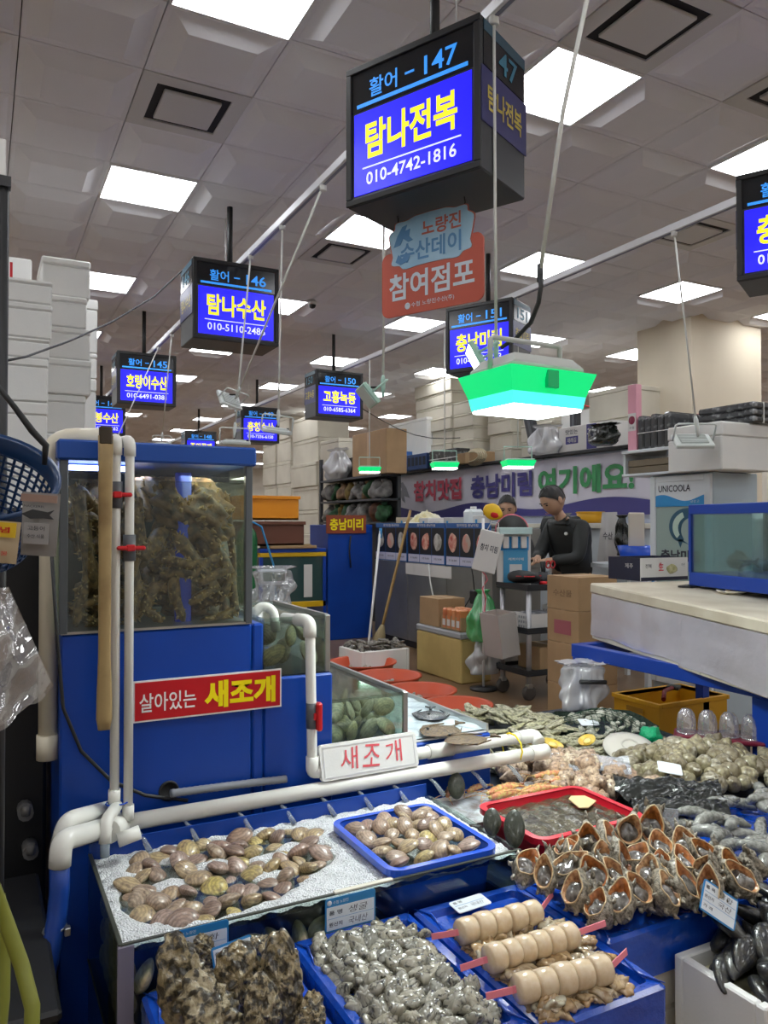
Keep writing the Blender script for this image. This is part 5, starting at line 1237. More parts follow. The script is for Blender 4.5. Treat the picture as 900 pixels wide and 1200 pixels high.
# ================================================================ right: foil table, fish tank, fridge
m_foil = mat('foil', (.80, .79, .88), .18, .65, col2=(.70, .69, .78), nscale=3, bump=.35, bscale=14)
m_frame = mat('frame_blue', (.006, .05, .36), .35)
ft = thing('table_frame', 'blue steel table frame under the foil-faced slab', 'table', (3.06, 2.2, 0))
for (a) in ((0, .06, -.5, 1.32, .68, .755), (1.0, 1.06, -.5, 1.32, .68, .755), (.06, 1.0, 1.26, 1.32, .68, .755), (.06, 1.0, .04, .10, .68, .755)): MB().box(*a, .003).build('rail', m_frame, ft)
for (x, y, w_) in ((.0, 1.24, .07), (.0, .02, .11), (1.0, 1.24, .06), (1.0, .02, .06), (.0, -.5, .08)): MB().box(x, x + w_, y, y + w_, 0, .68, .003).build('leg', m_frame, ft)
AN = R(-12.9)
sb = thing('foil_slab', 'foil-faced insulated counter with a cream top on the blue frame', 'counter', (3.246, 3.55, .80), rot=(R(2), 0, AN))
MB().box(0, .95, -1.0, 0, -.03, .235, .004).build('core', m_foamcr, sb)
b = MB()
def foilf(y0, y1, z0, z1, s):
    return lambda u, v: (-.004 - .006 * abs(math.sin(u * 9 + s)) * abs(math.sin(v * 5 + s)), y0 + (y1 - y0) * u, z0 + (z1 - z0) * v - .006 * math.sin(u * 12 + s) * (1 - v))
MB().grid(40, 12, foilf(0, -.86, -.005, .238, 1.)).build('foil_sheet', m_foil, sb)
MB().grid(60, 12, foilf(-.84, -2.1, -.018, .238, 2.6)).build('foil_sheet', m_foil, sb)
MB().box(0, .95, -2.1, -1.001, -.03, .235, .004).build('core', m_foamcr, sb)
MB().box(-.012, .97, -2.1, .012, .239, .298, .008).build('cream_top', mat('slab_top', (.66, .60, .48), .6, col2=(.52, .45, .34), nscale=4, bump=.1), sb)
MW = Matrix.Translation((3.246, 3.55, .80)) @ Euler((R(2), 0, AN)).to_matrix().to_4x4()
def on_slab(px, py):
    """point of the slab top under a pixel"""
    n = (MW.to_3x3() @ Vector((0, 0, 1))); p0 = MW @ Vector((0, 0, .298)); v = ray(px, py); return _O + v * ((p0 - _O).dot(n) / v.dot(n))
# abalone carton
m_card = mat('cardboard', (.42, .27, .14), .7, col2=(.36, .23, .12), nscale=4); m_cnavy = mat('carton_navy', (.015, .017, .04), .5); m_cwht = mat('carton_white', (.66, .64, .62), .5)
p = on_slab(751, 682)
t = thing('shellfish_carton', 'navy and white open carton with a red character on the foil counter', 'carton', (p.x, p.y, p.z + .004), R(-3))
MB().box(0, .38, 0, .006, 0, .14).build('front_panel', m_cwht, t); MB().box(0, .006, .007, .29, 0, .14).build('side_panel', m_cnavy, t)
MB().box(.374, .38, .007, .29, 0, .14).build('side_panel', m_cnavy, t); MB().box(.007, .373, .284, .29, 0, .14).build('back_panel', m_cnavy, t); MB().box(.007, .373, .007, .283, 0, .005).build('bottom', m_cnavy, t)
MB().box(.0, .38, -.001, 0, 0, .022).build('navy_band', m_cnavy, t)
text('生', .04, .05, mat('print_red', (.6, .02, .05), .5), t, (.16, -.0015, .085), bold=.02)
text('전복', .05, .025, m_cnavy, t, (.06, -.0015, .09), bold=.0); text('수산', .03, .02, m_cnavy, t, (.34, -.0015, .095))
MB().ell((.25, -.001, .07), (.04, .003, .028), 14, 8, rock(3, .2, 4)).build('abalone_print', mat('print_olive', (.34, .32, .14), .6, col2=(.55, .5, .3), nscale=30), t)
text('제주', .07, .03, m_cwht, t, (-.0015, .10, .09), (R(90), 0, R(-90)), bold=.0)
p = on_slab(808, 688); t = thing('phone', 'black phone lying on the cream counter top', 'phone', (p.x, p.y, p.z + .001), R(-70)); MB().prism(rrect(-.04, .04, -.075, .075, .01), 0, .009, 'xy').build('body', m_black, t); MB().prism(rrect(-.036, .036, -.07, .07, .008), .009, .0096, 'xy').build('screen', m_scrk, t)
for (px, lb) in ((858, 'small pale dish near the right edge of the counter'), (892, 'second pale dish at the right picture edge')):
    p = on_slab(px, 696); t = thing('dish', lb, 'dish', (p.x, p.y, p.z + .002)); MB().lathe([(0, .004), (.05, .005), (.075, .016), (.08, .017), (.078, .012), (.05, .0), (0, 0)], 20).build('plate', m_foamcr, t); MB().ell((0, 0, .012), (.045, .03, .01), 10, 6, rock(5, .3, 4)).build('food', m_mantle, t)
# fish tank
p = on_slab(807, 688)
t = thing('fish_tank', 'blue framed fish tank with a dark rockfish on the counter', 'fish tank', (p.x, p.y, p.z + .012), AN)
W2, D2, H2 = 1.1, .5, .46
MB().box(0, D2, -W2, 0, 0, .075, .004).build('base_band', m_frame, t)
q = MB()
for a in ((0, .02, -W2, 0), (D2 - .02, D2, -W2, 0), (.02, D2 - .02, -.02, 0), (.02, D2 - .02, -W2, -W2 + .02)): q.box(*a, H2 - .055, H2, .003)
q.build('top_band', m_frame, t)
q = MB()
for (x, y) in ((0, -.02), (D2 - .02, -.02)): q.box(x, x + .02, y, y + .02, .075, H2 - .055)
q.build('corner_post', m_frame, t)
mg = glassmat('fishtank_glass', (.70, .88, .90), .03)
MB().box(.004, .009, -W2, -.02, .075, H2 - .05).build('glass_pane', mg, t); MB().box(.02, D2 - .02, -.010, -.005, .075, H2 - .05).build('glass_pane', mg, t)
MB().box(D2 - .012, D2 - .006, -W2, -.02, .075, H2 - .05).build('back_panel', mat('tank_back2', (.012, .04, .055), .9, spec=.05), t)
MB().box(.01, D2 - .014, -W2, -.012, H2 - .085, H2 - .084).build('water', m_water, t)
MB().tube([(.3, -.2, .08), (.3, -.2, H2 + .0)], .028, 12).build('filter_pipe', m_pvc, t)
q = MB(); q.tube([(.25, -.45, .09), (.24, -.42, .25), (.22, -.4, H2 - .02)], .008, 8); q.build('air_hose', m_dark, t)
m_rock = mat('rockfish_skin', (.05, .035, .025), .35, col2=(.16, .13, .10), nscale=18, bump=.2)
def fish(name, lab, loc, rz, L, m, cat='fish', group=None):
    t = thing(name, lab, cat, loc, rz, group); b = MB(); n = 16
    prof = [(.02, 0), (.10, .06), (.17, .16), (.20, .30), (.19, .45), (.14, .62), (.08, .78), (.045, .88), (.05, .92)]
    vs = []
    for (r, s_) in prof:
        for k in range(n): a = 2 * math.pi * k / n; vs.append(((s_ - .45) * L, math.cos(a) * r * L * .5, math.sin(a) * r * L))
    b.add(vs, [(i * n + k, i * n + (k + 1) % n, (i + 1) * n + (k + 1) % n, (i + 1) * n + k) for i in range(len(prof) - 1) for k in range(n)] + [tuple(range(n))[::-1]], True); b.build('body', m, t)
    MB().prism([(.44 * L, 0), (.60 * L, .13 * L), (.56 * L, 0), (.60 * L, -.13 * L)], -.004, .004).build('tail_fin', m, t)
    MB().prism([(-.2 * L, .18 * L), (-.1 * L, .29 * L), (.1 * L, .26 * L), (.3 * L, .10 * L)], -.003, .003).build('dorsal_fin', m, t)
    MB().prism([(-.05 * L, -.18 * L), (.03 * L, -.28 * L), (.15 * L, -.2 * L), (.1 * L, -.15 * L)], -.003, .003).build('belly_fin', m, t)
    for s_ in (-1, 1): MB().ell((-.30 * L, s_ * .07 * L, .05 * L), (.018 * L,) * 3, 8, 6).build('eye', m_tagw, t)
    return t
pt = Matrix.Translation((p.x, p.y, p.z + .012)) @ Matrix.Rotation(AN, 4, 'Z')
fish('rockfish', 'dark rockfish resting low in the blue framed tank', tuple(pt @ Vector((.13, -.26, .145))), AN + R(95) + R(180), .22, m_rock)
fish('rockfish', 'second dark rockfish deeper in the blue framed tank', tuple(pt @ Vector((.34, -.42, .22))), AN + R(60) + R(180), .2, m_rock)
fish('rockfish', 'dark rockfish at the right edge in the blue framed tank', tuple(pt @ Vector((.2, -.62, .13))), AN + R(90), .2, m_rock)
# display fridge
m_frw = mat('fridge_white', (.66, .70, .73), .35); m_frg = mat('fridge_glass', (.30, .40, .37), .15, coat=.5); m_frb = mat('fridge_blue', (.03, .27, .60), .35)
fr = thing('display_fridge', 'tall white fridge with a leaping fish and blue wave on its door', 'fridge', (4.60, 3.82, 0))
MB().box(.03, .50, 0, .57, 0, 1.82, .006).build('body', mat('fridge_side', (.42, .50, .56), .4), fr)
q = MB()
for a in ((.005, .06, .25, 1.81), (.51, .565, .25, 1.81)): q.box(0, .029, a[0], a[1], a[2], a[3], .004)
q.box(0, .029, .06, .51, 1.765, 1.81, .004); q.box(0, .029, .06, .51, .25, .32, .004); q.build('door_frame', m_frw, fr)
MB().box(.010, .02, .06, .51, .32, 1.60).build('door_glass', m_frg, fr)
MB().box(.006, .012, .06, .51, 1.60, 1.765).build('header_panel', m_frw, fr)
wv = [(.06, 1.58)] + [(.06 + .45 * k / 16, 1.645 + .025 * math.sin(k / 16 * 6.283 + 2.4)) for k in range(17)] + [(.51, 1.58)]
MB().prism(wv, .004, .010, 'yz').build('blue_wave', m_frb, fr)
RF = (R(90), 0, R(-90))
text('UNICOOLA', .30, .05, m_ink, fr, (.0035, .33, 1.715), RF, bold=.015)
text('냉장고', .08, .02, m_frw, fr, (.002, .14, 1.615), RF)
text('충남미림', .36, .085, m_ink, fr, (.0085, .285, 1.215), RF, bold=.03)
m_print = mat('fish_print', (.03, .10, .16), .4); m_print2 = mat('fish_print_pale', (.45, .60, .52), .4)
fp = MB()
ctl = [(.25, 1.33), (.36, 1.36), (.37, 1.53), (.16, 1.535)]
pts = []
for k in range(24):
    u = k / 23; w0, w1, w2, w3 = (1 - u) ** 3, 3 * u * (1 - u) ** 2, 3 * u * u * (1 - u), u ** 3
    pts.append((sum(w_ * c[0] for w_, c in zip((w0, w1, w2, w3), ctl)), sum(w_ * c[1] for w_, c in zip((w0, w1, w2, w3), ctl))))
rad = [.008 + .05 * math.sin(3.14 * min(1, (k / 23) ** .8 * .86)) for k in range(24)]
lft, rgt = [], []
for k, (y, z) in enumerate(pts):
    y2, z2 = pts[min(k + 1, 23)]; y1, z1 = pts[max(k - 1, 0)]; dy, dz = y2 - y1, z2 - z1; L = math.hypot(dy, dz); lft.append((y - dz / L * rad[k], z + dy / L * rad[k])); rgt.append((y + dz / L * rad[k], z - dy / L * rad[k]))
fp.prism(lft + rgt[::-1], .0085, .0100, 'yz'); fp.prism([(.40, 1.18), (.46, 1.10), (.38, 1.11), (.33, 1.06), (.355, 1.14)] if False else [(.275, 1.34), (.20, 1.30), (.26, 1.315), (.28, 1.275), (.305, 1.33)], .0085, .0100, 'yz')
fp.build('fish_emblem', m_print, fr)
MB().prism([(a * .75 + b_[0] * .25, c * .75 + b_[1] * .25) for (a, c), b_ in zip(lft[4:20], rgt[4:20])] + [(a * .3 + b_[0] * .7, c * .3 + b_[1] * .7) for (a, c), b_ in zip(lft[4:20], rgt[4:20])][::-1], .007, .0084, 'yz').build('fish_belly', m_print2, fr)
MB().box(-.02, -.005, .515, .535, .8, 1.1, .003).build('handle', m_frb, fr)
# boxes above the fridge and the shelf beside it
foam_box('foam_box', 'large white foam box on top of the display fridge', 4.52, 5.06, 3.66, 4.14, 1.825, 2.16, m_foamst, .3)
sh = thing('box_shelf', 'white shelf left of the big foam box with flat cartons below', 'shelf', (4.56, 4.16, 1.825))
MB().box(0, .5, 0, .48, .18, .205, .003).build('upper_board', m_frw, sh); MB().box(0, .5, 0, .48, 0, .02, .003).build('lower_board', m_frw, sh)
for y in (.0, .46): MB().box(.02, .48, y, y + .02, .021, .179).build('side_panel', m_frw, sh)
for k, (z, lb) in enumerate(((.0, 'lower flat brown carton on the wall shelf'), (.055, 'upper flat brown carton on the wall shelf'))):
    t = thing('flat_carton', lb, 'carton', (4.60, 4.19, 1.848 + z)); MB().box(0, .4, 0, .42, 0, .05, .003).build('body', mat('carton_dull', (.19, .15, .10), .6), t); MB().box(-.001, .2, .2, .24, .0505, .052).build('tape', m_card, t)
# black wrapped bundles on the shelf
m_bw = mat('black_wrap', (.05, .052, .055), .25, col2=(.35, .36, .37), nscale=14, ramp=(.55, .75), coat=.4, bump=.5, bscale=25)
for k in range(5):
    t = thing('tray_bundle', ['first', 'second', 'third', 'fourth', 'fifth'][k] + ' upright black wrapped tray bundle from the pink post', 'bundle', (4.62, 4.50 - k * .066, 2.032), group='black tray bundles on the shelf')
    MB().box(0, .35, -.03, .03, 0, .27 - .02 * (k % 2), .012).build('trays', m_bw, t); MB().box(-.002, .352, -.032, .032, .13, .135).build('strap', m_white, t)
for k in range(3):
    t = thing('tray_stack', ['lowest', 'middle', 'topmost'][k] + ' flat black tray stack behind the big foam box', 'bundle', (4.80, 3.86, 2.163 + k * .05)); MB().box(0, .24, -.24, .24, 0, .047, .012).build('trays', m_bw, t); MB().box(.1, .11, -.242, .242, -.0005, .048).build('strap', m_white, t)
p = aty(750, 525, 5.15)
t = thing('pink_post', 'pink paper-wrapped post with a round emblem above the shelf', 'post', (4.62, 4.585, 2.032)); MB().box(0, .06, -.045, .045, 0, .53, .002).build('panel', mat('paper_pink', (.72, .34, .42), .5), t)
MB().box(-.002, 0, -.042, .042, .16, .30).build('white_label', m_cwht, t); MB().lathe([(0, .001), (.034, .001), (.034, 0), (.026, .0015)], 16, M=Matrix.Translation((-.002, 0, .245)) @ Matrix.Rotation(R(-90), 4, 'Y')).build('emblem', mat('emblem_maroon', (.25, .02, .06), .5), t)
text('수협', .05, .02, m_ink, t, (-.003, 0, .185), RF)
# cartons beside the table
for k in range(4):
    lb = ['lowest brown carton in the stack between cart and foil table', 'second lowest brown carton beside the foil table', 'brown carton with a pink window beside the foil table', 'topmost brown carton beside the foil table'][k]
    z0 = [0, .3, .60, .835][k]; z1 = [.298, .598, .833, 1.075][k]
    t = thing('brown_carton', lb, 'carton', (3.72, 4.20, z0), R(0)); MB().box(0, .36, 0, .34, 0, z1 - z0, .003).build('body', m_card, t)
    MB().box(-.001, .361, .15, .19, z1 - z0 - .001, z1 - z0 + .0005).build('tape', mat('tape_brown', (.5, .34, .18), .3), t)
    if k == 2: MB().box(-.002, .0, .08, .26, .06, .16).build('pink_window', mat('meat_pink', (.35, .10, .12), .4), t)
    if k == 3: text('수산물', .2, .05, mat('print_brown', (.2, .12, .06), .6), t, (-.001, .17, .12), RF, bold=.01)
# white bag on the table leg
m_wbag = plasticfilm('white_bag_film', (.80, .80, .82), .15, .2, .5)
def bag(name, lab, loc, rx, ry, h, m, seed, cat='plastic bag', neck=.35, rot=None, part=None):
    nf = rock(seed, .34, 5); prof = [(.2, 0), (.8, .02), (1., .2), (.95, .45), (.75, .7), (neck, .88), (neck * .8, .93), (neck * 1.4, 1.)]
    def fn(u, v):
        f = v * (len(prof) - 1); i = min(int(f), len(prof) - 2); k = f - i; r = prof[i][0] * (1 - k) + prof[i + 1][0] * k; z = prof[i][1] * (1 - k) + prof[i + 1][1] * k
        a = 6.2832 * u; d = nf(Vector((math.cos(a), math.sin(a), z * 2 - 1))) + (.07 * math.sin(13 * a + seed) + .05 * math.sin(23 * a + 3 * z)) * (.3 + z)
        return (math.cos(a) * r * rx * d, math.sin(a) * r * ry * d, z * h)
    t = thing(name, lab, cat, loc, rot=rot or (0, 0, 0)); MB().grid(64, 30, fn, True, True).build('bag_body', m, t); return t
p = atz(700, 812, .5)
bg = bag('white_bag', 'white plastic bag hung on the left leg of the foil table', (2.95, 3.30, .44), .13, .09, .25, m_wbag, 5, neck=.8)
MB().tube([(-.09, -.08, .165), (.06, -.115, .155)], .012, 8).build('black_handle', m_black, bg)
# yellow crate and cups under the table
m_ycr = mat('crate_yellow', (.62, .32, .012), .45)
pal = thing('pallet', 'low dark pallet under the yellow crate', 'pallet', (3.62, 3.30, 0))
for k in range(4): MB().box(0, .72, k * .16, k * .16 + .1, .09, .128).build('slat', m_bdark, pal)
for k in range(3): MB().box(k * .31, k * .31 + .08, 0, .58, 0, .088).build('bearer', m_bdark, pal)
yc = thing('yellow_crate', 'yellow plastic crate under the foil table', 'crate', (3.68, 3.44, .13))
q = MB()
for a in ((0, .012, 0, .38), (.59, .602, 0, .38), (.012, .59, 0, .012), (.012, .59, .368, .38)): q.box(*a, 0, .22)
q.box(0, .602, 0, .38, 0, .01); q.build('body', m_ycr, yc)
q = MB()
for a in ((-.012, .012, -.012, .392), (.59, .614, -.012, .392), (.012, .59, -.012, .012), (.012, .59, .368, .392)): q.box(*a, .195, .222, .002)
q.build('rim', m_ycr, yc)
MB().box(-.014, -.012, .12, .26, .14, .17).build('grip', mat('crate_shadow', (.3, .15, .01), .5), yc)
t = thing('red_tongs', 'dark red tool lying across the yellow crate', 'tool', (3.78, 3.5, .36), R(30)); MB().tube([(0, 0, 0), (.16, .03, .02), (.34, .02, .01)], .014, 8).build('handle', mat('dark_red', (.2, .015, .02), .4), t); MB().box(.33, .42, -.02, .06, -.004, .02, .004).build('head', m_dark, t)
p = atz(842, 872, .47)
ctr = thing('cup_tray', 'maroon tray under the clear plastic cups', 'tray', (p.x + .06, p.y + .05, .470), R(-50)); MB().box(-.19, .19, -.07, .07, .0, .02, .006).build('tray', mat('maroon_plastic', (.17, .015, .035), .35), ctr)
m_cup = plasticfilm('cup_film', (.85, .84, .88), .3, .08, .22)
for k in range(4):
    c = Matrix.Translation((p.x + .06, p.y + .05, .491)) @ Matrix.Rotation(R(-50), 4, 'Z') @ Vector((-.135 + k * .09, 0, 0))
    t = thing('clear_cup', ['first', 'second', 'third', 'fourth'][k] + ' clear domed plastic cup from the left on the maroon tray', 'cup', tuple(c), group='clear cups on the maroon tray')
    MB().lathe([(.043, 0), (.042, .05), (.036, .085), (.022, .105), (.0, .11)], 20).build('dome', m_cup, t); MB().lathe([(.046, 0), (.046, .006), (.043, .006)], 20).build('rim', m_cup, t)
# ================================================================ the stall across the aisle
m_stl = mat('counter_steel', (.30, .30, .29), .32, .6, col2=(.24, .24, .23), nscale=2)
m_nav = mat('menu_blue', (.02, .10, .32), .4); m_mblk = mat('menu_black', (.018, .02, .022), .4)
cn = thing('refrigerated_counter', 'grey steel counter with picture menus along the aisle', 'counter', (4.5, 6.32, 0))
for k in range(3):
    y = k * .86
    MB().box(0, .6, y + .004, y + .852, .08, 1.0, .004).build('steel_panel', m_stl, cn)
MB().box(.03, .6, 0, 2.58, 0, .08).build('plinth', m_black, cn)
MB().box(.06, .6, 0, 2.58, 1.0, 1.40, .004).build('display_case', m_stl, cn)
MB().box(-.006, .0, .75, 1.75, .86, .99).build('paper_strip', m_cwht, cn)
m_dish = [mat('dish_grey', (.50, .48, .45), .5, col2=(.25, .23, .2), nscale=14), mat('dish_pink', (.62, .25, .20), .5, col2=(.45, .40, .34), nscale=12), mat('dish_red', (.45, .06, .05), .5, col2=(.70, .45, .35), nscale=16)]
DS = [[0, 1, 0], [2, 2, 0], [2, 1, 2]]
for k, y0 in enumerate((1.70, .86, .02)):
    mn = thing('menu_board', ['picture menu with pale dishes nearest the blue cabinet', 'picture menu with red tuna dishes in the middle of the counter', 'picture menu with red dishes behind the hanging paper bag'][k], 'menu board', (4.488, 6.32 + y0, 1.0), group='picture menus on the counter')
    MB().box(0, .01, 0, .82, 0, .46, .002).build('board', m_nav, mn)
    text('참치맛집 충남미림', .4, .03, m_cwht, mn, (-.0008, .41, .435), RF, bold=.01)
    for c in range(3):
        yy = .82 - (c + .5) * .267
        MB().box(-.0015, 0, yy - .128, yy + .128, .105, .405).build('photo_panel', m_mblk, mn)
        MB().ell((-.002, yy, .25), (.004, .082, .095), 20, 10, rock(k * 3 + c, .12, 4)).build('dish_print', m_dish[DS[k][c]], mn)
        MB().box(-.0015, 0, yy - .128, yy + .128, .012, .10).build('price_panel', mat('menu_lilac', (.52, .52, .66), .5), mn)
        text(['회', '초밥', '모둠'][c] + ' 30,000', .16, .025, m_ink, mn, (-.002, yy, .06), RF)
# clutter on the counter
def jug(loc, s, m, lab):
    t = thing('jug', lab, 'jug', loc); MB().box(-.5 * s, .5 * s, -.42 * s, .42 * s, 0, s * 1.1, s * .16).build('body', m, t); MB().tube([(0, 0, s * 1.08), (0, 0, s * 1.25)], s * .18, 12).build('cap', m_cwht, t); return t
jug((4.72, 6.98, 1.40), .19, mat('jug_white', (.66, .70, .72), .35), 'square white plastic jug on the counter')
bxs = [((4.66, 7.45), (.3, .22, .09), m_cwht, 'white carton on the counter left of the jug'), ((4.66, 7.22), (.24, .16, .12), mat('carton_grey', (.5, .5, .5), .6), 'pale grey carton beside the square jug'), ((4.7, 7.75), (.3, .2, .12), m_cwht, 'white tissue carton behind the second menu'), ((4.66, 8.05), (.3, .22, .07), m_foamst, 'white flat carton above the first menu'), ((4.72, 8.4), (.2, .3, .13), mat('carton_beige', (.5, .42, .3), .6), 'beige bag of goods at the far end of the counter'), ((4.66, 6.75), (.12, .14, .14), m_cwht, 'small white sign box right of the jug')]
for (xy, d_, m, lb) in bxs:
    t = thing('carton', lb, 'carton', (xy[0], xy[1], 1.40)); MB().box(-d_[0] / 2, d_[0] / 2, -d_[1] / 2, d_[1] / 2, 0, d_[2], .005).build('body', m, t); MB().box(-d_[0] / 2 - .001, d_[0] / 2 + .001, -.02, .02, d_[2] * .3, d_[2] * .7).build('label', m_frb, t)
rumple(24, 16, lambda u, v: ((u - .5) * .34, (v - .5) * .3, .08 * math.sin(3.14 * u) * math.sin(3.14 * v) + .02), 'yellow_sack', mat('sack_yellow', (.62, .52, .22), .4, col2=(.7, .68, .55), nscale=7), 'crumpled yellow plastic sack on the counter behind the broom', 'sack', (4.72, 8.02, 1.475), (R(20), R(-25), 0), .03, 12)
# broom, white stick
t = thing('broom', 'long bamboo handled broom leaning on the counter', 'broom', (4.10, 7.85, 0)); hd = aty(481, 600, 7.85)
a, b_ = Vector((.0, 0, .32)), aty(481, 598, 7.9) - Vector((4.10, 7.85, 0)); bb = aty(447, 752, 7.85) - Vector((4.10, 7.85, 0)); bb.z = max(bb.z, .25)
MB().tube([bb + (b_ - bb) * k / 8 for k in range(9)], [.016 + .003 * (k % 2) for k in range(9)], 8).build('handle', mat('bamboo', (.46, .30, .11), .5, col2=(.3, .18, .06), nscale=8), t)
dirv = (bb - b_).normalized(); b = MB(); sd = Vector((.8, .4, .2)).normalized()
MB().tube([bb - dirv * .06, bb + dirv * .05, bb + dirv * .22], [.02, .06, .085], 10).build('head', mat('straw', (.34, .27, .15), .7, bump=.8, bscale=60), t)
w0 = aty(446, 620, 7.7); w1 = aty(433, 745, 7.7)
t = thing('white_stick', 'thin white stick with a blue top leaning on the blue cabinet', 'stick', (w1.x, w1.y, w1.z)); MB().tube([(-.03, 0, -w1.z + .002), (0, 0, 0), w0 - w1], .014, 8).build('shaft', m_white, t); MB().tube([w0 - w1 - Vector((0, 0, .1)), w0 - w1 + Vector((.001, 0, .01))], .017, 8).build('tip', m_frb, t)
t = MB().tube([(4.47, 7.5, 1.0), (4.44, 7.42, .82), (4.42, 7.3, .6), (4.43, 7.2, .45)], .008, 6).build('white_cable', m_cord); tag(t, 'white cable dangling down the steel counter front', 'cable')
t = thing('power_adapter', 'black power adapter on a hanging wire before the steel counter', 'adapter', (4.46, 6.58, .72)); MB().box(-.03, .03, -.05, .05, -.08, .06, .01).build('body', m_black, t); MB().tube([(0, 0, .06), (.01, .04, .2), (.02, .08, .28)], .006, 6).build('wire', m_black, t); MB().tube([(0, .02, .06), (.0, .1, -.05), (.0, .2, -.15)], .006, 6).build('wire', m_black, t)
# yellow cooler with cartons on it
co_ = thing('cooler_box', 'yellow cooler chest with grey lid on the aisle floor', 'cooler', (3.87, 5.93, 0), 0)
m_coy = mat('cooler_yellow', (.60, .45, .17), .5, col2=(.5, .36, .13), nscale=3)
MB().box(0, .34, 0, .80, 0, .40, .012).build('body', m_coy, co_); MB().box(-.006, .346, -.006, .806, .402, .46, .012).build('lid', mat('cooler_grey', (.34, .35, .37), .5), co_)
t = thing('brown_carton', 'brown carton on the far end of the yellow cooler', 'carton', (3.90, 6.36, .462)); MB().box(0, .30, 0, .36, 0, .27, .004).build('body', m_card, t); MB().box(.13, .17, -.001, .361, .2705, .272).build('tape', mat('tape_brown'), t)
t = thing('open_carton', 'open carton of orange packets on the yellow cooler', 'carton', (3.90, 5.97, .462)); q = MB()
for a in ((0, .006, 0, .34), (.29, .296, 0, .34), (.006, .29, 0, .006), (.006, .29, .334, .34)): q.box(*a, 0, .13)
q.box(0, .296, 0, .34, 0, .005); q.build('body', m_card, t)
for i in range(2):
    for j in range(4):
        t = thing('orange_packet', 'orange packet standing in the open carton', 'packet', (3.945 + i * .13, 6.015 + j * .08, .47), group='orange packets in the carton'); MB().box(-.05, .05, -.034, .034, 0, .19, .012).build('pouch', mat('packet_orange', (.62, .22, .08), .35, rnd=[(.62, .22, .08), (.55, .16, .06), (.66, .32, .14)]), t); MB().box(-.052, -.05, -.024, .024, .03, .09).build('label', m_cwht, t)
# utility cart
cx, cy = 4.0, 5.12
m_cart = mat('cart_black', (.025, .026, .03), .45)
ca = thing('utility_cart', 'black three-tier utility cart with grey posts in the aisle', 'cart', (cx, cy, 0))
CW, CD = .58, .40
for z, nm in ((.20, 'bottom_shelf'), (.545, 'middle_shelf'), (.90, 'top_shelf')):
    q = MB(); q.box(-.02, CW + .02, -.02, CD + .02, z, z + .018, .005)
    for a in ((-.02, CW + .02, -.02, -.008), (-.02, CW + .02, CD + .008, CD + .02), (-.02, -.008, -.008, CD + .008), (CW + .008, CW + .02, -.008, CD + .008)): q.box(*a, z + .018, z + .05)
    q.build(nm, m_cart, ca)
for (x, y) in ((.02, .02), (CW - .02, .02), (.02, CD - .02), (CW - .02, CD - .02)):
    MB().tube([(x, y, .12), (x, y, .90)], .022, 12).build('post', mat('post_silver', (.5, .5, .52), .35, .6), ca)
    M = Matrix.Translation((x, y, .062)) @ Matrix.Rotation(R(90), 4, 'X'); MB().lathe([(0, -.018), (.045, -.018), (.062, -.012), (.062, .012), (.045, .018), (0, .018)], 18, True, M).build('wheel', mat('rubber', (.06, .05, .045), .6), ca)
    MB().box(x - .025, x + .025, y - .025, y + .025, .10, .135, .004).build('caster', m_steel, ca)
def bin_(name, lab, x, y, z, w, d, h, m, cat='basket'):
    t = thing(name, lab, cat, (x, y, z)); q = MB()
    for a in ((-w, -w + .006, -d, d), (w - .006, w, -d, d), (-w + .006, w - .006, -d, -d + .006), (-w + .006, w - .006, d - .006, d)): q.box(*a, 0, h)
    q.box(-w, w, -d, d, 0, .005); q.build('body', m, t)
    q = MB()
    for k in range(6):
        for j in range(3): zz = .02 + j * h / 3.6; q.box(-w - .001, -w + .001, -d + .02 + k * d / 3.2, -d + .02 + k * d / 3.2 + d / 6, zz, zz + h / 7)
    q.build('slots', mat('slot_grey', (.3, .31, .32), .6), t)
    MB().box(-w * .85, w * .85, -d * .85, d * .85, h * .55, h * 1.08, .015).build('contents', mat('bin_goods', (.40, .40, .42), .6, col2=(.1, .1, .12), nscale=14), t); return t
bin_('white_basket', 'small white basket on the left of the cart middle shelf', cx + .10, cy + .28, .564, .09, .09, .12, m_cwht)
bin_('white_basket', 'slotted white basket at the front of the cart middle shelf', cx + .17, cy + .12, .564, .13, .10, .14, m_cwht)
bin_('white_basket', 'pale basket of papers at the right of the cart middle shelf', cx + .46, cy + .13, .564, .12, .11, .19, m_cwht)
t = thing('blue_box', 'small blue box between the baskets on the cart', 'box', (cx + .32, cy + .08, .564)); MB().box(-.03, .03, -.05, .05, 0, .11, .003).build('body', m_frb, t); MB().box(-.02, .02, -.051, -.05, .03, .07).build('label', m_cwht, t)
t = thing('open_carton', 'brown carton on the bottom shelf of the cart', 'carton', (cx + .16, cy + .05, .219)); MB().box(0, .34, 0, .3, 0, .2, .004).build('body', m_card, t); MB().box(.15, .19, -.001, .301, .2005, .202).build('tape', mat('tape_brown'), t)
gb = thing('grey_bin', 'grey plastic bin with orange content hooked on the cart side', 'bin', (cx - .13, cy + .18, .36), rot=(R(0), R(-8), 0)); q = MB()
for a in ((-.09, -.083, -.13, .13), (.083, .09, -.13, .13), (-.083, .083, -.13, -.123), (-.083, .083, .123, .13)): q.box(*a, 0, .36)
q.box(-.09, .09, -.13, .13, 0, .006); q.build('body', plasticfilm('bin_film', (.62, .58, .55), .15, .2, .7), gb); MB().box(-.08, .08, -.12, .12, .01, .30, .02).build('contents', mat('bin_orange', (.42, .17, .07), .6), gb)
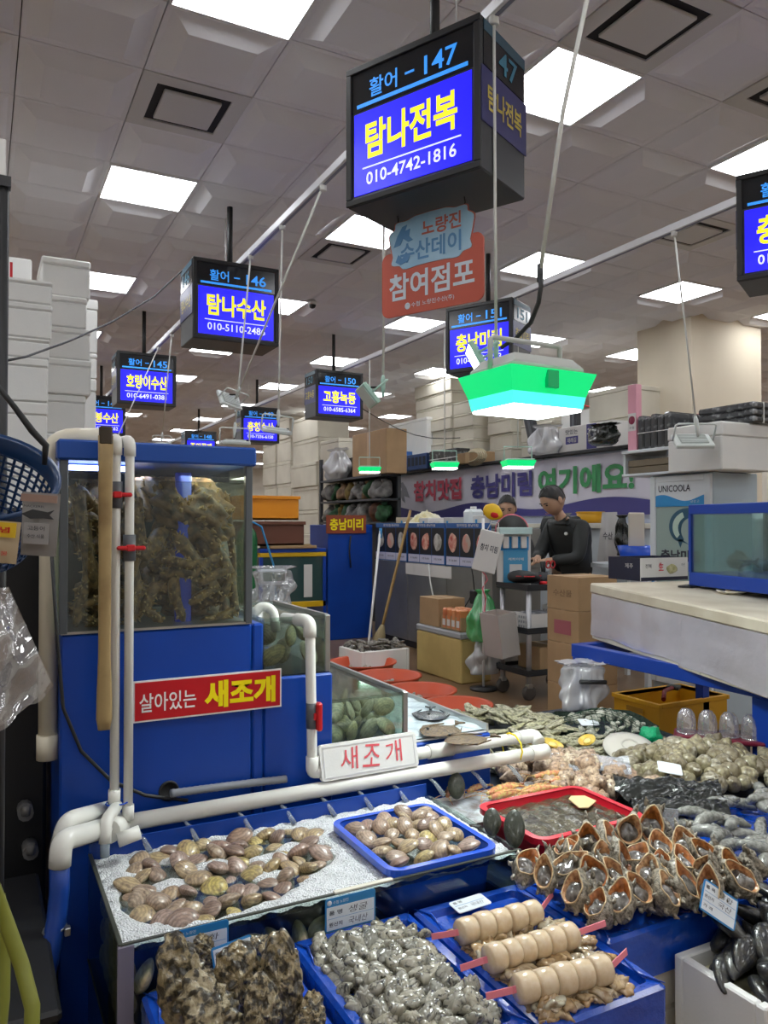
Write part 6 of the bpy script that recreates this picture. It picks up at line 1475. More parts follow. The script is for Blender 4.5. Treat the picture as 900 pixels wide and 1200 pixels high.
# top of cart
t = thing('black_pouch', 'flat black pouch on the left of the cart top', 'pouch', (cx + .08, cy + .16, .955)); MB().ell((0, 0, .05), (.13, .16, .055), 16, 10, rock(31, .15, 3)).build('body', m_black, t); MB().tube([(-.12, -.05, .06), (-.05, -.155, .06), (.1, -.1, .06)], .005, 5).build('red_zip', m_redh, t)
t = thing('scissors', 'scissors with red handles standing on the cart top', 'scissors', (cx + .38, cy + .18, .95)); q = MB()
for s_ in (-1, 1): q.tube([(s_ * .025 + .024 * math.cos(k * .6283), 0, .15 + .032 * math.sin(k * .6283)) for k in range(10)], .006, 6, closed=True)
q.build('handles', m_redh, t); MB().box(-.012, .012, -.002, .002, .0, .13).build('blades', m_steel, t)
t = thing('knife_cup', 'dark cup of knives beside the red scissors', 'cup', (cx + .29, cy + .16, .92)); MB().lathe([(0, 0), (.04, 0), (.045, .12), (.04, .12), (.036, .01), (0, .01)], 16).build('cup', m_dark, t); q = MB()
for k in range(3): q.tube([(.01 * k - .01, 0, .08), (.02 * k - .02, .01, .21)], .009, 6)
q.build('knife_handles', m_black, t)
for k, (x, m_, lb) in enumerate(((.22, m_redh, 'red and white bottle cap piece on the cart top'), (.5, m_frb, 'bright blue packet on the cart top'))):
    t = thing('small_packet', lb, 'packet', (cx + x, cy + .05, .919)); MB().box(-.045, .045, -.035, .035, 0, .05, .012).build('body', m_, t); MB().box(-.02, .02, -.036, -.035, .01, .03).build('label', m_cwht, t)
# sign stand on the cart
ss = thing('sign_stand', 'white stand with blue notices at the back of the cart', 'sign', (cx + .13, cy + .36, .92), R(-20))
MB().box(-.15, .15, 0, .03, 0, .50, .004).build('board', m_cwht, ss); MB().box(-.13, .13, -.002, 0, .30, .42).build('blue_strip', m_frb, ss); MB().box(-.145, .145, -.06, -.004, .44, .50, .004).build('top_tray', mat('pale_teal', (.5, .66, .66), .4), ss)
nt_ = MB().box(-.10, .12, -.012, -.004, .02, .30, .003).build('blue_notice', mat('notice_blue', (.07, .30, .52), .4), ss); MB().box(-.045, .065, -.0135, -.012, .07, .18).build('white_square', m_cwht, nt_); text('계좌이체', .14, .025, m_cwht, nt_, (.01, -.013, .225), bold=.01)
for x in (-.08, .0, .08): MB().box(x - .025, x + .025, -.03, -.003, .32, .42, .003).build('card_holder', m_cwht, ss)
# pole with bags left of the cart
pl_ = thing('bag_pole', 'thin pole beside the cart strung with pink ribbon', 'pole', (3.93, 5.66, 0)); MB().tube([(0, 0, .02), (0, 0, 1.50)], .012, 8).build('shaft', m_white, pl_); MB().lathe([(0, 0), (.12, 0), (.12, .02), (.02, .03), (0, .03)], 18).build('foot', m_black, pl_)
q = MB(); q.tube([(.02 * math.sin(k * 1.3), -.02 + .02 * math.cos(k * 1.7), 1.2 - k * .04) for k in range(16)], .007, 5); q.build('pink_ribbon', m_pink, pl_)
p = aty(572, 612, 5.6)
pb = thing('paper_bag', 'white paper bag with black letters hanging tilted on the pole', 'paper bag', tuple(aty(572, 645, 5.55)), rot=(0, R(14), R(-30)))
MB().box(-.10, .10, -.03, .03, -.19, .17, .006).build('bag', m_cwht, pb); MB().tube([(-.05, 0, .17), (-.03, 0, .25), (.03, 0, .25), (.05, 0, .17)], .004, 5).build('handle', m_cwht, pb); text('참치 미림', .15, .06, m_ink, pb, (0, -.0305, .02), bold=.02)
t = thing('round_fan', 'black round fan with a pink rim at the pole top', 'fan', tuple(aty(600, 622, 5.68)), rot=(R(90), 0, R(-40))); MB().lathe([(0, -.02), (.13, -.02), (.15, 0), (.13, .03), (0, .045)], 24).build('disc', m_black, t); MB().lathe([(.13, -.024), (.152, -.01), (.152, .006), (.14, .012)], 24).build('pink_rim', mat('rim_pink', (.6, .12, .16), .4), t)
t = thing('yellow_pouch', 'yellow and red snack pouch held up beside the fan', 'pouch', tuple(aty(577, 600, 5.72)), rot=(R(10), R(25), R(-20))); MB().ell((0, 0, 0), (.09, .03, .07), 14, 8, rock(41, .15, 3)).build('pouch', mat('pouch_yellow', (.75, .45, .02), .35), t); MB().ell((.02, -.012, -.01), (.05, .022, .035), 12, 7).build('red_print', m_redh, t)
m_gbag = plasticfilm('green_bag_film', (.12, .62, .22), .2, .15, .7)
p = aty(566, 752, 5.72); bag('green_bag', 'bright green plastic bag hanging by the pole', tuple(p), .13, .10, .46, m_gbag, 8, neck=.4)
p = aty(568, 790, 5.75); bag('white_bag', 'white plastic bag hanging under the green bag', tuple(p), .13, .10, .34, m_wbag, 9, neck=.5)
# ---------------------------------------------------------------- banner
BX = 6.5
m_ban = mat('banner_white', (.66, .64, .72), .5, col2=(.60, .58, .68), nscale=2, bump=.2, bscale=3); m_bnav = mat('banner_navy', (.06, .055, .22), .5)
bn = thing('wall_banner', 'long white banner with red, purple and green words behind the counter', 'banner', (BX, 6.1, 1.55))
BL = 6.1
MB().grid(60, 8, lambda u, v: (.012 * math.sin(u * 40) * (1 - v) - .0, u * BL, v * .74 - .02 * abs(math.sin(u * 12.0)) * (1 if v > .99 else 0))).build('cloth', m_ban, bn)
wv = [(0, 0)] + [(BL * k / 60, .15 + .06 * math.sin(k / 60 * 14)) for k in range(61)] + [(BL, 0)]
MB().prism([(a, c + .004) for a, c in wv], -.020, -.014, 'yz').build('navy_wave', m_bnav, bn)
def by(px): return atx(px, 575, BX).y - 6.1
def bword(s_, px0, px1, m, z=.44, h=.34, bold=.04): y0, y1 = by(px1), by(px0); text(s_, y1 - y0, h, m, bn, (-.022, (y0 + y1) / 2, z), RF, bold=bold)
bword('참치맛집', 486, 542, mat('banner_red', (.52, .07, .12), .5)); bword('충남미림', 553, 625, mat('banner_purple', (.07, .06, .24), .5)); bword('여기에요!', 632, 745, mat('banner_green', (.05, .28, .10), .5))
fe = MB(); fy = by(474)
fe.prism([(fy - .22, .34), (fy - .1, .52), (fy + .02, .62), (fy + .14, .6), (fy + .05, .5), (fy + .12, .42), (fy + .03, .3), (fy - .06, .26), (fy - .02, .38)], -.024, -.02, 'yz'); fe.build('fish_emblem', mat('banner_grey', (.25, .25, .3), .5), bn)
# partition that carries the banner, shelf on top
pt_ = struct(MB().box(BX + .02, BX + .10, 5.2, 13.4, 0, 2.30).build('wall_1', mat('partition_pale', (.45, .50, .62), .6)))
pt_['label'] = 'pale blue partition wall behind the stall carrying the banner'
sf = thing('banner_shelf', 'long shelf on the partition above the banner', 'shelf', (BX - .1, 5.2, 2.305)); MB().box(0, .9, 0, 8.2, 0, .03, .003).build('board', m_dark, sf)
for y in (.2, 2.8, 5.4, 8.0): MB().box(.12, .9, y, y + .04, -.05, 0).build('bracket', m_dark, sf)
# foam boxes piled on that shelf and farther stacks
def stack(px0, px1, ybot, ytop, X, n, lab, cols=1, m=None, depth=.45, jit=.02, zb=None):
    y_far = atx(px0, 560, X).y; y_near = atx(px1, 560, X).y; wmid = proj((X, (y_far + y_near) / 2, 1.45))[2]
    zb_ = zb if zb is not None else CAMH + (614 - ybot) / FPX * wmid; zt = CAMH + (614 - ytop) / FPX * wmid; h = (zt - zb_) / n; L = (y_far - y_near) / cols
    ordn = ['lowest', 'second', 'third', 'fourth', 'fifth', 'sixth', 'seventh', 'eighth', 'ninth', 'tenth', 'eleventh', 'twelfth']
    for c in range(cols):
        for k in range(n):
            j = random.uniform(-jit, jit); wh = ordn[k] if k < n - 1 else 'topmost'
            col_ = '' if cols == 1 else [' left column', ' middle column', ' right column'][c if cols == 3 else c * 2] + ' of the'
            a = y_far - c * L
            foam_box('foam_box', f'{wh} foam box in the{col_} {lab}', X + j, X + depth + j, a - L + .006, a - .006, zb_ + k * h, zb_ + (k + 1) * h - .003, m or m_foamst, .16, 'stacked white foam boxes')
m_fs2 = mat('styrofoam_warm', (.66, .62, .52), .75, col2=(.58, .54, .45), nscale=2.5)
stack(487, 530, 550, 448, 6.55, 7, 'stack above the red word', 1, m_fs2, .5, .03, 2.34)
stack(531, 556, 550, 470, 6.6, 5, 'stack by the grey strut', 1, m_fs2, .5, .03, 2.34)
stack(572, 600, 550, 440, 6.75, 6, 'stack behind the green lamp', 1, m_fs2, .5, .03, 2.34)
stack(610, 648, 550, 455, 6.7, 4, 'stack right of the green lamp', 1, m_fs2, .5, .03, 2.34)
stack(690, 742, 520, 455, 6.75, 2, 'pile behind the printed carton', 1, m_fs2, .55, .02, 2.34)
t = thing('strut', 'dark grey slanting strut between foam box stacks', 'strut', (6.5, 8.15, 2.34), rot=(R(-18), 0, 0)); MB().box(0, .06, -.09, .09, 0, 1.0, .004).build('panel', m_dark, t); MB().box(-.01, .0, -.02, .02, .1, .9).build('rib', m_valve, t)
t = thing('strut', 'dark upright strut left of the cloth bag', 'strut', (6.5, 7.42, 2.34)); MB().box(0, .06, -.07, .07, 0, .95, .004).build('panel', m_dark, t); MB().box(-.01, .0, -.02, .02, .1, .9).build('rib', m_valve, t)
def pxbox(name, lab, cat, px0, px1, yt, yb, X, m, d=.35, extra=None, zb=None):
    ya, yb_ = atx(px0, 560, X).y, atx(px1, 560, X).y; w_ = proj((X, (ya + yb_) / 2, 1.45))[2]; z0 = CAMH + (614 - yb) / FPX * w_ if zb is None else zb; z1 = CAMH + (614 - yt) / FPX * w_
    t = thing(name, lab, cat, (X, min(ya, yb_), z0)); L = abs(ya - yb_); MB().box(0, d, 0, L, 0, z1 - z0, .006).build('body', m, t)
    if extra: extra(t, L, z1 - z0, d)
    return t
def seaweed(t, L, h, d):
    MB().box(-.002, 0, L * .28, L * .46, h * .02, h * .98).build('navy_panel', m_bnav, t); text('김', .14, .14, m_cwht, t, (-.004, L * .37, h * .62), RF, bold=.03)
    MB().box(-.002, 0, L * .62, L * .86, h * .3, h * .6).build('label', m_bnav, t); text('맛있는', .22, .06, m_ink, t, (-.004, L * .74, h * .78), RF, bold=.01); text('재래김', .16, .06, m_cwht, t, (-.004, L * .74, h * .45), RF, bold=.01)
pxbox('printed_carton', 'white carton with navy panels and Korean print above the banner', 'carton', 655, 718, 497, 533, 6.42, m_cwht, .5, seaweed, 2.335)
bag('white_bag', 'milky white plastic bag beside the printed carton', (6.40, atx(641, 520, 6.42).y, 2.335), .2, .24, .36, m_wbag, 15, neck=.6)
bag('black_bag', 'black plastic bag on the edge before the printed carton', (6.25, atx(712, 520, 6.3).y, 2.335), .12, .20, .24, m_bbag, 17, neck=.7)
pxbox('foam_slab', 'big white foam slab lying above the printed carton', 'foam slab', 650, 742, 478, 496, 6.85, m_foamst, .6, lambda t, L, h, d: MB().tube([(-.01, L * .05, h * .5), (-.02, L * .5, h + .02), (-.01, L * .8, h + .12)], .012, 6).build('red_tie', m_redh, t), 2.66)
# goods shelf at the far end (dark) with cartons, crates
gs = thing('goods_shelf', 'dark goods shelf crammed with bags beside the banner', 'shelf', (4.95, 9.6, 0))
for z in (1.45, 1.78, 2.12): MB().box(0, .32, 0, 2.2, z, z + .03).build('board', m_dark, gs)
for (x, y) in ((0, 2.15), (.27, 0), (.27, 2.15)): MB().box(x, x + .05, y, y + .05, 0, 2.5).build('post', m_dark, gs)
MB().box(.28, .32, .05, 2.15, 0, 2.5).build('back', m_black, gs)
rs = random.Random(71)
cols = [(.45, .3, .06), (.5, .48, .46), (.3, .12, .06), (.12, .13, .15), (.08, .25, .1), (.5, .3, .15), (.62, .6, .55)]
k = 0
for z in (1.48, 1.81):
    y = 9.66
    while y < 11.6:
        w_ = rs.uniform(.12, .28); c = rs.choice(cols); k += 1
        pos = 'lower' if z < 1.6 else 'middle'
        t = thing('goods_bag', f'bulging {["yellow", "grey", "brown", "black", "green", "tan", "white"][cols.index(c)]} goods bag on the {pos} board of the dark shelf', 'bag', (5.09, y + w_ / 2, z), group='goods bags on the dark shelf')
        MB().ell((0, 0, .12), (.12, w_ / 2, .125), 16, 10, rock(k, .45, 3.5)).build('sack', mat(f'goods_{cols.index(c)}', tuple(a * .5 for a in c), .6, col2=tuple(a * .22 for a in c), nscale=12), t); MB().tube([(0, 0, .23), (0, .01, .27)], [.03, .05], 8).build('knot', mat(f'goods_{cols.index(c)}'), t); y += w_ + .02
pxbox('brown_carton', 'big brown carton high on the dark goods shelf', 'carton', 413, 453, 506, 532, 4.96, m_card, .32, lambda t, L, h, d: MB().box(-.002, 0, L * .45, L * .55, 0, h).build('tape', mat('tape_brown'), t), 2.152)
bag('clear_bag', 'big clear plastic bag left of the brown carton on the shelf', (5.12, 11.45, 2.155), .16, .35, .5, m_wbag, 22, neck=.6)
for (a, b_, yt, yb, z, lb, m) in ((456, 500, 497, 528, 2.335, 'white foam box at the left end of the banner shelf', m_foamst),):
    pxbox('foam_box', lb, 'foam box', a, b_, yt, yb, 6.45, m, .5, lambda t, L, h, d: MB().box(-.008, d + .01, -.008, L + .008, h, h + .05, .008).build('lid', m_foamst, t), z)
def crateslots(t, L, h, d):
    for j in range(5): MB().box(-.004, 0, L * (.06 + .19 * j), L * (.06 + .19 * j) + L * .13, h * .25, h * .8).build('slot', m_bdark, t)
m_crb = mat('crate_blue', (.03, .13, .42), .45)
pxbox('blue_crate', 'blue slotted crate on the left of the banner shelf', 'crate', 459, 474, 530, 551, 6.3, m_crb, .35, crateslots, 2.335); pxbox('blue_crate', 'dark blue crate right of the slotted blue crate', 'crate', 477, 500, 532, 551, 6.3, mat('crate_navy', (.03, .07, .2), .5), .35, crateslots, 2.335)
pxbox('flat_carton', 'flat brown carton on the shelf above the red banner word', 'carton', 536, 560, 530, 540, 6.3, m_card, .3, lambda t, L, h, d: MB().box(-.002, 0, L * .4, L * .6, 0, h).build('tape', mat('tape_brown'), t), 2.335)
pxbox('black_tray_pile', 'pile of black trays on the banner shelf', 'bundle', 503, 534, 527, 543, 6.32, m_bw, .3, lambda t, L, h, d: MB().box(-.003, d, -.003, L + .003, h * .45, h * .5).build('strap', m_white, t), 2.335)
t = thing('rope_coil', 'coil of pale rope on the shelf beside the grey strut', 'rope', (6.3, atx(552, 540, 6.3).y, 2.36)); q = MB()
for k in range(5): q.tube([(.02 * k + .1 * math.cos(a * .5236) * .4, (.25 + .02 * k) * math.cos(a * .5236), .06 + (.07 + .012 * k) * math.sin(a * .5236) * 1) for a in range(12)], .012, 6, closed=True)
q.build('coil', mat('rope_pale', (.5, .44, .3), .8), t)
# things behind the men
t = thing('white_apron', 'white printed apron hanging behind the men', 'apron', (5.93, atx(716, 625, 5.93).y, 1.575)); MB().grid(14, 16, lambda u, v: (-.02 - .02 * math.sin(u * 14) * (1 - v), (u - .5) * .34 * (1 - .35 * v), -.54 + v * .54)).build('cloth', m_cwht, t); text('수산', .14, .08, m_ink, t, (-.045, 0, -.25), RF, bold=.01)
t = bag('black_bag', 'black bag hanging beside the white apron', (5.86, atx(733, 625, 5.9).y, 1.12), .07, .09, .42, m_bbag, 25, neck=.5)
t = thing('yellow_tub', 'yellow tub on a ledge behind the men', 'tub', (6.2, atx(692, 605, 6.2).y, 1.46)); MB().lathe([(0, 0), (.13, 0), (.16, .12), (.15, .12), (.12, .01), (0, .01)], 16).build('tub', m_ycr, t); MB().lathe([(.155, .11), (.17, .12), (.155, .13)], 16).build('rim', m_ycr, t)
lg = thing('ledge', 'pale back counter along the partition behind the men', 'counter', (5.95, 5.2, 0)); MB().box(0, .56, 0, 3.4, 1.40, 1.455, .004).build('top', m_foamcr, lg); MB().box(.05, .56, 0, 3.4, 0, 1.40).build('base', m_frw, lg)
t = thing('blue_bin', 'blue tub with a pale board behind the open carton', 'bin', tuple(atx(746, 660, 5.3))); MB().lathe([(.0, 0), (.13, 0), (.17, .16), (.16, .16), (.12, .01), (0, .01)], 18).build('tub', m_bpl, t); MB().box(-.10, .10, -.01, .01, .02, .46, .01).build('board', mat('board_beige', (.55, .5, .42), .5), t)
t = thing('side_table', 'white side table behind the foil counter holding the blue tub', 'table', (5.3, atx(746, 660, 5.3).y, 0)); zt = atx(746, 660, 5.3).z - .003; MB().box(-.28, .28, -.4, .4, zt - .04, zt, .004).build('top', m_frw, t)
for x in (-.24, .24):
    for y in (-.36, .36): MB().box(x - .02, x + .02, y - .02, y + .02, 0, zt - .04).build('leg', m_frw, t)
# ---------------------------------------------------------------- blue cabinet, fish tank, crates at the aisle end
bc = thing('blue_cabinet', 'tall blue cabinet with a yellow lettered sign at the counter end', 'cabinet', (3.86, 8.92, 0)); MB().box(0, .62, 0, .6, 0, 1.44, .006).build('body', m_blue, bc)
sg_ = MB().box(-.03, .52, -.02, -.002, 1.33, 1.56, .003).build('sign_plate', mat('sign_maroon', (.25, .05, .02), .5), bc); text('충남미리', .46, .15, m_sy, sg_, (.245, -.021, 1.445), bold=.03)
MB().tube([(.3, -.02, 1.3), (.28, -.03, 1.1), (.3, -.03, .9)], .01, 6).build('hook_wire', m_black, bc)
ta = thing('fish_tank', 'dark fish tank in a yellow frame left of the blue cabinet', 'fish tank', (3.0, 8.95, .25)); MB().box(0, .82, 0, .5, .25, .80).build('water_body', mat('tank_dark', (.03, .07, .07), .1, coat=.6), ta)
m_yfr = mat('frame_yellow', (.72, .44, .01), .4)
for a in ((-.02, .84, -.02, .52, .80, .85), (-.02, .84, -.02, .52, .18, .25)): MB().box(*a, .004).build('rail', m_yfr, ta)
for (x, y) in ((-.02, -.02), (.80, -.02), (-.02, .48), (.80, .48)): MB().box(x, x + .04, y, y + .04, -.25, .80).build('post', m_frame, ta)
MB().box(.55, .66, -.006, 0, .3, .7).build('bottle_print', m_cwht, ta); MB().box(-.02, .84, -.02, .5, .852, .90, .004).build('lid', m_frame, ta)
t = thing('wood_board', 'brown board lying on the yellow framed tank', 'board', (3.1, 8.9, 1.152)); MB().box(0, .6, 0, .4, 0, .035, .004).build('plank', m_card, t); MB().box(.05, .55, .05, .1, .036, .05).build('batten', m_wood, t)
for (z, m, x0, x1, lb) in ((1.19, mat('crate_brown', (.14, .05, .03), .5), 2.8, 3.55, 'dark brown plastic crate on the yellow framed tank'), (1.50, mat('crate_orange', (.85, .30, .01), .4), 2.76, 3.48, 'bright orange plastic crate on top of the brown crate')):
    t = thing('plastic_crate', lb, 'crate', (x0, 8.95, z)); q = MB(); L = x1 - x0
    for a in ((0, .015, 0, .5), (L - .015, L, 0, .5), (.015, L - .015, 0, .015), (.015, L - .015, .485, .5)): q.box(*a, 0, .28)
    q.box(0, L, 0, .5, 0, .02); q.build('body', m, t); q = MB()
    for a in ((-.02, .015, -.02, .52), (L - .015, L + .02, -.02, .52), (.015, L - .015, -.02, .015), (.015, L - .015, .485, .52)): q.box(*a, .25, .29, .004)
    q.build('rim', m, t)
t = thing('gas_cylinder', 'green gas cylinder standing left of the yellow framed tank', 'gas cylinder', (2.62, 8.3, 0)); MB().lathe([(0, 0), (.11, 0), (.115, .03), (.115, 1.28), (.10, 1.36), (.05, 1.42), (.04, 1.46), (0, 1.46)], 20).build('bottle', mat('cylinder_green', (.01, .13, .04), .35), t); MB().tube([(0, 0, 1.46), (0, 0, 1.55)], .03, 10).build('valve', m_steel, t); MB().tube([(0, -.03, 1.5), (.15, -.05, 1.42), (.3, -.02, 1.0), (.35, 0, .5)], .012, 6).build('hose', m_frb, t)
# scale wrapped in plastic on a white stand
p = aty(320, 712, 5.6)
t = thing('scale_stand', 'white foam box stand under the wrapped scale', 'stand', (p.x, 5.6, 0)); MB().box(-.2, .2, -.2, .2, 0, p.z - .003, .006).build('body', m_foamst, t); MB().box(-.205, .205, -.205, .205, p.z * .7, p.z * .72).build('seam', m_fs2, t)
sc_ = thing('weighing_scale', 'weighing scale wrapped in a clear plastic bag', 'scale', (p.x, 5.6, p.z)); MB().box(-.1, .1, -.08, .08, 0, .04, .01).build('base', m_frw, sc_); MB().tube([(0, .02, .03), (0, .02, .2)], .02, 8).build('column', m_frw, sc_); hd_ = MB().box(-.11, .11, -.02, .04, .17, .29, .012).build('display_head', m_frw, sc_); MB().box(-.085, .085, -.0215, -.02, .2, .27).build('screen', mat('lcd', (.18, .25, .2), .2), hd_)
bag('clear_bag', 'clear plastic bag pulled over the weighing scale', (p.x, 5.6, p.z - .0), .15, .13, .31, plasticfilm('scale_film', (.86, .88, .9), .25, .1, .25), 27, neck=.9)
bag('white_bag', 'white plastic bag at the foot of the scale behind the tank', (p.x - .02, 5.32, .42), .16, .12, .34, m_wbag, 29, neck=.8)
t = thing('foam_box', 'white foam box under the bag behind the small shell tank', 'foam box', (p.x - .02, 5.25, 0)); MB().box(-.2, .2, -.14, .14, 0, .30, .01).build('body', m_foamst, t); MB().box(-.21, .21, -.15, .15, .301, .415, .01).build('lid', m_foamst, t)
# oysters in foam box and red basins on the aisle floor
fb = thing('foam_box', 'white foam box of dark oysters on the aisle floor', 'foam box', (3.34, 6.62, 0), R(4)); q = MB()
for a in ((-.26, -.225, -.22, .22), (.225, .26, -.22, .22), (-.225, .225, -.22, -.185), (-.225, .225, .185, .22)): q.box(*a, 0, .28, .005)
q.box(-.24, .24, -.2, .2, 0, .2); q.build('body', m_foamst, fb)
rs = random.Random(9)
m_oysd = mat('oyster_dark', (.24, .21, .16), .4, col2=(.06, .055, .05), nscale=16, ramp=(.4, .6), bump=.8, bscale=50, coat=.3)
OD = [oyster_mesh(760 + s, .075, m_oysd, 14, 9, 'dark_oyster') for s in range(3)]
for k in range(34): put(OD[k % 3], 'dark_oyster', (3.34 + rs.uniform(-.20, .20), 6.62 + rs.uniform(-.16, .16), .27 + rs.uniform(0, .07)), (rs.uniform(-.5, .5), rs.uniform(-.5, .5), rs.uniform(0, 6)), rs.uniform(.8, 1.1), 'dark oyster in the white foam box on the aisle floor', 'oyster', 'dark oysters in the aisle foam box')
m_rtub = mat('basin_red', (.60, .085, .03), .4); 
for k, (px, py, r_, lb) in enumerate(((425, 776, .30, 'red rubber basin farthest down the aisle, beside the foam box'), (455, 792, .27, 'second farthest red rubber basin in the aisle'), (492, 809, .27, 'red rubber basin of shellfish third down the aisle'), (536, 826, .24, 'red rubber basin nearest, behind the small oysters'))):
    p = atz(px, py, .2); t = thing('red_basin', lb, 'basin', (p.x, p.y, 0), group='red basins in the aisle'); MB().lathe([(0, 0), (r_ * .72, 0), (r_ * .95, .19), (r_ * 1.03, .2), (r_ * 1.03, .212), (r_ * .93, .205), (r_ * .70, .02), (0, .02)], 32).build('basin', m_rtub, t)
    MB().lathe([(0, .13), (r_ * .84, .13)], 24).build('water', m_water, t)
    for j in range(14): a = rs.uniform(0, 6.28); q_ = rs.uniform(0, r_ * .62); put(cm, 'cockle', (p.x + q_ * math.cos(a), p.y + q_ * math.sin(a), .06 + .055 * (1 - q_ / r_) + rs.uniform(0, .05)), (rs.uniform(-1, 1), rs.uniform(-1, 1), 0), 1.3, f'pale shell under water in the {["farthest", "second farthest", "third", "nearest"][k]} red basin', 'shellfish', f'shells in the {["farthest", "second farthest", "third", "nearest"][k]} red basin')
# far foam stacks on both sides
random.seed(3)
stack(309, 340, 640, 492, 5.6, 8, 'far pile behind the orange crate', 2, m_fs2, .6, .03, 0)
stack(342, 372, 640, 488, 5.2, 8, 'far pile left of the goods shelf', 1, m_fs2, .6, .03, 0)
stack(374, 396, 640, 515, 5.1, 7, 'far box pile under the 150 sign', 1, m_fs2, .6, .03, 0)
def left_stack(x0, x1, y, zs, d, lab, m=None):
    ordn = ['lowest', 'second', 'third', 'fourth', 'fifth', 'sixth', 'seventh', 'eighth', 'ninth', 'tenth', 'eleventh', 'twelfth']
    for k in range(len(zs) - 1):
        j = random.uniform(-.015, .02); foam_box('foam_box', f'{ordn[k] if k < len(zs) - 2 else "topmost"} white foam box in the {lab}', x0 + j, x1 + j, y + random.uniform(-.01, .01), y + d, zs[k], zs[k + 1] - .003, m or m_foamst, .2, 'stacked white foam boxes')
def zat(py, w): return CAMH + (614 - py) / FPX * w
w_ = 4.6
x0 = aty(-40, 400, 5.0).x; x1 = aty(58, 400, 5.0).x
left_stack(x0, x1, 5.0, [0, .3, .6, .9, 1.2, 1.5, 1.78, zat(475, 4.72), zat(425, 4.72), zat(402, 4.72), zat(362, 4.72), zat(335, 4.72)], .45, 'nearer left stack behind the blue basket')
x0 = aty(46, 400, 5.6).x; x1 = aty(104, 400, 5.6).x
left_stack(x0, x1, 5.6, [0, .33, .66, .99, 1.32, 1.65, zat(510, 5.3), zat(464, 5.3), zat(423, 5.3), zat(386, 5.3), zat(350, 5.3), zat(306, 5.3)], .5, 'tall left stack touching the ceiling light')
x0 = aty(-20, 400, 6.2).x; x1 = aty(40, 400, 6.2).x
left_stack(x0, x1, 6.3, [0, .5, 1., 1.5, 2.0, 2.5, zat(305, 5.8)], .4, 'hindmost left stack with the red tie')
x0 = aty(98, 400, 6.4).x; x1 = aty(114, 400, 6.4).x
left_stack(x0, x1, 6.4, [0, .4, .8, 1.2, 1.6, zat(520, 6.1), zat(445, 6.1), zat(415, 6.1), zat(352, 6.1)], .5, 'thin stack showing at the right of the tall one')
t = thing('red_tie', 'red strap end on the top left foam boxes', 'strap', tuple(aty(13, 332, 5.3))); MB().box(-.008, .008, -.005, .005, 0, .13).build('strap', m_redh, t); MB().box(-.008, .09, -.005, .005, 0, .014).build('tail', m_redh, t)
# navy beam low down at the far end, wires
t = thing('far_beam', 'dark navy duct running across the far end of the hall', 'duct', (-2, 24, 2.75)); MB().box(0, 9, 0, .5, 0, .45, .01).build('duct', mat('navy_duct', (.02, .03, .06), .6), t); MB().box(0, 9, -.01, 0, .2, .23).build('seam', m_dark, t)
P = [Vector((4.30, 8.95, 2.95))]; E1 = atx(540, 513, 6.62)
P = [P[0].lerp(E1, k / 6) - Vector((0, 0, .16 * math.sin(3.14 * k / 6))) for k in range(7)]; t = MB().tube([p - P[0] for p in P], .007, 5).build('black_wire', m_black, loc=P[0]); tag(t, 'thin black wire sagging from the 150 sign to the foam boxes', 'wire')
for (pts, lb) in ((((0, 424, 3.6), (30, 418, 3.9), (80, 400, 4.4), (130, 378, 4.9), (180, 348, 5.3), (213, 318, 5.6)), 'thin black wire sagging from the left pole to the 146 sign'),):
    P = [aty(a, b_, y) for a, b_, y in pts]; t = MB().tube([p - P[0] for p in P], .006, 5).build('black_wire', m_black, loc=P[0]); tag(t, lb, 'wire')
P = [atx(a, b_, 7.0) for a, b_ in ((735, 490), (800, 487), (860, 484), (915, 483))]; t = MB().tube([p - P[0] for p in P], .012, 5).build('red_pipe', m_redh, loc=P[0]); tag(t, 'thin red line strung across the column', 'wire')
# ================================================================ people behind the cart
m_skin = mat('skin', (.50, .30, .20), .5, sss=.1); m_hair = mat('hair_black', (.012, .010, .010), .45); m_jack = mat('jacket_black', (.018, .02, .02), .6, bump=.2, bscale=20); m_trou = mat('trousers_dark', (.025, .025, .03), .7)
def skin_obj(name, verts, edges, radii, m, parent, sub=2):
    me = bpy.data.meshes.new(name); me.from_pydata(verts, edges, []); me.materials.append(m)
    o = link(name, me, parent)
    sk = o.modifiers.new('skin', 'SKIN'); ss_ = o.modifiers.new('sub', 'SUBSURF'); ss_.levels = sub; ss_.render_levels = sub; sk.use_smooth_shade = True
    lay = me.skin_vertices[0].data if me.skin_vertices else None
    if lay is None: return o
    for i, r in enumerate(radii):
        lay[i].radius = r if isinstance(r, tuple) else (r, r)
    lay[0].use_root = True
    return o
def face_head(mb, c, E, s=1.):
    """head mesh with brow, nose, mouth and chin; local -y is the face"""
    def fn(v):
        f = 1.
        if v.y < 0:
            f += .10 * math.exp(-((v.x / .16) ** 2 + ((v.z + .12) / .22) ** 2)) * (-v.y)      # nose
            f -= .05 * (math.exp(-(((v.x - .34) / .16) ** 2 + ((v.z - .10) / .12) ** 2)) + math.exp(-(((v.x + .34) / .16) ** 2 + ((v.z - .10) / .12) ** 2)))   # eye sockets
            f += .035 * math.exp(-((v.x / .3) ** 2 + ((v.z + .48) / .10) ** 2))               # lips
            f += .05 * math.exp(-((v.x / .3) ** 2 + ((v.z + .85) / .2) ** 2))                 # chin
        f -= .10 * max(0, -v.z) * abs(v.x)
        return f
    M = Matrix.Translation(c) @ E.to_4x4()
    mb.ell((0, 0, 0), (.078 * s, .098 * s, .118 * s), 28, 20, fn, M)
    for sx in (-1, 1): mb.ell((sx * .079 * s, .012 * s, -.005 * s), (.010 * s, .022 * s, .032 * s), 10, 8, None, M)
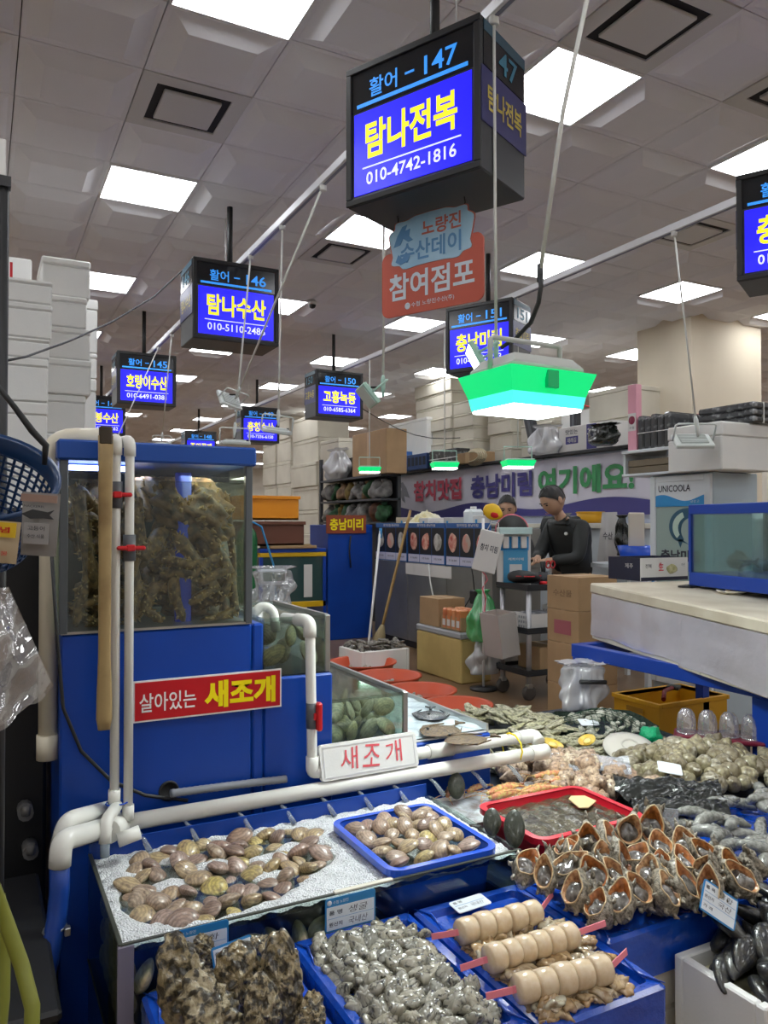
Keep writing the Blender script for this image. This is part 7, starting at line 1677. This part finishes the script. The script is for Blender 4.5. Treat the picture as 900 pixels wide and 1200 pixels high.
def hand_chain(w, d, up, side, V, Ed, Rd, base):
    """palm and five fingers rooted at wrist vertex index base"""
    pi = len(V); palm = w + d * .05; V.append(palm); Rd.append((.030, .020)); Ed.append((base, pi))
    for k, (off, L) in enumerate(((-.028, .062), (-.010, .075), (.010, .078), (.028, .068))):
        a = palm + side * off + d * .045; b_ = a + d * L * .55 - up * .008; c = b_ + d * L * .35 - up * .022
        i = len(V); V += [a, b_, c]; Rd += [.0095, .0085, .007]; Ed += [(pi, i), (i, i + 1), (i + 1, i + 2)]
    i = len(V); V += [palm + side * -.042 + d * .0, palm + side * -.058 + d * .035]; Rd += [.011, .008]; Ed += [(pi, i), (i, i + 1)]
def person(lab, loc, rz, H, lean, headrot, arms, hairfn=0, collar=None):
    """standing figure; local -y is forward; arms: list of (elbow, wrist) in local metres"""
    t = thing('person', lab, 'person', loc, rz); k = H / 1.75
    def L(x, y, z): return Vector((x * k, y * k, z * k))
    hip = L(0, 0, .95); wst = L(0, -.02 - lean * .15, 1.10); ch = L(0, -.03 - lean * .5, 1.30); nk = L(0, -.04 - lean * .8, 1.48); hb = L(0, -.055 - lean * 1.0, 1.54)
    hc = L(0, -.075 - lean * 1.15, 1.635)
    V = [hip, wst, ch, nk, hb]; Ed = [(0, 1), (1, 2), (2, 3), (3, 4)]; Rd = [(.13 * k, .10 * k), (.125 * k, .095 * k), (.14 * k, .10 * k), (.058 * k, .056 * k), (.05 * k, .05 * k)]
    JV = [hip - L(0, 0, .08), wst, ch, L(0, -.035 - lean * .7, 1.43), nk + L(0, 0, .015)]; JE = [(0, 1), (1, 2), (2, 3), (3, 4)]; JR = [(.175 * k, .14 * k), (.165 * k, .135 * k), (.18 * k, .14 * k), (.12 * k, .10 * k), (.075 * k, .072 * k)]
    for s_, (el, wr) in zip((-1, 1), arms):
        sh = L(s_ * .175, -.03 - lean * .6, 1.40); el = L(*el); wr = L(*wr)
        i = len(V); V += [sh, el, wr]; Rd += [.055 * k, .042 * k, .030 * k]; Ed += [(2, i), (i, i + 1), (i + 1, i + 2)]
        d = (wr - el).normalized(); up = Vector((0, 0, 1)); up = (up - d * up.dot(d)).normalized(); side = d.cross(up) * s_
        hand_chain(wr, d, up, side, V, Ed, Rd, i + 2)
        j = len(JV); JV += [sh, el, wr - d * .02]; JR += [.085 * k, .068 * k, .05 * k]; JE += [(2, j), (j, j + 1), (j + 1, j + 2)]
    for s_ in (-1, 1):
        i = len(V); V += [L(s_ * .10, 0, .88), L(s_ * .11, -.02, .50), L(s_ * .11, .02, .10), L(s_ * .115, -.10, .045)]; Rd += [.085 * k, .06 * k, .045 * k, .04 * k]; Ed += [(0, i), (i, i + 1), (i + 1, i + 2), (i + 2, i + 3)]
    b = skin_obj('body', V, Ed, Rd, m_skin, t, 1)
    E = Euler(headrot).to_matrix(); hd = MB(); face_head(hd, hc, E, 1.14 * k); hd.build('head', m_skin, b)
    M = Matrix.Translation(hc) @ E.to_4x4()
    # hair cap: crown, back and sides, leaves the face free
    hr = MB(); s = 1.14 * k
    def hf(u, v):
        a = 6.2832 * u; front = max(0., -math.sin(a)); lim = 1.75 - .95 * front ** .6 if front > 0 else 1.75; ph = v * lim
        f = 1.09 + .03 * math.sin(a * 9 + v * 12); x, y, z = math.sin(ph) * math.cos(a), math.sin(ph) * math.sin(a), math.cos(ph)
        return M @ Vector((x * .078 * s * f, y * .098 * s * f, z * .118 * s * f))
    hr.grid(32, 14, hf, True, True); hr.build('hair', m_hair, t)
    for sx in (-1, 1):
        e = MB().ell((sx * .028 * s, -.088 * s, .014 * s), (.011 * s, .006 * s, .006 * s), 10, 6, None, M); e.build('eye', mat('eye_dark', (.03, .02, .02), .2), t)
        e = MB().tube([M @ Vector((sx * .012 * s, -.097 * s, .032 * s)), M @ Vector((sx * .03 * s, -.096 * s, .037 * s)), M @ Vector((sx * .046 * s, -.084 * s, .032 * s))], .0045 * s, 5); e.build('eyebrow', m_hair, t)
    MB().tube([M @ Vector((-.022 * s, -.098 * s, -.055 * s)), M @ Vector((0, -.104 * s, -.056 * s)), M @ Vector((.022 * s, -.098 * s, -.055 * s))], .004 * s, 5).build('mouth', mat('lips', (.38, .16, .13), .5), t)
    skin_obj('jacket', JV, JE, JR, m_jack, t, 2)
    TV = [L(0, 0, .95), L(-.10, 0, .84), L(-.11, -.02, .5), L(-.11, .02, .10), L(.10, 0, .84), L(.11, -.02, .5), L(.11, .02, .10)]
    skin_obj('trousers', TV, [(0, 1), (1, 2), (2, 3), (0, 4), (4, 5), (5, 6)], [(.15 * k, .12 * k), .10 * k, .078 * k, .075 * k, .10 * k, .078 * k, .075 * k], m_trou, t, 1)
    for s_ in (-1, 1): MB().ell((s_ * .115 * k, -.05 * k, .045), (.05 * k, .14 * k, .048), 14, 8).build('shoe', m_black, t)
    if collar: MB().box(-.05 * k, .05 * k, -.165 * k - lean * .5, -.155 * k - lean * .5, 1.28 * k, 1.30 * k).build('zip', m_dark, t)
    return t
# facing picture-left and a little towards the counter
p1 = person('man in a black jacket looking down at his hands behind the cart', (5.02, 5.66, 0), R(-80), 1.78, .26, (R(36), 0, R(-8)), [((-.22, -.30, 1.13), (-.06, -.50, 1.12)), ((.22, -.28, 1.12), (.06, -.50, 1.10))])
MB().ell((.08, -.285, 1.36), (.022, .006, .016), 10, 6).build('white_emblem', m_cwht, p1)
person('man in dark clothes facing the aisle with lowered head beside the yellow pouch', (4.88, 6.60, 0), R(-36), 1.72, .12, (R(22), 0, R(-4)), [((-.24, -.2, 1.12), (-.1, -.42, 1.15)), ((.24, -.2, 1.12), (.1, -.42, 1.15))])
person('person in dark clothes almost hidden behind the man in the black jacket', (5.56, 6.46, 0), R(-78), 1.83, .10, (R(25), 0, 0), [((-.24, -.1, 1.12), (-.15, -.35, 1.05)), ((.24, -.1, 1.12), (.15, -.35, 1.05))])
# ================================================================ dark left corner
dk = thing('black_cabinet', 'black machine cabinet in the dark corner left of the tank', 'cabinet', (-1.4, 2.60, 0)); m_dk = mat('cabinet_black', (.012, .012, .013), .5); MB().box(0, 1.59, 0, .7, 0, 1.50, .01).build('body', m_dk, dk)
for k in range(4): MB().box(.9, 1.4, -.006, 0, .3 + k * .2, .32 + k * .2).build('vent_slot', m_black, dk)
bk2 = thing('black_tub', 'black tub low in the left corner', 'tub', (-.55, 1.75, 0)); MB().box(0, .70, 0, .7, 0, .42, .02).build('body', m_dk, bk2); MB().box(-.01, .71, -.01, .71, .422, .45, .008).build('rim', m_dk, bk2)
for (px, py) in ((32, 965), (38, 1012)):
    p = aty(px, py, 2.45 - .0); t = thing('pipe_fitting', ('upper' if py < 1000 else 'lower') + ' white pipe fitting glimpsed in the dark left corner', 'pipe fitting', (p.x, 2.53, p.z)); MB().tube([(0, 0, 0), (.0, .069, 0)], .022, 10).build('socket', mat('pvc_shaded', (.16, .155, .15), .5), t); MB().tube([(0, -.01, -.0), (0, -.01, .03)], .012, 8).build('stub', mat('pvc_shaded'), t)  # white fittings greyed in their colour to stand for the corner's shade
# black pole at the left edge with a rope
p = aty(4, 420, 2.0); t = thing('black_post', 'slim black post at the top left picture edge', 'post', (aty(3, 420, 1.9).x, 1.9, 0)); MB().tube([(0, 0, 0), (0, 0, aty(3, 208, 1.9).z)], .011, 8).build('shaft', m_black, t); MB().box(-.02, .004, -.012, .012, aty(3, 208, 1.9).z, aty(3, 165, 1.9).z, .002).build('white_cap', m_white, t); MB().box(-.014, .014, -.014, .014, aty(3, 220, 1.9).z, aty(3, 208, 1.9).z).build('collar', m_dark, t)
# hanging blue colander
bkt = thing('colander', 'blue plastic colander basket hanging at the left edge', 'basket', tuple(aty(-44, 632, 1.46)), rot=(R(34), R(4), 0)); m_col = mat('colander_blue_shaded', (.004, .03, .10), .3)  # blue darkened in the material to carry the shade of this corner
n, rows_ = 44, 9; r0, r1, hh = .102, .128, .10
q = MB()
def rz(v): return r0 + (r1 - r0) * v
for j in range(rows_ + 1): v = j / rows_; q.tube([(rz(v) * math.cos(6.2832 * k / n), rz(v) * math.sin(6.2832 * k / n), v * hh) for k in range(n)], .0026, 4, closed=True)
for k in range(n): a = 6.2832 * k / n; q.tube([(rz(v) * math.cos(a), rz(v) * math.sin(a), v * hh) for v in (0, .5, 1)], .0026, 4, cap=False)
o = q.build('mesh_wall', m_col, bkt); o['kind'] = 'stuff'
MB().lathe([(.127, hh - .002), (.128, hh + .03), (.137, hh + .034), (.138, hh + .026), (.131, hh + .024), (.130, hh - .002)], 44).build('rim', m_col, bkt); MB().lathe([(0, 0), (.102, 0), (.102, .004), (0, .004)], 36).build('base', m_col, bkt)
inv = (Matrix.Translation(aty(-44, 632, 1.46)) @ Euler((R(34), R(4), 0)).to_matrix().to_4x4()).inverted()
MB().tube([inv @ aty(-6, 448, 1.42), inv @ aty(18, 478, 1.42), inv @ aty(38, 505, 1.41), inv @ aty(54, 522, 1.41), inv @ aty(52, 545, 1.41)], [.0045, .005, .006, .006, .004], 7).build('hanging_cord', m_black, bkt)
# hanging pouches
def pouch(name, lab, px0, px1, y0, y1, Y, m, deco, rot):
    a = aty((px0 + px1) / 2, (y0 + y1) / 2, Y); w = (aty(px1, y0, Y) - aty(px0, y0, Y)).length / 2; h = (aty(px0, y0, Y) - aty(px0, y1, Y)).length / 2
    t = thing(name, lab, 'pouch', tuple(a), rot=rot)
    def fn(s): return lambda u, v: ((u - .5) * 2 * w * (1 - .06 * (1 - v)), s * .008 * math.sin(3.14 * u) * math.sin(3.14 * min(1, v * 1.1)), (v - .5) * 2 * h + .0)
    MB().grid(12, 14, fn(-1)).build('front_film', m, t); MB().grid(12, 14, fn(1)).build('back_film', m, t)
    deco(t, w, h); return t
m_pg = mat('pouch_grey', (.28, .27, .265), .35, coat=.3)
def d1(t, w, h):
    MB().box(-w * .95, w * .95, -.012, -.010, h * .72, h * .95).build('pink_band', mat('band_brown', (.34, .22, .18), .5), t)
    MB().prism([(-w * .9, h * .32), (-w * .3, h * .48), (w * .5, h * .42), (w * .85, h * .5), (w * .6, h * .33), (w * .85, h * .2), (w * .3, h * .22), (-w * .4, h * .18)], -.0125, -.011).build('fish_print', m_dark, t)
    MB().box(-w * .7, w * .6, -.0125, -.011, -h * .6, h * .05).build('white_label', mat('label_dull', (.34, .33, .33), .5), t); text('고등어', w * .9, h * .14, m_ink, t, (-w * .05, -.013, -h * .1)); text('MACKEREL', w * 1.1, h * .07, m_ink, t, (-w * .2, -.013, h * .58))
    text('수산 식품', w * .9, h * .12, m_ink, t, (-w * .05, -.013, -h * .35))
pouch('fish_pouch', 'grey pouch with a printed fish hanging on the colander', 24, 70, 577, 652, 1.22, m_pg, d1, (R(4), R(4), R(-20)))
def d2(t, w, h):
    MB().box(-w * .9, w * .9, -.0125, -.010, h * .25, h * .95).build('yellow_band', mat('band_yellow', (.70, .46, .02), .5), t); text('양념', w * 1.2, h * .28, m_redh, t, (0, -.0135, h * .6), bold=.02); text('수산물', w * 1.2, h * .2, m_redh, t, (0, -.0135, -h * .5))
pouch('yellow_pouch', 'yellow and cream pouch hanging at the left picture edge', -22, 24, 610, 660, 1.20, mat('pouch_cream', (.5, .40, .26), .4), d2, (0, R(5), R(-20)))
# clear plastic sheet bag in front
P = [atz(0, 0, .1)] * 0
A, B, C_, D = aty(-60, 690, 1.15), aty(10, 690, 1.15), aty(62, 806, 1.12), aty(-60, 905, 1.10)
r_ = random.Random(4)
t = thing('clear_wrap', 'crumpled clear plastic wrap sticking in at the left edge', 'plastic sheet', tuple(A))
def fn(u, v):
    p = (A.lerp(B, u)).lerp(D.lerp(C_, u), v) - A; return (p.x, p.y + .012 * math.sin(u * 9 + v * 5) * math.sin(v * 12), p.z + .004 * math.sin(u * 20))
MB().grid(24, 30, fn).build('film', plasticfilm('wrap_film', (.80, .80, .82), .32, .08, .16), t)
def fn2(u, v):
    p = (A.lerp(B, u)).lerp(D.lerp(C_, u), v) - A; return (p.x - .0, p.y + .02 + .010 * math.sin(u * 7 + v * 6), p.z)
MB().grid(24, 30, fn2).build('back_film', plasticfilm('wrap_film'), t)
E_ = aty(-60, 720, 1.16) - A; F_ = aty(5, 735, 1.16) - A; G_ = aty(25, 768, 1.155) - A; H_ = aty(-60, 800, 1.15) - A
MB().add([E_ + Vector((0, .012, 0)), F_ + Vector((0, .012, 0)), G_ + Vector((0, .012, 0)), H_ + Vector((0, .012, 0)), E_ + Vector((0, .015, 0)), F_ + Vector((0, .015, 0)), G_ + Vector((0, .015, 0)), H_ + Vector((0, .015, 0))], [(0, 1, 2, 3), (7, 6, 5, 4), (0, 4, 5, 1), (1, 5, 6, 2), (2, 6, 7, 3), (3, 7, 4, 0)]).build('paper_inside', mat('paper_cream', (.45, .40, .33), .6), t)
# yellow hose at the bottom left
m_hosey = mat('hose_yellow', (.20, .21, .03), .4)
for (pts, lb) in ((((-12, 1030, 1.35), (5, 1075, 1.35), (25, 1130, 1.33), (38, 1180, 1.3), (36, 1240, 1.28)), 'yellow-green hose curving down at the bottom left'), (((-2, 1050, 1.42), (4, 1110, 1.42), (3, 1170, 1.4), (-4, 1240, 1.38)), 'second strand of yellow-green hose at the left edge')):
    P = [aty(a, b_, y) for a, b_, y in pts]; P2 = []
    for i in range(len(P) - 1):
        for k in range(4): P2.append(P[i].lerp(P[i + 1], k / 4))
    P2.append(P[-1]); t = MB().tube([p - P[0] for p in P2], .0115, 10).build('yellow_hose', m_hosey, loc=P[0]); tag(t, lb, 'hose')
# finer grain on small animals and shells (object-space noise is in metres)
for nm, k in (('crab_shell', 2.4), ('crab_leg', 2.5), ('clam_shell', 3.5), ('scallop_shell', 3), ('oyster_meat', 1.3), ('mantle_meat', 1.3), ('oyster_shell', 3.2), ('turban_shell', 4), ('turban_lip', 3), ('turban_flesh', 2.5), ('conch_shell', 1.6), ('whelk_shell', 4), ('oyster_small', 4), ('cockle_shell', 3), ('prawn_shell', 4), ('sea_cucumber', 3), ('dark_mussel', 4), ('black_mussel', 4), ('flatfish_skin', 3), ('fish_dark', 3), ('oyster_dark', 4), ('rockfish_skin', 3), ('scallop_flesh', 3)):
    for n_ in MATS[nm].node_tree.nodes:
        if n_.type == 'TEX_NOISE': n_.inputs['Scale'].default_value *= k
        if n_.type == 'BUMP': n_.inputs['Distance'].default_value = .004
finish_text()
